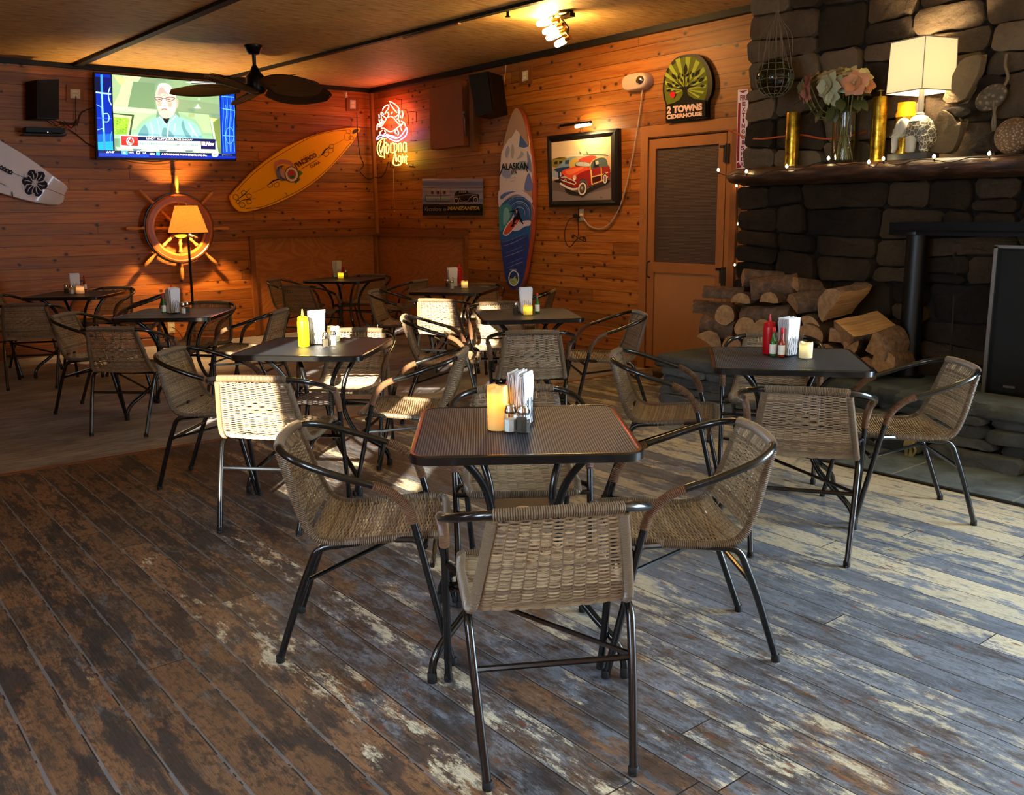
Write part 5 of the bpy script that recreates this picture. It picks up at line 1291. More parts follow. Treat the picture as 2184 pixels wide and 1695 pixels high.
# white board with flower print, origin (0,60) scale 4.2
wb_ = board('surfboard', lambda a, b: AX(a/4.2, b/4.2+60, .09), [(-420, 760), (0, 1000), (250, 1150), (480, 1320), (605, 1415), (590, 1480), (540, 1582), (300, 1560), (0, 1480), (-400, 1380), (-800, 1150), (-820, 900)], (-1, 0, 0),
      'white surfboard with black flower print, cut by the left edge of the view', plain('white_board', '#c9c4cc', 0.35, var=0.04, coat=0.3), .06, 3)
A = Art(lambda a, b: AX(a, b, .0925), 0, 60, 4.2, OUTA)
A.stroke('#3c3a48', [(120, 1300), (210, 1335), (420, 1435), (520, 1475), (585, 1503)], 4)
rq = random.Random(8)
for k in range(6):
    a = k*PI/3+.2; c = (312+70*math.cos(a), 1388+78*math.sin(a)); A.ell('#17172c', c, 48, 44, 10, a)
    for j in range(3): b_ = a+(j-1)*.5; A.stroke('#c9c4cc', [(312+26*math.cos(b_), 1388+26*math.sin(b_)), (312+70*math.cos(b_+.12), 1388+76*math.sin(b_+.12)), (312+96*math.cos(b_), 1388+106*math.sin(b_))], 8, 3, taper=True)
    A.ring('#c9c4cc', (312+104*math.cos(a+.5), 1388+108*math.sin(a+.5)), 16, 16, 7, 10)
A.ell('#c9c4cc', (315, 1390), 20, 20, 5)
for k in range(4):
    c = (10+k*28, 1250+k*14); 
    for j in range(5): A.ell('#17172c', (c[0]+14*math.cos(j*1.256), c[1]+14*math.sin(j*1.256)), 9, 8, 8)
A.stroke('#25252e', [(105, 1465), (112, 1510)], 8); A.stroke('#8c8894', [(0, 1385), (55, 1410)], 4)
A.build('flower_print', M['art'], wb_)

# ================================================================== RIGHT WALL
# ---- neon sign (glass tubes), detail origin (780,200) scale 9.97
NX = lambda a, b: AY(a/9.97+780, b/9.97+200, -.10)
ne = empty('neon_sign', tuple(NX(560, 850))); tag(ne, 'lit neon beer sign with a crab, waves and yellow lettering by the corner', 'sign')
nc = emitm('neon_red_orange', (1.0, 0.16, 0.09), 14); ny_ = emitm('neon_yellow', (1.0, 0.82, 0.07), 4.5); nb = emitm('neon_violet', (0.32, 0.30, 1.0), 4)
def ntube(mb, pts, w=26, sm=5): P = catmull([NX(*p) for p in pts], sm); mb.tube(P, w/9.97/270*.58, 8)
m = MB()
for p in ([(505, 165), (600, 205), (690, 290), (705, 330)], [(520, 215), (600, 330), (660, 395)], [(430, 245), (480, 240), (490, 290), (440, 370), (405, 430)], [(430, 250), (380, 300), (360, 350)], [(335, 385), (325, 440), (370, 470), (420, 505)], [(345, 390), (380, 440)],
          [(690, 340), (725, 370), (715, 420), (660, 470), (625, 490)], [(690, 350), (700, 420)], [(465, 390), (490, 440), (475, 465)], [(565, 385), (545, 430)], [(280, 440), (290, 515)], [(775, 360), (790, 440), (770, 520)], [(740, 460), (735, 510)],
          [(500, 490), (450, 510), (400, 600), (340, 680), (300, 700)], [(530, 480), (580, 500), (640, 570), (700, 640), (765, 650)], [(330, 490), (350, 560), (390, 590)], [(700, 450), (690, 520), (665, 540)], [(280, 550), (300, 600), (340, 640)], [(320, 545), (350, 620)],
          [(700, 545), (720, 600)], [(300, 630), (250, 660), (240, 770)], [(320, 640), (275, 700)], [(760, 580), (820, 620), (840, 690)], [(790, 600), (780, 650)], [(330, 730), (400, 740), (480, 795), (560, 800), (640, 750), (710, 690), (760, 680)],
          [(350, 780), (310, 810), (300, 860)], [(400, 780), (420, 830), (390, 860)], [(640, 770), (620, 820), (650, 850)], [(670, 760), (700, 830), (680, 880)], [(740, 720), (770, 790)]): ntube(m, p, 25)
m.build('crab_tubes', nc, ne, world=True)
m = MB()
for p in ([(230, 950), (300, 880), (420, 890), (520, 910), (640, 950), (740, 900), (830, 780), (860, 710)], [(235, 980), (320, 930), (430, 890)], [(440, 860), (540, 890), (660, 930)], [(450, 920), (560, 980), (650, 1010), (720, 990), (820, 920), (870, 860)], [(870, 720), (885, 800), (860, 850)]): ntube(m, p, 27)
m.build('wave_tubes', nb, ne, world=True)
m = MB()
for p in ([(440, 950), (350, 960), (270, 1040), (245, 1180), (290, 1310), (370, 1340)], [(330, 1010), (290, 1150), (330, 1290)], [(400, 960), (390, 1100), (400, 1370)], [(340, 1240), (370, 1100), (440, 1030), (450, 1120)], [(450, 1060), (490, 1100), (480, 1240), (440, 1260), (430, 1120)],
          [(530, 1050), (530, 1250)], [(530, 1080), (580, 1040), (600, 1080)], [(610, 1050), (610, 1220)], [(610, 1060), (660, 1070), (655, 1200), (610, 1230)], [(700, 1050), (700, 1240)], [(700, 1070), (745, 1050), (755, 1120), (750, 1240)], [(860, 1060), (820, 1030), (800, 1100), (805, 1210), (850, 1220), (860, 1040), (865, 1240)],
          [(560, 1260), (620, 1240), (600, 1350), (585, 1480), (640, 1520), (730, 1510)], [(640, 1270), (640, 1420)], [(655, 1340), (655, 1440)], [(740, 1330), (700, 1330), (690, 1420), (740, 1430), (745, 1320), (745, 1500), (690, 1500)], [(780, 1280), (780, 1470)], [(780, 1370), (815, 1340), (820, 1470)], [(860, 1290), (860, 1470), (885, 1480)], [(830, 1340), (890, 1335)]): ntube(m, p, 25, 4)
m.build('lettering_tubes', ny_, ne, world=True)
m = MB()
for a in ([(590, 100), (715, 120), (712, 320), (820, 330), (860, 470), (870, 660)], [(205, 470), (240, 468)], [(860, 370), (970, 372)], [(900, 985), (1000, 990)], [(1030, 380), (1030, 600)], [(480, 1440), (480, 1560), (560, 1570)], [(870, 1480), (880, 1550), (1000, 1570)]): m.tube([NX(*p)+Vector((0, .03, 0)) for p in a], .004, 5)
for a in ((600, 110), (870, 370), (930, 985), (480, 1500), (880, 1540), (300, 470)): m.tube([NX(*a)+Vector((0, .03, 0)), NX(*a)+Vector((0, .098, 0))], .004, 5)
m.build('wire_frame', M['black'], ne, world=True)
m = MB(); m.tube(catmull([AY(828, 345, -.02), AY(822, 365, -.02), AY(812, 378, -.03), Vector((.03, -.03, 1.83)), AX(785, 382, .02), AX(768, 365, .02), AX(776, 352, .02), AX(768, 330, .01), AX(763, 290, .16), AX(761, 240, .02)], 6), .005, 5)
m.build('cord', M['rubber'], ne, world=True)
m = MB(); m.tube([AY(839, 360, -.05), AY(841, 445, -.05)], .0025, 5); m.ball(AY(841, 450, -.05), .008, 8, 6); tag(m.build('pull_chain', IV), 'thin ivory pull string hanging below the neon sign', 'string')
# ---- plywood box cover and tilted speaker
m = MB(); quadprism(m, lambda a, b: AY(a, b, -.12), [(915, 190), (985, 172), (989, 310), (918, 319)], (0, .12, 0)); tag(m.build('box_cover', plain('brown_board', '#94552c', 0.5, var=.1), smooth=False), 'plain plywood box on the wall right of the neon sign', 'box')
m = MB(); m.span((2.10, -.07, 2.02), (2.17, 0, 2.74)); tag(m.build('batten', M['trimwood'], smooth=False), 'upright wooden batten beside the plywood box', 'batten')
s2 = speakerbox('wall_speaker', lambda a, b: AY(a, b, -.42)+Vector((0, 0, 0)), [(999, 160), (1041, 152), (1053, 238), (1015, 248)], (-.16, .30, 0), 'black loudspeaker tilted forward on the wall above the plywood box')
m = MB(); m.tube([AY(992, 250, -.2), AY(994, 300, -.05)], .012, 8); m.tube([AY(988, 240, -.3), AY(994, 258, -.12)], .016, 8); m.build('bracket', M['steel'], s2, world=True)
m = MB(); m.tube(catmull([AY(1080, 130, -.01), AY(1077, 160, -.01), AY(1072, 185, -.01), AY(1060, 190, -.01)], 5), .003, 5); tag(m.build('speaker_wire', IV), 'thin pale wire hanging on the wall right of the tilted speaker', 'wire')
# ---- corrugated picture of car and trailer, origin (880,360) scale 12.85
def corr(a, b): z0 = b/12.85+360; return AY(a/12.85+880, z0, -.03-.011*math.sin((b-280)/236*2*PI))
ms_ = MB(); ms_.keepn = True; L = []
for j in range(41):
    b = 275+(1290-275)*j/40; L.append([corr(265+(1930-265)*i/10, b-30*i/10*(1-j/40)*.3) for i in range(11)])
B = [ms_.vs(l) for l in L]+[ms_.vs([p+Vector((0, .004, 0)) for p in l]) for l in L]
for off in (0, 41):
    for j in range(40):
        for i in range(10): ms_.face((B[off+j]+i, B[off+j]+i+1, B[off+j+1]+i+1, B[off+j+1]+i))
mz = ms_.build('corrugated_picture', plain('tinted_metal', '#8f8a94', 0.5, 0.2, var=0.35, scale=5)); mz['label'] = ''
A = Art(lambda a, b: corr((a-880)*12.85, (b-360)*12.85)+Vector((0, -.001, 0)), 880, 360, 12.85, OUTB)
def banded(col, x0, x1, y0, y1, n=10):
    for j in range(n): ya, yb = y0+(y1-y0)*j/n, y0+(y1-y0)*(j+1)/n; A.poly(col, [(x0, ya), (x1, ya), (x1, yb), (x0, yb)]); A.lv -= 1
banded('#8e8896', 275, 1925, 285, 960, 30); banded('#14100e', 275, 1925, 960, 1280, 14); banded('#c4a888', 400, 1030, 560, 700, 6); banded('#4a4650', 275, 1920, 450, 540, 5); banded('#aba6b2', 280, 1920, 560, 700, 6); banded('#c8a890', 400, 1030, 570, 700, 6); banded('#9aa09c', 360, 1040, 760, 880, 6)
def seg(col, pts, w):
    P = [(p.x, p.y) for p in resample([(a, b, 0) for a, b in [(q.x, q.y) for q in catmull([(a, b, 0) for a, b in pts], 4)]], 22)]; A.stroke(col, P, w)
seg('#2a2020', [(370, 740), (420, 640), (560, 500), (720, 430), (850, 410), (960, 460), (1030, 540), (1050, 700), (1050, 800)], 14); seg('#3a3230', [(355, 740), (360, 860), (430, 900), (900, 900), (1030, 880)], 16); seg('#3a3230', [(370, 740), (700, 745), (1040, 725)], 14); seg('#3a3230', [(650, 570), (640, 880)], 10); seg('#3a3230', [(770, 570), (765, 880)], 10)
for x in (545, 700, 880): banded('#3c3434', x-30, x+30, 610, 690, 4)
for pts in ([(1150, 720), (1180, 650), (1240, 600), (1330, 575), (1500, 575), (1530, 660), (1600, 680), (1780, 670), (1830, 720), (1830, 790), (1800, 900), (1140, 900)],):
    for k in range(11):      # the car body in slices so that it follows the waves
        y0, y1 = 570+30*k, 600+30*k
        xs_ = []
        for (xa, ya), (xb, yb) in zip(pts, pts[1:]+pts[:1]):
            for yy in (y0, y1):
                if (ya-yy)*(yb-yy) <= 0 and ya != yb: xs_.append((yy, xa+(xb-xa)*(yy-ya)/(yb-ya)))
        t_ = [x for yy, x in xs_ if yy == y0]; b_ = [x for yy, x in xs_ if yy == y1]
        if t_ and b_: A.poly('#1a1414', [(min(t_), y0), (max(t_), y0), (max(b_), y1), (min(b_), y1)]); A.lv -= 1
A.lv += 1
for i in range(4): A.poly('#b8a898', [(1285+i*52, 610), (1320+i*52, 610), (1316+i*52, 660), (1275+i*52, 660)])
for c in ((1205, 875), (1735, 850)): A.ring('#c8b8ac', c, 60, 76, 20, 24); A.ell('#2a2020', c, 38, 52); A.ring('#c8b8ac', c, 16, 22, 8)
seg('#b8a8a0', [(1170, 760), (1500, 700), (1790, 690)], 8); seg('#c8bab0', [(1290, 800), (1330, 870), (1520, 880), (1580, 800), (1680, 730), (1780, 730)], 12); seg('#b8a8a0', [(760, 945), (1280, 935), (1900, 930)], 10)
A.text('#c8b8a8', 'Vacations in', [(345, 1040), (930, 1060), (935, 1155), (345, 1150)], .0, .35); A.text('#c09a3c', 'MANZANITA', [(970, 1030), (1860, 1030), (1850, 1130), (965, 1135)], .06, .15)
A.mb.build('picture_print', M['art'], mz, smooth=False); tag(mz, 'corrugated metal picture of an old car towing a trailer, low on the right wall', 'picture')
# ---- tall painted board, upper detail origin (1060,220) scale 8.07
PP = lambda a, b: AY(a, b, -.09)
al = board('surfboard', PP, [(1102, 228), (1118, 250), (1128, 300), (1136, 370), (1138, 420), (1135, 490), (1128, 540), (1120, 590), (1112, 610), (1100, 619), (1088, 612), (1080, 590), (1071, 530), (1065, 470), (1064, 410), (1066, 350), (1075, 290), (1088, 245)], (0, 1, 0),
   'tall upright surfboard painted with a snowy mountain, wave and surfer, on the right wall', plain('board_rail_red', '#8a3a24', 0.35, var=0.1, coat=0.3), .06)
A = Art(lambda a, b: AY(a, b, -.0915), 1060, 220, 8.07, OUTB)
def BY(v): return (v/7.705+400-220)*8.07     # lower detail rows -> upper detail scale
def BXx(v): return v/7.705*8.07
outl = [(x-1060, y-220) for x, y in [(1102, 230), (1116, 252), (1126, 300), (1133, 370), (1135, 420), (1132, 490), (1125, 540), (1117, 588), (1110, 606), (1100, 616), (1089, 610), (1082, 588), (1073, 530), (1067, 470), (1066, 410), (1068, 350), (1077, 292), (1090, 247)]]
A.poly('#a98a72', [(x*8.07, y*8.07) for x, y in outl], 5)
A.poly('#d8cdc8', [(335, 450), (400, 540), (375, 750), (550, 745), (590, 900), (600, 1100), (610, 1350), (600, 1500), (45, 1510), (45, 1300), (60, 1050), (75, 850), (130, 740), (200, 620), (250, 590)])
A.poly('#4a66a4', [(400, 545), (470, 640), (540, 745), (470, 770), (375, 750)])
for i, p in enumerate([[(180, 740), (220, 800), (180, 950), (140, 880)], [(260, 700), (300, 800), (280, 950), (240, 900)], [(420, 820), (470, 900), (340, 970), (400, 880)], [(520, 820), (590, 1000), (600, 1200), (540, 1100)], [(540, 1200), (605, 1350), (600, 1500), (470, 1480)], [(110, 1120), (250, 1180), (210, 1290), (90, 1250)], [(360, 1020), (500, 1000), (520, 1120), (340, 1130)]]): A.poly(['#9aa0b8', '#b0a898', '#a8a8bc', '#7c86b0', '#6a78b4', '#98a0c0', '#8ca4ac'][i], p, 4)
for i in range(16): xx = 90+(i*97) % 420; yy = 640+(i*131) % 800; A.stroke(['#f0e8e4', '#b8b0b8'][i % 2], [(xx+20, yy), (xx-14, yy+70)], 5, taper=True)
L_ = lambda pts: [(BXx(a), BY(b)) for a, b in pts]
A.poly('#2c5c98', L_([(42, 320), (100, 250), (200, 180), (330, 130), (450, 150), (560, 240), (575, 420), (560, 640), (540, 900), (490, 1250), (440, 1500), (400, 1600), (300, 1680), (220, 1640), (150, 1500), (100, 1200), (60, 850), (45, 600)]))
A.poly('#3f8c94', L_([(48, 340), (160, 260), (240, 300), (250, 450), (160, 620), (60, 720), (45, 520)]), 4); A.poly('#7cb4b4', L_([(120, 380), (180, 330), (220, 480), (120, 620)]), 4)
A.poly('#2c3f80', L_([(70, 900), (300, 820), (520, 780), (540, 950), (490, 1250), (440, 1500), (380, 1610), (300, 1680), (215, 1640), (140, 1480), (95, 1150)]))
A.poly('#d4ccd4', L_([(35, 60), (140, 50), (330, 30), (480, 80), (585, 190), (585, 250), (520, 210), (430, 140), (330, 110), (220, 150), (110, 240), (40, 320)]), 3)
A.poly('#5a70a4', L_([(60, 150), (150, 80), (320, 60), (200, 110), (90, 190)]), 3)
for i in range(7): r_ = 90+i*26; A.stroke(['#c4c4d8', '#2c4c88', '#7c8cbc'][i % 3], [(BXx(380+r_*math.cos(t)), BY(420+r_*1.15*math.sin(t))) for t in [-2.6+.3*j for j in range(11)]], 9, taper=True)
for i in range(9): A.stroke(['#6a7cc0', '#9c98c8', '#24336c'][i % 3], L_([(90+i*12, 900+i*60), (260+i*18, 850+i*55), (500-i*8, 730+i*70)]), 10, 4, taper=True)
A.poly('#d8d0dc', L_([(290, 640), (400, 560), (560, 540), (555, 620), (470, 640), (380, 700), (280, 710)]), 3); A.poly('#c8b8c0', L_([(290, 440), (300, 520), (270, 560), (240, 540)]), 3)
A.poly('#e4dcd8', L_([(110, 750), (180, 600), (280, 510), (390, 520), (340, 620), (240, 740), (170, 790)]), 4); A.poly('#d8543c', L_([(130, 745), (195, 610), (285, 525), (380, 530), (320, 620), (225, 735), (165, 770)]), 4)
A.poly('#100c10', L_([(190, 405), (260, 378), (340, 370), (375, 380), (400, 470), (455, 600), (435, 600), (385, 530), (330, 535), (300, 575), (345, 590), (310, 600), (290, 610), (300, 640), (230, 645), (270, 600), (290, 490), (340, 465), (330, 430), (310, 400), (240, 400)])); A.ell('#100c10', (BXx(350), BY(352)), 18, 18); A.poly('#d0a090', L_([(325, 375), (350, 370), (350, 410), (335, 425)]), 3)
A.text('#141e24', 'ALASKAN', [(85, 1040), (560, 1010), (560, 1140), (95, 1150)], .03); A.stroke('#141e24', [(65, 1250), (100, 1150), (125, 1050)], 18); A.stroke('#141e24', [(500, 1040), (545, 1190)], 16); A.text('#141e24', 'IPA', [(270, 1160), (365, 1155), (368, 1225), (272, 1230)], .02)
A.stroke('#6a6470', [(240, 1295), (320, 1280)], 5); A.stroke('#6a6470', [(250, 1345), (315, 1335)], 5)
c_ = (BXx(295), BY(1485)); A.ring('#d8dcc8', c_, BXx(80), BXx(122), 18, 30); A.ell('#24407c', c_, BXx(70), BXx(110)); A.poly('#a8bc6c', L_([(235, 1500), (280, 1490), (320, 1445), (325, 1490), (350, 1500), (345, 1560), (300, 1600), (250, 1570)]), 3); A.stroke('#24407c', L_([(245, 1545), (290, 1530), (320, 1560)]), 6, 3)
A.text('#c8d0e0', 'ALASKANBEER.COM', L_([(225, 1340), (340, 1335), (340, 1352), (225, 1357)]), .01)
A.build('board_artwork', M['art'], al)
# ---- framed picture, origin (1160,260) scale 8.92
FPn = lambda a, b, y=-.05: AY(a/8.92+1160, b/8.92+260, y)
pf = empty('framed_picture', tuple(FPn(740, 870))); tag(pf, 'black-framed painting of red and blue wood-sided cars carrying surfboards', 'picture')
m = MB(); O_ = [(55, 272), (1400, 120), (1415, 1590), (95, 1625)]; I_ = [(140, 390), (1275, 270), (1282, 1475), (165, 1508)]
oo = [FPn(*p) for p in O_]; ii = [FPn(*p, y=-.035) for p in I_]; ob = [p+Vector((0, .045, 0)) for p in oo]; mid = [FPn(a*.55+c*.45, b*.55+d*.45, -.06) for (a, b), (c, d) in zip(O_, I_)]
bo, bi, bm, bb = m.vs(oo), m.vs(ii), m.vs(mid), m.vs(ob)
for k in range(4):
    k2 = (k+1) % 4; m.face((bo+k, bo+k2, bm+k2, bm+k)); m.face((bm+k, bm+k2, bi+k2, bi+k)); m.face((bb+k, bb+k2, bo+k2, bo+k))
m.build('frame', plain('black_stained_frame', '#111114', 0.35, var=0.4, scale=20), pf, smooth=False, world=True)
A = Art(lambda a, b: AY(a, b, -.034), 1160, 260, 8.92, OUTB)
A.poly('#c8a48c', I_); A.poly('#dcc09c', [(150, 400), (1275, 280), (1277, 640), (155, 700)]); A.poly('#e0c4a8', [(150, 560), (1277, 520), (1277, 640), (155, 700)])
A.poly('#6a5c5c', [(160, 1120), (600, 1000), (1280, 960), (1282, 1472), (165, 1505)]); A.poly('#7c7070', [(165, 1300), (700, 1400), (1282, 1250), (1282, 1472), (165, 1505)])
A.poly('#8c7c34', [(160, 720), (300, 680), (430, 690), (400, 840), (165, 860)], 3); A.poly('#2c2a1c', [(160, 705), (300, 675), (440, 685), (250, 700)]); A.poly('#24281c', [(200, 760), (260, 745), (265, 800), (200, 805)]); A.poly('#24281c', [(295, 750), (350, 740), (350, 790), (295, 795)])
A.poly('#7c98b4', [(390, 740), (450, 690), (560, 660), (640, 680), (600, 860), (420, 850), (170, 930), (230, 880)], 2); A.poly('#243c68', [(190, 900), (420, 855), (560, 860), (360, 1040), (330, 1110), (280, 1100), (270, 960)], 2); A.poly('#9aa8bc', [(165, 930), (270, 960), (275, 1060), (170, 1050)]); A.stroke('#d8ccc8', [(165, 1060), (290, 1080)], 20); A.poly('#c4a454', [(500, 740), (640, 670), (640, 860), (500, 870)], 2); A.poly('#3c4450', [(410, 730), (490, 720), (480, 800), (410, 800)])
A.stroke('#e4d8c0', [(430, 650), (750, 640), (1150, 655)], 18); A.stroke('#4c5440', [(750, 630), (900, 620), (1160, 625), (1230, 640)], 16); A.poly('#6c6468', [(680, 548), (720, 600), (690, 618)], 2); A.poly('#6c6468', [(812, 538), (850, 600), (825, 612)], 2)
A.poly('#24201c', [(200, 1120), (330, 1080), (400, 1160), (240, 1150)]); A.poly('#2c2624', [(420, 1260), (700, 1350), (900, 1240), (1230, 1100), (1230, 1160), (900, 1320), (700, 1400), (470, 1370)], 3)
A.poly('#4c5a5c', [(640, 760), (900, 700), (1080, 670), (1200, 690), (1240, 830), (1240, 900), (900, 920), (620, 860)], 2); A.poly('#c84434', [(660, 740), (740, 680), (900, 640), (1010, 660), (960, 720), (900, 780), (750, 750)], 3)
A.poly('#d84c2c', [(340, 960), (420, 900), (620, 850), (780, 860), (900, 870), (880, 920), (680, 980), (580, 1070), (520, 1080), (400, 1020)], 3); A.poly('#e87048', [(430, 930), (700, 865), (760, 880), (560, 990), (470, 1000)], 3)
A.poly('#8c2020', [(330, 980), (400, 1050), (560, 1080), (680, 980), (900, 900), (1240, 850), (1260, 1000), (1200, 1110), (920, 1200), (850, 1230), (830, 1120), (760, 1070), (690, 1120), (670, 1250), (600, 1250), (400, 1180), (330, 1080)], 2)
A.stroke('#d8b870', [(905, 910), (925, 1190)], 22); A.stroke('#d8b870', [(1100, 870), (1110, 1120)], 18); A.stroke('#d8b870', [(915, 1050), (1100, 1005), (1230, 960)], 18); A.stroke('#d8b870', [(925, 1190), (1110, 1120), (1230, 1040)], 18); A.stroke('#d8b870', [(890, 910), (900, 800), (960, 720), (1100, 670), (1200, 700), (1240, 830)], 14, 3); A.poly('#3c1414', [(930, 1060), (1095, 1020), (1100, 1100), (935, 1160)]); A.poly('#1c1c20', [(965, 750), (1050, 730), (1060, 850), (950, 870)]); A.poly('#b8b4a8', [(990, 745), (1050, 735), (1055, 800), (1000, 810)]); A.poly('#a8b0ac', [(640, 770), (760, 760), (880, 790), (870, 850), (640, 830)], 2); A.stroke('#d84c2c', [(760, 760), (755, 850)], 8)
A.stroke('#d8c8b8', [(340, 1060), (420, 1050), (600, 1130), (620, 1180)], 18, 4); A.stroke('#d8c8b8', [(340, 1100), (420, 1130), (600, 1190)], 20, 4); A.stroke('#3c1c1c', [(350, 1080), (580, 1160)], 12); A.stroke('#e4d4cc', [(320, 1165), (450, 1240), (560, 1280), (690, 1265)], 38, 4); A.ell('#d8b4a8', (600, 1060), 32, 48); A.ell('#f0e0d0', (592, 1085), 20, 24); A.ell('#e0c8bc', (335, 1000), 14, 40); A.ring('#d8c8b8', (425, 1110), 20, 24, 8)
A.ell('#2a2422', (750, 1270), 88, 140, 30, .12); A.ring('#dcccc4', (748, 1272), 66, 106, 28, 30, .12); A.ell('#5c4c4c', (745, 1265), 42, 68, 24, .1); A.ell('#a89894', (742, 1258), 20, 30); A.ell('#2a2422', (1180, 1080), 44, 110); A.ring('#c8bcb8', (1182, 1085), 28, 78, 18); A.ell('#8c8480', (1182, 1085), 12, 40)
A.stroke('#2a2422', [(1090, 1450), (1095, 1418), (1108, 1430), (1098, 1440), (1115, 1446), (1122, 1420), (1128, 1446), (1140, 1436)], 5, 3)
A.build('painting', M['art'], pf)
# picture lamp
pa_, pb_ = AY(1196, 268, -.16), AY(1260, 260, -.16); pl_ = empty('picture_lamp', tuple((pa_+pb_)/2)); tag(pl_, 'thin brass picture lamp lit above the framed painting', 'lamp')
m = MB(); m.tube([pa_, pb_], .018, 12, flat=.7); m.build('lamp_hood', M['black'], pl_, world=True)
ea, eb = AY(1228, 266, -.155)+Vector((0, 0, -.018)), pb_+Vector((0, 0, -.018)); m = MB(); m.tube([ea, eb], .011, 10); m.build('light_tube', emitm('picture_light', (1.0, 0.70, 0.28), 130), pl_, world=True)
m = MB(); m.tube(catmull([AY(1243, 285, -.05), AY(1243, 276, -.10), AY(1240, 266, -.15)], 5), .005, 6); m.build('arm', M['pewter'], pl_, world=True)
m = MB(); m.tube([AY(1234, 440, -.02), AY(1233, 470, -.02), AY(1234, 505, -.02)], .003, 5); m.tube(catmull([AY(1233, 461, -.03), AY(1215, 468, -.02), AY(1205, 490, -.02), AY(1206, 515, -.02), AY(1216, 526, -.02), AY(1230, 510, -.02), AY(1246, 505, -.02), AY(1247, 515, -.02), AY(1222, 500, -.02)], 6), .004, 5)
m.box(tuple(AY(1230, 461, -.03)), (.06, .04, .035)); m.build('cord', M['rubber'], pl_, world=True)
# ---- emergency light with its cord
el = empty('emergency_light', tuple(AY(1356, 175, -.05))); tag(el, 'oval beige emergency light unit mounted high on the right wall', 'light')
m = MB(); c = AY(1356, 174.5, -.05); L = []
for d, s_ in ((.05, 1.0), (.0, 1.0), (-.025, .93), (-.035, .8)):
    L.append([Vector((c.x+(.155*s_)*math.copysign(abs(math.cos(t))**.75, math.cos(t)), -.05+d, c.z+(.072*s_)*math.copysign(abs(math.sin(t))**.8, math.sin(t)))) for t in [2*PI*k/28 for k in range(28)]])
m.loft(L); m.build('housing', plain('beige_plastic', '#c4a894', 0.4, var=0.03), el, angle=50, world=True)
m = MB(); m.ball(AY(1365, 171, -.085), .045, 16, 10, (1, .5, .8)); m.build('lens', M['chrome'], el, world=True)
m = MB(); m.tube(catmull([AY(1371, 187, -.03), AY(1366, 230, -.02), AY(1357, 290, -.02), AY(1340, 380, -.02), AY(1322, 440, -.02), AY(1302, 475, -.02), AY(1280, 488, -.02), AY(1258, 482, -.02), AY(1244, 465, -.03)], 6), .007, 6); m.ball(AY(1241, 459, -.03), .025, 10, 8)
m.build('cord', plain('beige_cord', '#b89880', 0.5), el, world=True)
# ---- cider sign, origin (1400,100) scale 9.97
CP = lambda a, b, y=-.05: AY(a/9.97+1400, b/9.97+100, y)
ou = [(p.x, p.y) for p in catmull([(a, b, 0) for a, b in [(640, 160), (880, 165), (1060, 330), (1160, 560), (1190, 760), (1165, 980), (1090, 1150), (1080, 1300), (1080, 1480), (1040, 1515), (640, 1560), (250, 1605), (200, 1570), (195, 1240), (150, 1080), (135, 860), (170, 620), (280, 380), (440, 220)]], 4, True)]
Q = [CP(*p) for p in ou]; cs_ = empty('wall_sign', tuple(sum(Q, Vector())/len(Q))); tag(cs_, 'arched cider sign with a black apple tree on green rays, above the screen door', 'sign')
m = MB(); m.prism(Q, (0, .035, 0)); m.build('sign_board', M['black'], cs_, smooth=False, world=True)
A = Art(lambda a, b: AY(a, b, -.0508), 1400, 100, 9.97, OUTB); Ec, Ea, Eb = (630, 700), 455, 500
arc = [(630+455*math.cos(t)*(.96 if math.sin(t) > 0 else 1), 700+500*math.sin(t)) for t in [math.radians(155-x) for x in range(0, 291, 5)]]
vis = [(230, 1220), (180, 1000), (170, 860), (200, 680), (290, 480), (400, 340), (530, 240), (680, 205), (830, 230), (960, 330), (1050, 480), (1090, 680), (1085, 880), (1050, 1050), (1010, 1130), (820, 1110), (700, 1050), (500, 1130), (380, 1190)]
A.poly('#5c6414', [(p.x, p.y) for p in catmull([(a, b, 0) for a, b in vis], 4, True)])
import itertools
def inside_ray(a):    # where a ray from the trunk meets the green field
    ox, oy = 620, 900; best = 0
    for r_ in range(60, 800, 6):
        x, y = ox+r_*math.cos(a), oy+r_*math.sin(a); ex = (x-630)/452; ey = (y-700)/490
        if ex*ex+ey*ey < 1 and y < 1205: best = r_
    return (ox+best*math.cos(a), oy+best*math.sin(a))
for k in range(13):
    a = math.radians(-205+k*19.2); A.poly('#9aa83c', [(620, 900), inside_ray(a), inside_ray(a+math.radians(4.6)), inside_ray(a+math.radians(9))])
A.poly('#060606', [(600, 350), (660, 350), (600, 352)]) if False else None
trunk = [(230, 1225), (380, 1190), (500, 1120), (560, 1020), (570, 960), (545, 905), (480, 890), (400, 885), (300, 860), (420, 872), (545, 850), (470, 780), (380, 700), (480, 760), (580, 850), (605, 840), (600, 700), (600, 600), (625, 600), (618, 700), (620, 840), (660, 840), (760, 740), (860, 660), (780, 740), (700, 830), (860, 820), (960, 850), (860, 838), (720, 860), (665, 920), (665, 990), (720, 1060), (820, 1110), (1010, 1130), (1000, 1240), (240, 1260)]
A.poly('#070708', trunk)
def leaf(A, tip, base, w):
    dx, dy = base[0]-tip[0], base[1]-tip[1]; l = math.hypot(dx, dy); nx, ny = -dy/l, dx/l
    pt = lambda t, s: (tip[0]+dx*t+nx*w*s, tip[1]+dy*t+ny*w*s); A.poly('#070708', [tip, pt(.25, .6), pt(.55, 1), pt(.85, .6), base, pt(.85, -.6), pt(.55, -1), pt(.25, -.6)])
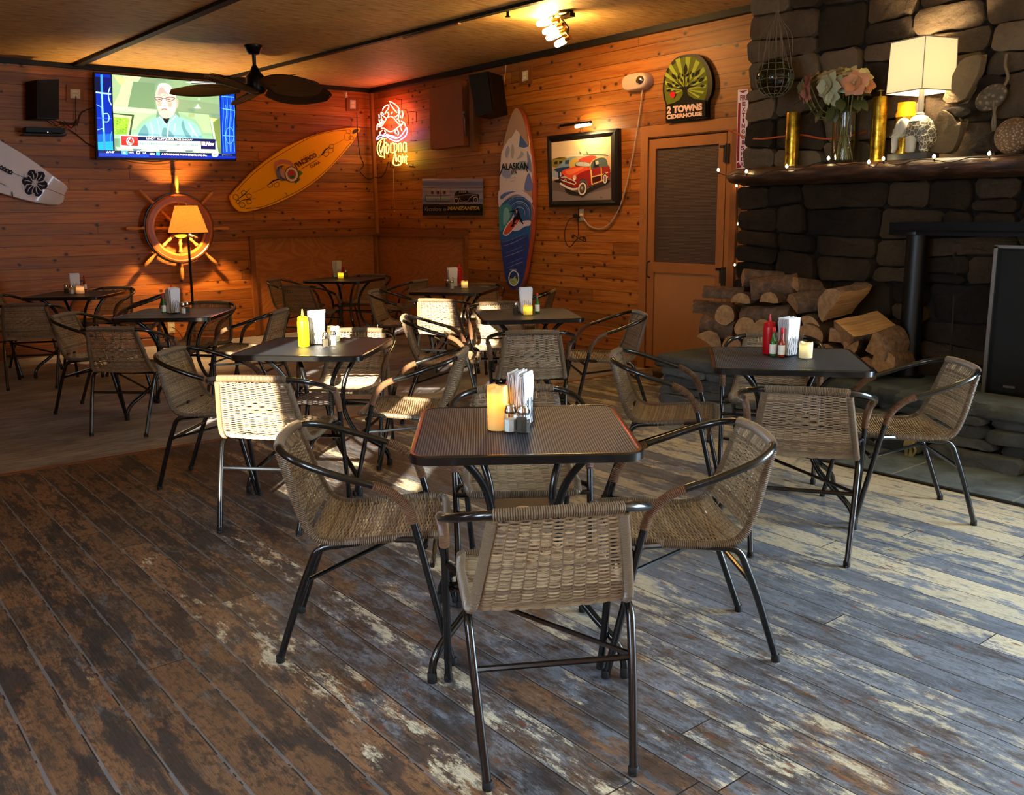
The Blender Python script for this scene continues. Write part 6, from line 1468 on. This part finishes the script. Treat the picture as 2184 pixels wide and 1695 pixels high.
for tp_, bs, w in [((635, 345), (620, 600), 42), ((330, 570), (430, 690), 40), ((470, 590), (480, 700), 24), ((510, 545), (515, 610), 14), ((560, 560), (565, 640), 18), ((530, 670), (570, 760), 24), ((700, 550), (630, 640), 22), ((745, 510), (735, 585), 16), ((795, 540), (765, 650), 24), ((945, 470), (825, 630), 36), ((690, 650), (680, 760), 24), ((935, 650), (870, 690), 20), ((1035, 650), (910, 750), 34), ((860, 725), (760, 790), 24), ((1045, 820), (940, 840), 30), ((235, 765), (350, 850), 38), ((340, 735), (395, 780), 20), ((480, 800), (405, 835), 22), ((225, 940), (320, 910), 28), ((415, 930), (340, 965), 14)]: leaf(A, tp_, bs, w)
A.stroke('#070708', [(290, 990), (380, 930), (420, 925)], 12); A.poly('#c41824', [(305, 985), (345, 955), (385, 955), (412, 985), (408, 1040), (375, 1085), (330, 1070), (303, 1030)], 3)
A.poly('#070708', [(225, 1232), (1015, 1130), (1060, 1130), (1060, 1480), (230, 1560)])
A.text('#e4bcac', '2 TOWNS', [(240, 1270), (990, 1190), (992, 1345), (236, 1430)], .06); A.text('#e4bcac', 'CIDERHOUSE', [(234, 1445), (985, 1370), (985, 1460), (232, 1545)], .06)
A.build('sign_face', M['art'], cs_)
# ---- fire extinguisher sign (origin 1080,0 scale 3.26)
EPn = lambda a, b, y=-.04: AY(a/3.26+1080, b/3.26, y)
es = empty('fire_extinguisher_sign', tuple(EPn(1640, 900))); tag(es, 'tall narrow white and red fire extinguisher sign between door and stones', 'sign')
m = MB(); m.prism([EPn(1610, 625), EPn(1682, 618), EPn(1672, 1172), EPn(1598, 1172)], (0, .01, 0)); m.build('sign_plate', M['paper'], es, smooth=False, world=True)
A = Art(lambda a, b: AY(a, b, -.0405), 1080, 0, 3.26, OUTB)
A.poly('#e8dce0', [(1610, 625), (1682, 618), (1672, 1172), (1598, 1172)]); A.poly('#8c1c38', [(1612, 632), (1680, 626), (1645, 648)]); A.poly('#8c1c38', [(1613, 715), (1630, 715), (1618, 1120), (1602, 1120)]); A.poly('#8c1c38', [(1600, 1140), (1615, 1125), (1635, 1165), (1600, 1170)]); A.poly('#8c1c38', [(1655, 1165), (1670, 1140), (1670, 1170)])
A.text('#7c1840', 'FIRE', [(1626, 662), (1680, 657), (1680, 695), (1626, 700)], .03)
for i, ch in enumerate('EXTINGUISHER'): y0 = 708+i*38.3; A.text('#7c1840', ch, [(1640-i*.8+(5 if ch == 'I' else 0), y0), (1664-i*.8-(5 if ch == 'I' else 0), y0-1), (1664-i*.8-(5 if ch == 'I' else 0), y0+29), (1640-i*.8+(5 if ch == 'I' else 0), y0+30)], .03)
A.build('sign_print', M['art'], es)
m = MB(); m.tube(catmull([AY(1550, 277, -.06), AY(1570, 283, -.06), AY(1590, 293, -.40), AY(1625, 296, -.56), AY(1668, 291, -.52), AY(1710, 288, -.52), AY(1760, 296, -.52), AY(1810, 290, -.52), AY(1850, 280, -.52)], 6), .006, 6); tag(m.build('orange_cord', plain('orange_rubber', '#b8502c', 0.5)), 'orange extension cord strung over the sign and across the stones', 'cord')
# ================================================================== ON THE MANTEL
MT = MZ1+.002
def onmantel(px, y): d = _ray(px, 345); t = (y-CY)/d[1]; return (CX+d[0]*t, y, MT)
BR = NT('aged_brass'); n_ = BR.noise(BR.obj(), 16, 5, 0.7); BR.base(BR.ramp(n_, [(0.35, lin('#6a5210')), (0.55, lin('#c29a2c')), (0.75, lin('#e0bc50'))])); BR.rough(0.28); BR.b.inputs['Metallic'].default_value = 0.9
def shell(px, y, R, h, lab, knob=False):
    r = empty('brass_cylinder', onmantel(px, y)); tag(r, lab, 'brass cylinder', 'brass cylinders on the mantel')
    MB().lathe([(.0001, 0), (R*1.06, 0), (R*1.06, .008), (R*.97, .012), (R*.97, .016), (R, .02), (R, h-.004), (R*.97, h), (R*.9, h), (R*.9, h-.06), (.0001, h-.06)], n=32).build('casing', BR.m, r)
    if knob: MB().lathe([(R*.9, h-.01), (R*.9, h), (.008, h+.004), (.006, h+.03), (.022, h+.034), (.022, h+.038), (.0001, h+.04)], n=20).build('lid', BR.m, r)
    return r
shell(1688, -.62, .045, .345, 'tall brass cylinder at the left, between glass float and flower vase')
shell(1869, -.60, .044, .385, 'tall brass cylinder with a knobbed lid between the flower vase and the elephant lamp', True)
# amber jar lit from inside, behind the elephant
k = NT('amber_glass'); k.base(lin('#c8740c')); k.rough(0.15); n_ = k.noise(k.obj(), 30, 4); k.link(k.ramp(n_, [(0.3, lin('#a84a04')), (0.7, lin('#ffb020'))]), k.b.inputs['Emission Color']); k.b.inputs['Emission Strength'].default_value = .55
r = empty('amber_jar', onmantel(1925, -.52)); tag(r, 'amber glass jar glowing behind the elephant lamp base', 'jar')
MB().lathe([(.0001, 0), (.055, 0), (.058, .01), (.058, .28), (.050, .30), (.050, .345), (.046, .345), (.046, .30)], n=28).build('jar_body', k.m, r)
MB().lathe([(.059, .02), (.0605, .02), (.0605, .26), (.059, .26)], n=28, caps=False).build('brass_sleeve', BR.m, r)
# ---- elephant lamp
ex, ey, ez = onmantel(1948, -.66); le = empty('table_lamp', (ex, ey, MT)); tag(le, 'white elephant table lamp with a bright square shade on the mantel', 'lamp')
MB().span((-.125, -.075, 0), (.115, .075, .035)).build('plinth', plain('dark_plinth', '#3a3a3c', 0.5), le, smooth=False)
ke = NT('carved_white_resin'); v_ = ke.n('ShaderNodeTexVoronoi', feature='DISTANCE_TO_EDGE'); v_.inputs['Scale'].default_value = 38; ke.link(ke.obj(), v_.inputs['Vector'])
ke.base(lin('#b5b0a4')); ke.rough(0.5)
ke2 = NT('carved_filigree_resin'); v_ = ke2.n('ShaderNodeTexVoronoi', feature='DISTANCE_TO_EDGE'); v_.inputs['Scale'].default_value = 42; ke2.link(ke2.obj(), v_.inputs['Vector'])
f_ = ke2.ramp(v_.outputs[0], [(0.03, 1.0), (0.09, 0.0)]); ke2.base(ke2.mix(f_, lin('#5c5548'), lin('#d4cebc'))); ke2.rough(0.5); ke2.bump(f_, 0.8, 0.006)
def blob(name, parts, mat, parent, vox=.006, tubes=()):
    m = MB()
    for c, rr, sc in parts: m.ball(c, rr, 20, 14, sc)
    for P, rr in tubes: m.tube(catmull(P, 5), [rr[0]+(rr[1]-rr[0])*i/(len(catmull(P, 5))-1) for i in range(len(catmull(P, 5)))], 12)
    o = m.build(name, mat, parent)
    md = o.modifiers.new('r', 'REMESH'); md.mode = 'VOXEL'; md.voxel_size = vox; md.use_smooth_shade = True
    ms = o.modifiers.new('s', 'SMOOTH'); ms.factor = 0.6; ms.iterations = 6
    return o
blob('elephant_body', [((.03, 0, .165), .082, (1.0, .85, .95)), ((.085, .0, .13), .055, (.8, 1, 1.2)), ((-.075, 0, .185), .052, (.9, .9, 1.1))], ke2.m, le, .005,
     [([(.075, -.04, .13), (.08, -.042, .08), (.078, -.042, .04)], (.032, .026)), ([(.075, .04, .13), (.08, .042, .08), (.078, .042, .04)], (.032, .026))])
blob('elephant_head', [((-.075, -.005, .185), .050, (.95, .95, 1.15)), ((-.055, -.055, .19), .045, (.5, .35, 1.1)), ((-.04, .055, .19), .045, (.5, .35, 1.1))], ke.m, le, .005,
     [([(-.105, -.01, .18), (-.118, -.015, .12), (-.112, -.02, .07), (-.125, -.02, .045)], (.026, .013)), ([(.0, -.045, .13), (.003, -.048, .08), (0, -.048, .04)], (.033, .027)), ([(-.02, .04, .13), (-.018, .04, .08), (-.02, .04, .04)], (.033, .027)), ([(-.09, -.04, .165), (-.12, -.05, .135), (-.135, -.05, .14)], (.008, .003))])
MB().lathe([(.060, .215), (.045, .24), (.022, .252), (.026, .258), (.017, .265), (.016, .40)], (.02, 0, 0), 20).build('neck', ke.m, le)
SZ0, SZ1 = AY(1967, 210, -.80).z-MT, AY(1967, 116, -.80).z-MT
SZ0, SZ1 = .375, .665
ks = NT('glowing_linen_shade'); x_, y_, z_ = ks.sep(ks.obj()); ks.base(lin('#e8e0c4')); ks.rough(0.8); ks.b.inputs['Emission Color'].default_value = (1.0, .84, .46, 1); ks.b.inputs['Emission Strength'].default_value = 0.22; translucent(ks, (.9, .82, .62), .3)
a_ = math.radians(75); Rq = Rz(a_); hb, ht = .130, .124
def sq(h, z): return [Rq @ Vector((sx*h, sy*h, z))+Vector((.012, 0, 0)) for sx, sy in ((-1, -1), (1, -1), (1, 1), (-1, 1))]
m = MB(); m.loft([sq(hb, SZ0), sq(ht, SZ1)], cap=False); m.loft([sq(hb-.003, SZ0), sq(ht-.003, SZ1)], cap=False); s_ = m.build('lamp_shade', ks.m, le, smooth=False)
m = MB()
for h, z in ((hb+.001, SZ0+.003), (ht+.001, SZ1-.003)): m.tube(sq(h, z), .0035, 6, closed=True)
m.tube([sq(hb+.001, SZ0)[0], sq(ht+.001, SZ1)[0]], .0025, 5); m.tube([sq(hb, SZ0)[1], sq(ht, SZ1)[1]], .0025, 5)
for i in range(2): m.tube([sq(ht, SZ1-.005)[i], sq(ht, SZ1-.005)[i+2]], .002, 5)
m.build('shade_piping', plain('beige_piping', '#a89888', 0.6), s_)
MB().lathe([(.003, SZ1-.01), (.014, SZ1+.003), (.017, SZ1+.014), (.012, SZ1+.024), (.0001, SZ1+.026)], (.02, 0, 0), 14).build('finial', ke.m, le)
MB().ball((.02, 0, .52), .035, 14, 10).build('light_bulb', emitm('lamp_bulb', (1.0, .76, .44), 420), le)
# ---- flowers in a glass vase
vx, vy, vz = onmantel(1800, -.64); va = empty('glass_vase', (vx, vy, MT)); tag(va, 'clear glass cylinder vase holding the artificial flowers', 'vase')
MB().lathe([(.0001, .001), (.074, .001), (.078, .006), (.082, .31), (.080, .312), (.0785, .31), (.0745, .02), (.0001, .016)], n=32, caps=False).build('vase_wall', M['glass'], va)
fl = empty('flower_bouquet', (vx, vy, MT+.02)); tag(fl, 'bouquet of cream, peach and pale green magnolia blooms with dark leaves', 'bouquet')
GS = plain('stem_green', '#6c6a34', 0.6); LG = plain('dark_leaf', '#3a4222', 0.45, var=0.4, scale=8)
PET = {'c': plain('cream_petal', '#c4b67c', 0.55, var=0.18, scale=12), 'p': plain('peach_petal', '#bd8058', 0.55, var=0.25, scale=10), 'g': plain('pale_green_petal', '#a9aa86', 0.55, var=0.15, scale=12), 'r': plain('dusty_pink_petal', '#a86c58', 0.55, var=0.25, scale=10), 't': plain('beige_petal', '#a08c60', 0.55, var=0.2, scale=12)}
rq = random.Random(5)
def petal(m, c, d, up, L, Wd, cup=.5, tip=0):
    d = d.normalized(); sd = d.cross(up).normalized(); nn = sd.cross(d).normalized(); K, J = 7, 5; rows = []
    for i in range(K+1):
        t = i/K; w = Wd*math.sin(PI*min(1, t*.92+.08))**.7*(1 if t < .75 else 1-.4*(t-.75)/.25); z = cup*L*(t*t)*(.6)
        rows.append(m.vs([c+d*(L*t)+sd*(w*(j/(J-1)*2-1))+nn*(z+cup*.5*w*abs(j/(J-1)*2-1)**2-tip*t*t*t*L*.4) for j in range(J)]))
    for a, b in zip(rows, rows[1:]):
        for j in range(J-1): m.face((a+j, a+j+1, b+j+1, b+j))
def fpt(a, b, y): return AY(a/7.063+1690, b/7.063+120, y)-Vector(fl.location)
BL = [((540, 460), -.78, 'g', 1.15, (-.25, -1, .1)), ((240, 400), -.74, 'r', .85, (-.8, -.8, .2)), ((220, 560), -.76, 'r', .75, (-.6, -1, -.2)), ((930, 410), -.76, 'p', 1.05, (.3, -1, .1)), ((880, 240), -.70, 'c', .75, (.1, -.5, 1)), ((1060, 300), -.72, 'c', .8, (.7, -.6, .6)),
      ((640, 260), -.66, 't', .8, (0, -.4, 1)), ((480, 310), -.70, 't', .7, (-.2, -.7, .8)), ((820, 300), -.62, 'r', .7, (0, -.4, 1)), ((130, 450), -.66, 'g', .55, (-1, -.3, .3)), ((1120, 420), -.66, 'p', .75, (1, -.5, .2)), ((360, 330), -.62, 't', .8, (-.4, -.6, .8)), ((160, 620), -.70, 'r', .65, (-.9, -.7, -.2)), ((700, 420), -.72, 'g', .8, (.4, -1, .3)), ((760, 220), -.64, 't', .6, (.2, -.4, 1)), ((600, 600), -.78, 'g', .7, (0, -1, -.4))]
for i, (ab, y, ck, s, dr_) in enumerate(BL):
    c = fpt(*ab, y); n_ = Vector(dr_).normalized(); t1 = n_.cross(Vector((0, 0, 1))).normalized(); t2 = n_.cross(t1); m = MB(); m.keepn = True
    for ring_, cnt, tilt, ls in ((0, 3, .9, .7), (1, 5, .25, 1.0)):
        for q in range(cnt):
            a = 2*PI*q/cnt+ring_*.5+i; d = (t1*math.cos(a)+t2*math.sin(a))+n_*tilt
            petal(m, c, d, n_ if abs(d.normalized().dot(n_)) < .99 else t1, .088*s*ls*rq.uniform(.85, 1.1), .037*s*rq.uniform(.85, 1.1), -.35*(1-tilt), .3)
    b = m.build('bloom', PET[ck], fl); m = MB(); m.ball(c+n_*.012, .010*s, 10, 8, (1, 1, 1.2)); m.build('flower_centre', PET['t'], b)
    m = MB(); base = Vector((rq.uniform(-.045, .045), rq.uniform(-.035, .035), .0)); m.tube(catmull([c-n_*.005, c*.6+Vector((0, 0, .02)), Vector((c.x*.2, c.y*.2, .27)), base], 6), .0035, 6); m.build('stem', GS, fl)
for i, (ab, y, dd, L) in enumerate([((380, 760), -.74, (-.9, -.4, -.5), .085), ((430, 800), -.76, (-.3, -.6, -1), .075), ((600, 760), -.78, (-.1, -.5, -1), .085), ((640, 800), -.76, (.3, -.4, -1), .07), ((700, 640), -.76, (.6, -.5, -.6), .085), ((850, 600), -.72, (.6, -.5, .3), .07), ((960, 580), -.70, (1, -.3, .1), .10),
                              ((930, 650), -.72, (.9, -.5, -.8), .08), ((250, 740), -.72, (-1, -.3, -.5), .095), ((170, 650), -.70, (-1, 0, -.1), .07), ((780, 640), -.66, (.2, -.5, -1), .09), ((520, 700), -.66, (-.6, .2, -1), .09), ((1000, 620), -.66, (.8, -.1, -.7), .09), ((350, 700), -.64, (-.8, .2, -.9), .10), ((700, 560), -.6, (0, .2, -1), .1)]):
    m = MB(); m.keepn = True; petal(m, fpt(*ab, y), Vector(dd), Vector((0, -.3, 1)), L*1.15, L*.36, -.3, .2); m.build('leaf', LG, fl)
# ---- leaning flagstones, rocks, round coral, barnacled disc
def flag(pts, y, th, label, seed, name='flagstone', mat=None):
    random.seed(seed); P = [AY(a, b, y) for a, b in pts]; c = sum(P, Vector())/len(P); m = MB(); poly = [(p.x, p.z) for p in P]
    stone_face(m, poly, lambda x, z, d: (x-c.x, y-d-c.y, z-c.z), gap=.002, dep=th, rough=.006)
    b = m.vs([(p.x-c.x, y+.02-c.y, p.z-c.z) for p in P]); m.face(range(b, b+len(P)))
    o = m.build(name, mat or M['slab_tan'], angle=50); o.location = c; return tag(o, label, 'stone')
C5 = lambda l: [(a/3.616+1580, b/3.616) for a, b in l]
flag(C5([(1710, 475), (1760, 440), (1890, 415), (1870, 540), (1795, 700), (1735, 795), (1560, 812), (1625, 650)]), -.56, .05, 'upper tan flagstone leaning against the chimney right of the lamp shade', 3)
flag(C5([(1570, 842), (1640, 880), (1700, 945), (1745, 925), (1700, 1080), (1640, 1195), (1500, 1175), (1420, 1165), (1460, 1010), (1520, 950)]), -.60, .05, 'lower tan flagstone standing on the mantel right of the elephant lamp', 9)
flag(C5([(1580, 850), (1700, 818), (1810, 830), (1800, 880), (1700, 920), (1640, 880)]), -.60, .04, 'dark pointed stone wedged between the two tan flagstones', 4, mat=M['stone'])
flag(C5([(1790, 1150), (1900, 1030), (1990, 1010), (2000, 1080), (2050, 1160), (1990, 1185), (1800, 1180)]), -.58, .05, 'low dark rock on the mantel left of the round coral ball', 6, mat=M['stone'])
flag(C5([(1830, 640), (1940, 560), (2040, 600), (2100, 680), (2000, 740), (1880, 720)]), -.50, .05, 'small grey stone ledge jutting from the chimney above the barnacled disc', 8, mat=M['stone'])
k = NT('coral_skin'); v_ = k.n('ShaderNodeTexVoronoi'); v_.inputs['Scale'].default_value = 75; k.link(k.obj(), v_.inputs['Vector']); k.base(k.ramp(v_.outputs[0], [(0.1, lin('#a88c6c')), (0.5, lin('#5c4634'))])); k.rough(0.8); k.bump(v_.outputs[0], .9, .006)
c = AY(2163, 290, -.64); r = MB(); r.ball((0, 0, 0), .098, 28, 20); o = r.build('coral_ball', k.m); o.location = (c.x, c.y, MT+.097); tag(o, 'round pitted coral ball on the mantel at the right edge of the view', 'coral')
k2 = NT('barnacles'); v_ = k2.n('ShaderNodeTexVoronoi'); v_.inputs['Scale'].default_value = 40; k2.link(k2.obj(), v_.inputs['Vector']); k2.base(k2.ramp(v_.outputs[0], [(0.1, lin('#8c7c60')), (0.5, lin('#4a3e30'))])); k2.rough(0.8); k2.bump(v_.outputs[0], 1.0, .01)
c = AY(2114, 208, -.60); r = MB(); r.ball((0, 0, 0), .09, 26, 18, (1.0, .35, .72)); o = r.build('barnacled_disc', k2.m); o.location = c; o.rotation_euler = (0, -.5, 0); tag(o, 'barnacle-crusted flat stone hanging above the mantel on a twisted vine', 'stone')
m = MB(); m.tube(catmull([AY(2147, 115, -.56), AY(2144, 140, -.57), AY(2150, 165, -.58), AY(2138, 188, -.60), AY(2120, 215, -.62), AY(2122, 260, -.60), AY(2119, 320, -.60), AY(2119, 335, -.62)], 6), .008, 7); m.tube(catmull([AY(2125, 225, -.62), AY(2116, 265, -.60), AY(2124, 300, -.6)], 5), .006, 6)
tag(m.build('dried_vine', plain('dry_vine', '#6c5c48', 0.7, var=.3)), 'dry twisted vine stem dangling over the chimney stones at the right', 'vine')
# ---- glass float in a net
c = AY(1652, 166, -.80); R = .118; gf = empty('glass_float', tuple(c)); tag(gf, 'dark green glass fishing float hanging from the ceiling in a rope net', 'float')
MB().ball((0, 0, 0), R, 36, 24).build('glass_ball', M['floatglass'], gf)
NTm = plain('net_rope', '#6e604a', 0.8, var=.2); m = MB(); topz = H-c.z; kz = .40
for i in range(14):
    a = 2*PI*i/14; P = []
    for t in range(9): e = -PI/2+.15+(PI*.62)*t/8; P.append((R*1.02*math.cos(e)*math.cos(a), R*1.02*math.cos(e)*math.sin(a), R*1.02*math.sin(e)))
    rr = .012+.010*(i % 3); P += [(rr*3.2*math.cos(a), rr*3.2*math.sin(a), kz*.62), (rr*1.2*math.cos(a), rr*1.2*math.sin(a), kz*.85), (.004*math.cos(a), .004*math.sin(a), kz)]
    m.tube(catmull(P, 4), .0022, 5)
for e in (-1.05, -.6, -.15, .3, .7):
    n = 14; m.tube([(R*1.025*math.cos(e+.05*(i % 2))*math.cos(2*PI*i/n), R*1.025*math.cos(e+.05*(i % 2))*math.sin(2*PI*i/n), R*1.025*math.sin(e+.05*(i % 2))) for i in range(n)], .0022, 5, closed=True)
m.tube([(0, 0, kz-.01), (.006, 0, kz+.03), (0, .004, kz+.06), (0, 0, topz-.002)], .006, 6); m.ball((0, 0, kz), .014, 10, 8); m.ball((.004, 0, kz+.05), .010, 8, 6)
m.build('rope_net', NTm, gf)
# ---- string lights
sl = empty('string_lights', tuple(AY(1678, 356, -.79))); tag(sl, 'string of small warm bulbs along the mantel edge and down the door trim', 'string lights')
BE = emitm('fairy_bulb', (1.0, .78, .36), 34); y0 = -.795
bl = [(1532, 363, y0), (1592, 366, y0), (1678, 355, y0), (1767, 338, y0+.06), (1853, 346, y0), (1884, 339, y0), (1992, 334, y0), (2110, 328, y0), (1571, 396, -.06), (1574, 478, -.06), (1567, 565, -.06)]
for i, (a, b, y) in enumerate(bl):
    p = AY(a, b, y); q = MB(); rr = .0085 if i < 9 else .0065; q.lathe([(.0001, -rr*1.2), (rr, -rr*.4), (rr*.9, rr*.6), (rr*.4, rr*1.5), (.0001, rr*1.7)], tuple(p), 10); b_ = q.build('bulb', BE, sl, world=True)
    q = MB(); q.tube([p+Vector((0, .0, -rr)), p+Vector((0, .008, -rr-.018))], .004, 6); q.build('bulb_socket', M['rubber'], b_, world=True)
m = MB(); wp = [AY(a, b, min(y, -.79))+Vector((0, .004, -.018)) for a, b, y in bl[:8]]; P = []
for a, b in zip(wp, wp[1:]): P += [a, a.lerp(b, .3)+Vector((0, .01, -.016)), a.lerp(b, .65)+Vector((0, .0, .004))]
m.tube(catmull(P+[wp[-1], wp[-1]+Vector((.6, 0, .01))], 4), .0028, 5)
m.tube(catmull([AY(1592, 372, -.79), AY(1580, 382, -.4), AY(1571, 402, -.05), AY(1572, 440, -.045), AY(1573, 484, -.045), AY(1570, 525, -.045), AY(1566, 572, -.045), AY(1564, 600, -.045)], 5), .0028, 5)
m.build('wire', M['rubber'], sl, world=True)

# ================================================================== CEILING THINGS
# ---- fan
FX_, FYf = AZ(540, 97, H).x, AZ(540, 97, H).y; fa = empty('ceiling_fan', (FX_, FYf, H)); tag(fa, 'black ceiling fan with five broad palm-leaf blades in front of the television', 'fan')
FB = plain('bronze_black', '#15110e', 0.3, 0.5, var=.15); m = MB(); m.lathe([(.082, 0), (.082, -.010), (.070, -.03), (.060, -.062), (.045, -.075), (.0001, -.076)], n=28); m.build('canopy', FB, fa)
m = MB(); m.tube([(0, 0, -.07), (0, 0, -.19)], .017, 14); m.build('downrod', M['pewter'], fa)
m = MB(); m.lathe([(.018, -.17), (.026, -.18), (.045, -.22), (.082, -.265), (.085, -.27), (.085, -.39), (.07, -.41), (.03, -.42), (.0001, -.425)], n=32); m.build('motor_housing', FB, fa)
LB = NT('leaf_blade'); o_ = LB.obj(); n_ = LB.noise(o_, 14, 4); LB.base(LB.mix(n_, lin('#1d1108'), lin('#3a2412'))); LB.rough(0.55); LB.bump(n_, .3, .004)
vr = Vector(_r); vf = Vector((CAMP[0]-FX_, CAMP[1]-FYf, 0)).normalized(); vr2 = Vector((-vf.y, vf.x, 0))
if vr2.dot(vr) < 0: vr2 = -vr2
for th in (118, 190, 262, 334, 46):
    a = math.radians(th); d = vr2*math.cos(a)+vf*math.sin(a); sd = Vector((-d.y, d.x, 0)); pitch = math.radians(-23); m = MB(); K, J = 16, 9; top = []; R0, R1 = .13, .75
    for i in range(K+1):
        t = i/K; w = .19*(math.sin(PI*min(1, .10+t*.86))**.62); rad = R0+(R1-R0)*t; row = []
        for j in range(J):
            s = j/(J-1)*2-1; off = w*s; zz = -.355-.02*t*t+off*math.sin(pitch)-.018*s*s; row.append(d*rad+sd*(off*math.cos(pitch))+Vector((0, 0, zz)))
        top.append(row)
    for dz in (0, -.006):
        R_ = [m.vs([p+Vector((0, 0, dz)) for p in row]) for row in top]
        for x, y in zip(R_, R_[1:]):
            for j in range(J-1): m.face((x+j, x+j+1, y+j+1, y+j))
    bl_ = m.build('blade', LB.m, fa)
    m = MB(); edge_ = [r_[0] for r_ in top]+[r_[-1] for r_ in reversed(top)]; m.tube([p+Vector((0, 0, -.003)) for p in edge_], .006, 6, closed=True)
    for s in (-.6, -.3, 0, .3, .6): m.tube([top[1][4], top[6][4]+(top[6][8]-top[6][4])*s, top[12][4]+(top[12][8]-top[12][4])*s*1.2], .003, 5)
    m.build('blade_edge', LB.m, bl_)
    m = MB(); m.tube([d*.07+Vector((0, 0, -.36)), d*.13+Vector((0, 0, -.355)), d*.24+Vector((0, 0, -.36))], .012, 8, flat=.4); m.build('blade_bracket', FB, fa)
# ---- spotlight bar
c = AZ(1207, 24, H); lf = empty('ceiling_light', (c.x, c.y, H)); tag(lf, 'ceiling light bar with four glowing glass bulbs', 'light')
BP = lambda a, b, y=0: AY(a/16.945+1130, b/16.945+10, c.y+.02+y)
m = MB(); m.lathe([(.0001, 0), (.06, 0), (.06, -.02), (.045, -.028), (.0001, -.03)], (c.x, c.y, H), 24); m.box((c.x+.02, c.y, H-.035), (.11, .05, .03)); m.build('ceiling_plate', FB, lf, world=True)
m = MB(); m.tube([BP(860, 110), BP(1090, 420), BP(1280, 680), BP(1390, 820), BP(1360, 1060), BP(1440, 1150)], .008, 8); m.tube([BP(1090, 420), Vector((c.x, c.y, H-.03))], .011, 8); m.tube([BP(870, 130), BP(870, 460)], .007, 8); m.build('bar', FB, lf, world=True)
BRS = plain('brass_socket', '#a8782c', 0.3, 0.9); GB = emitm('filament_bulb', (1.0, .58, .18), 110)
for i, (s, e) in enumerate([((1050, 560), (250, 700)), ((1230, 720), (470, 1020)), ((1330, 940), (600, 1230)), ((1460, 1180), (910, 1470))]):
    S, E = BP(*s), BP(*e, -.03); d = (E-S).normalized(); L = (E-S).length; X = d.cross(Vector((0, 0, 1))).normalized(); ax = Matrix((X, d.cross(X), d)).transposed()
    m = MB(); m.lathe([(.0001, 0), (.020, 0), (.020, L*.28), (.017, L*.30)], tuple(S), 16, axis=ax); so_ = m.build('socket', BRS, lf, world=True)
    m = MB(); m.lathe([(.018, L*.30), (.023, L*.36), (.025, L*.55), (.025, L*.82), (.018, L*.95), (.0001, L*1.0)], tuple(S), 18, axis=ax); m.build('glass_bulb', GB, lf, world=True)
    if i == 0: m = MB(); m.lathe([(.036, L*.30), (.042, L*.31), (.042, L*.325), (.036, L*.335)], tuple(S), 20, axis=ax, caps=False); m.build('shade_ring', plain('copper_ring', '#8a4c2c', 0.35, 0.8), lf, world=True)
c = AZ(1083, 18, H); m = MB(); m.lathe([(.0001, 0), (.03, 0), (.03, -.008), (.012, -.012), (.012, -.05), (.02, -.055), (.02, -.06), (.0001, -.062)], (0, 0, 0), 14); o = m.build('sprinkler_head', M['black']); o.location = (c.x, c.y, H-.001); tag(o, 'small black sprinkler head on the ceiling left of the bulb bar', 'sprinkler')
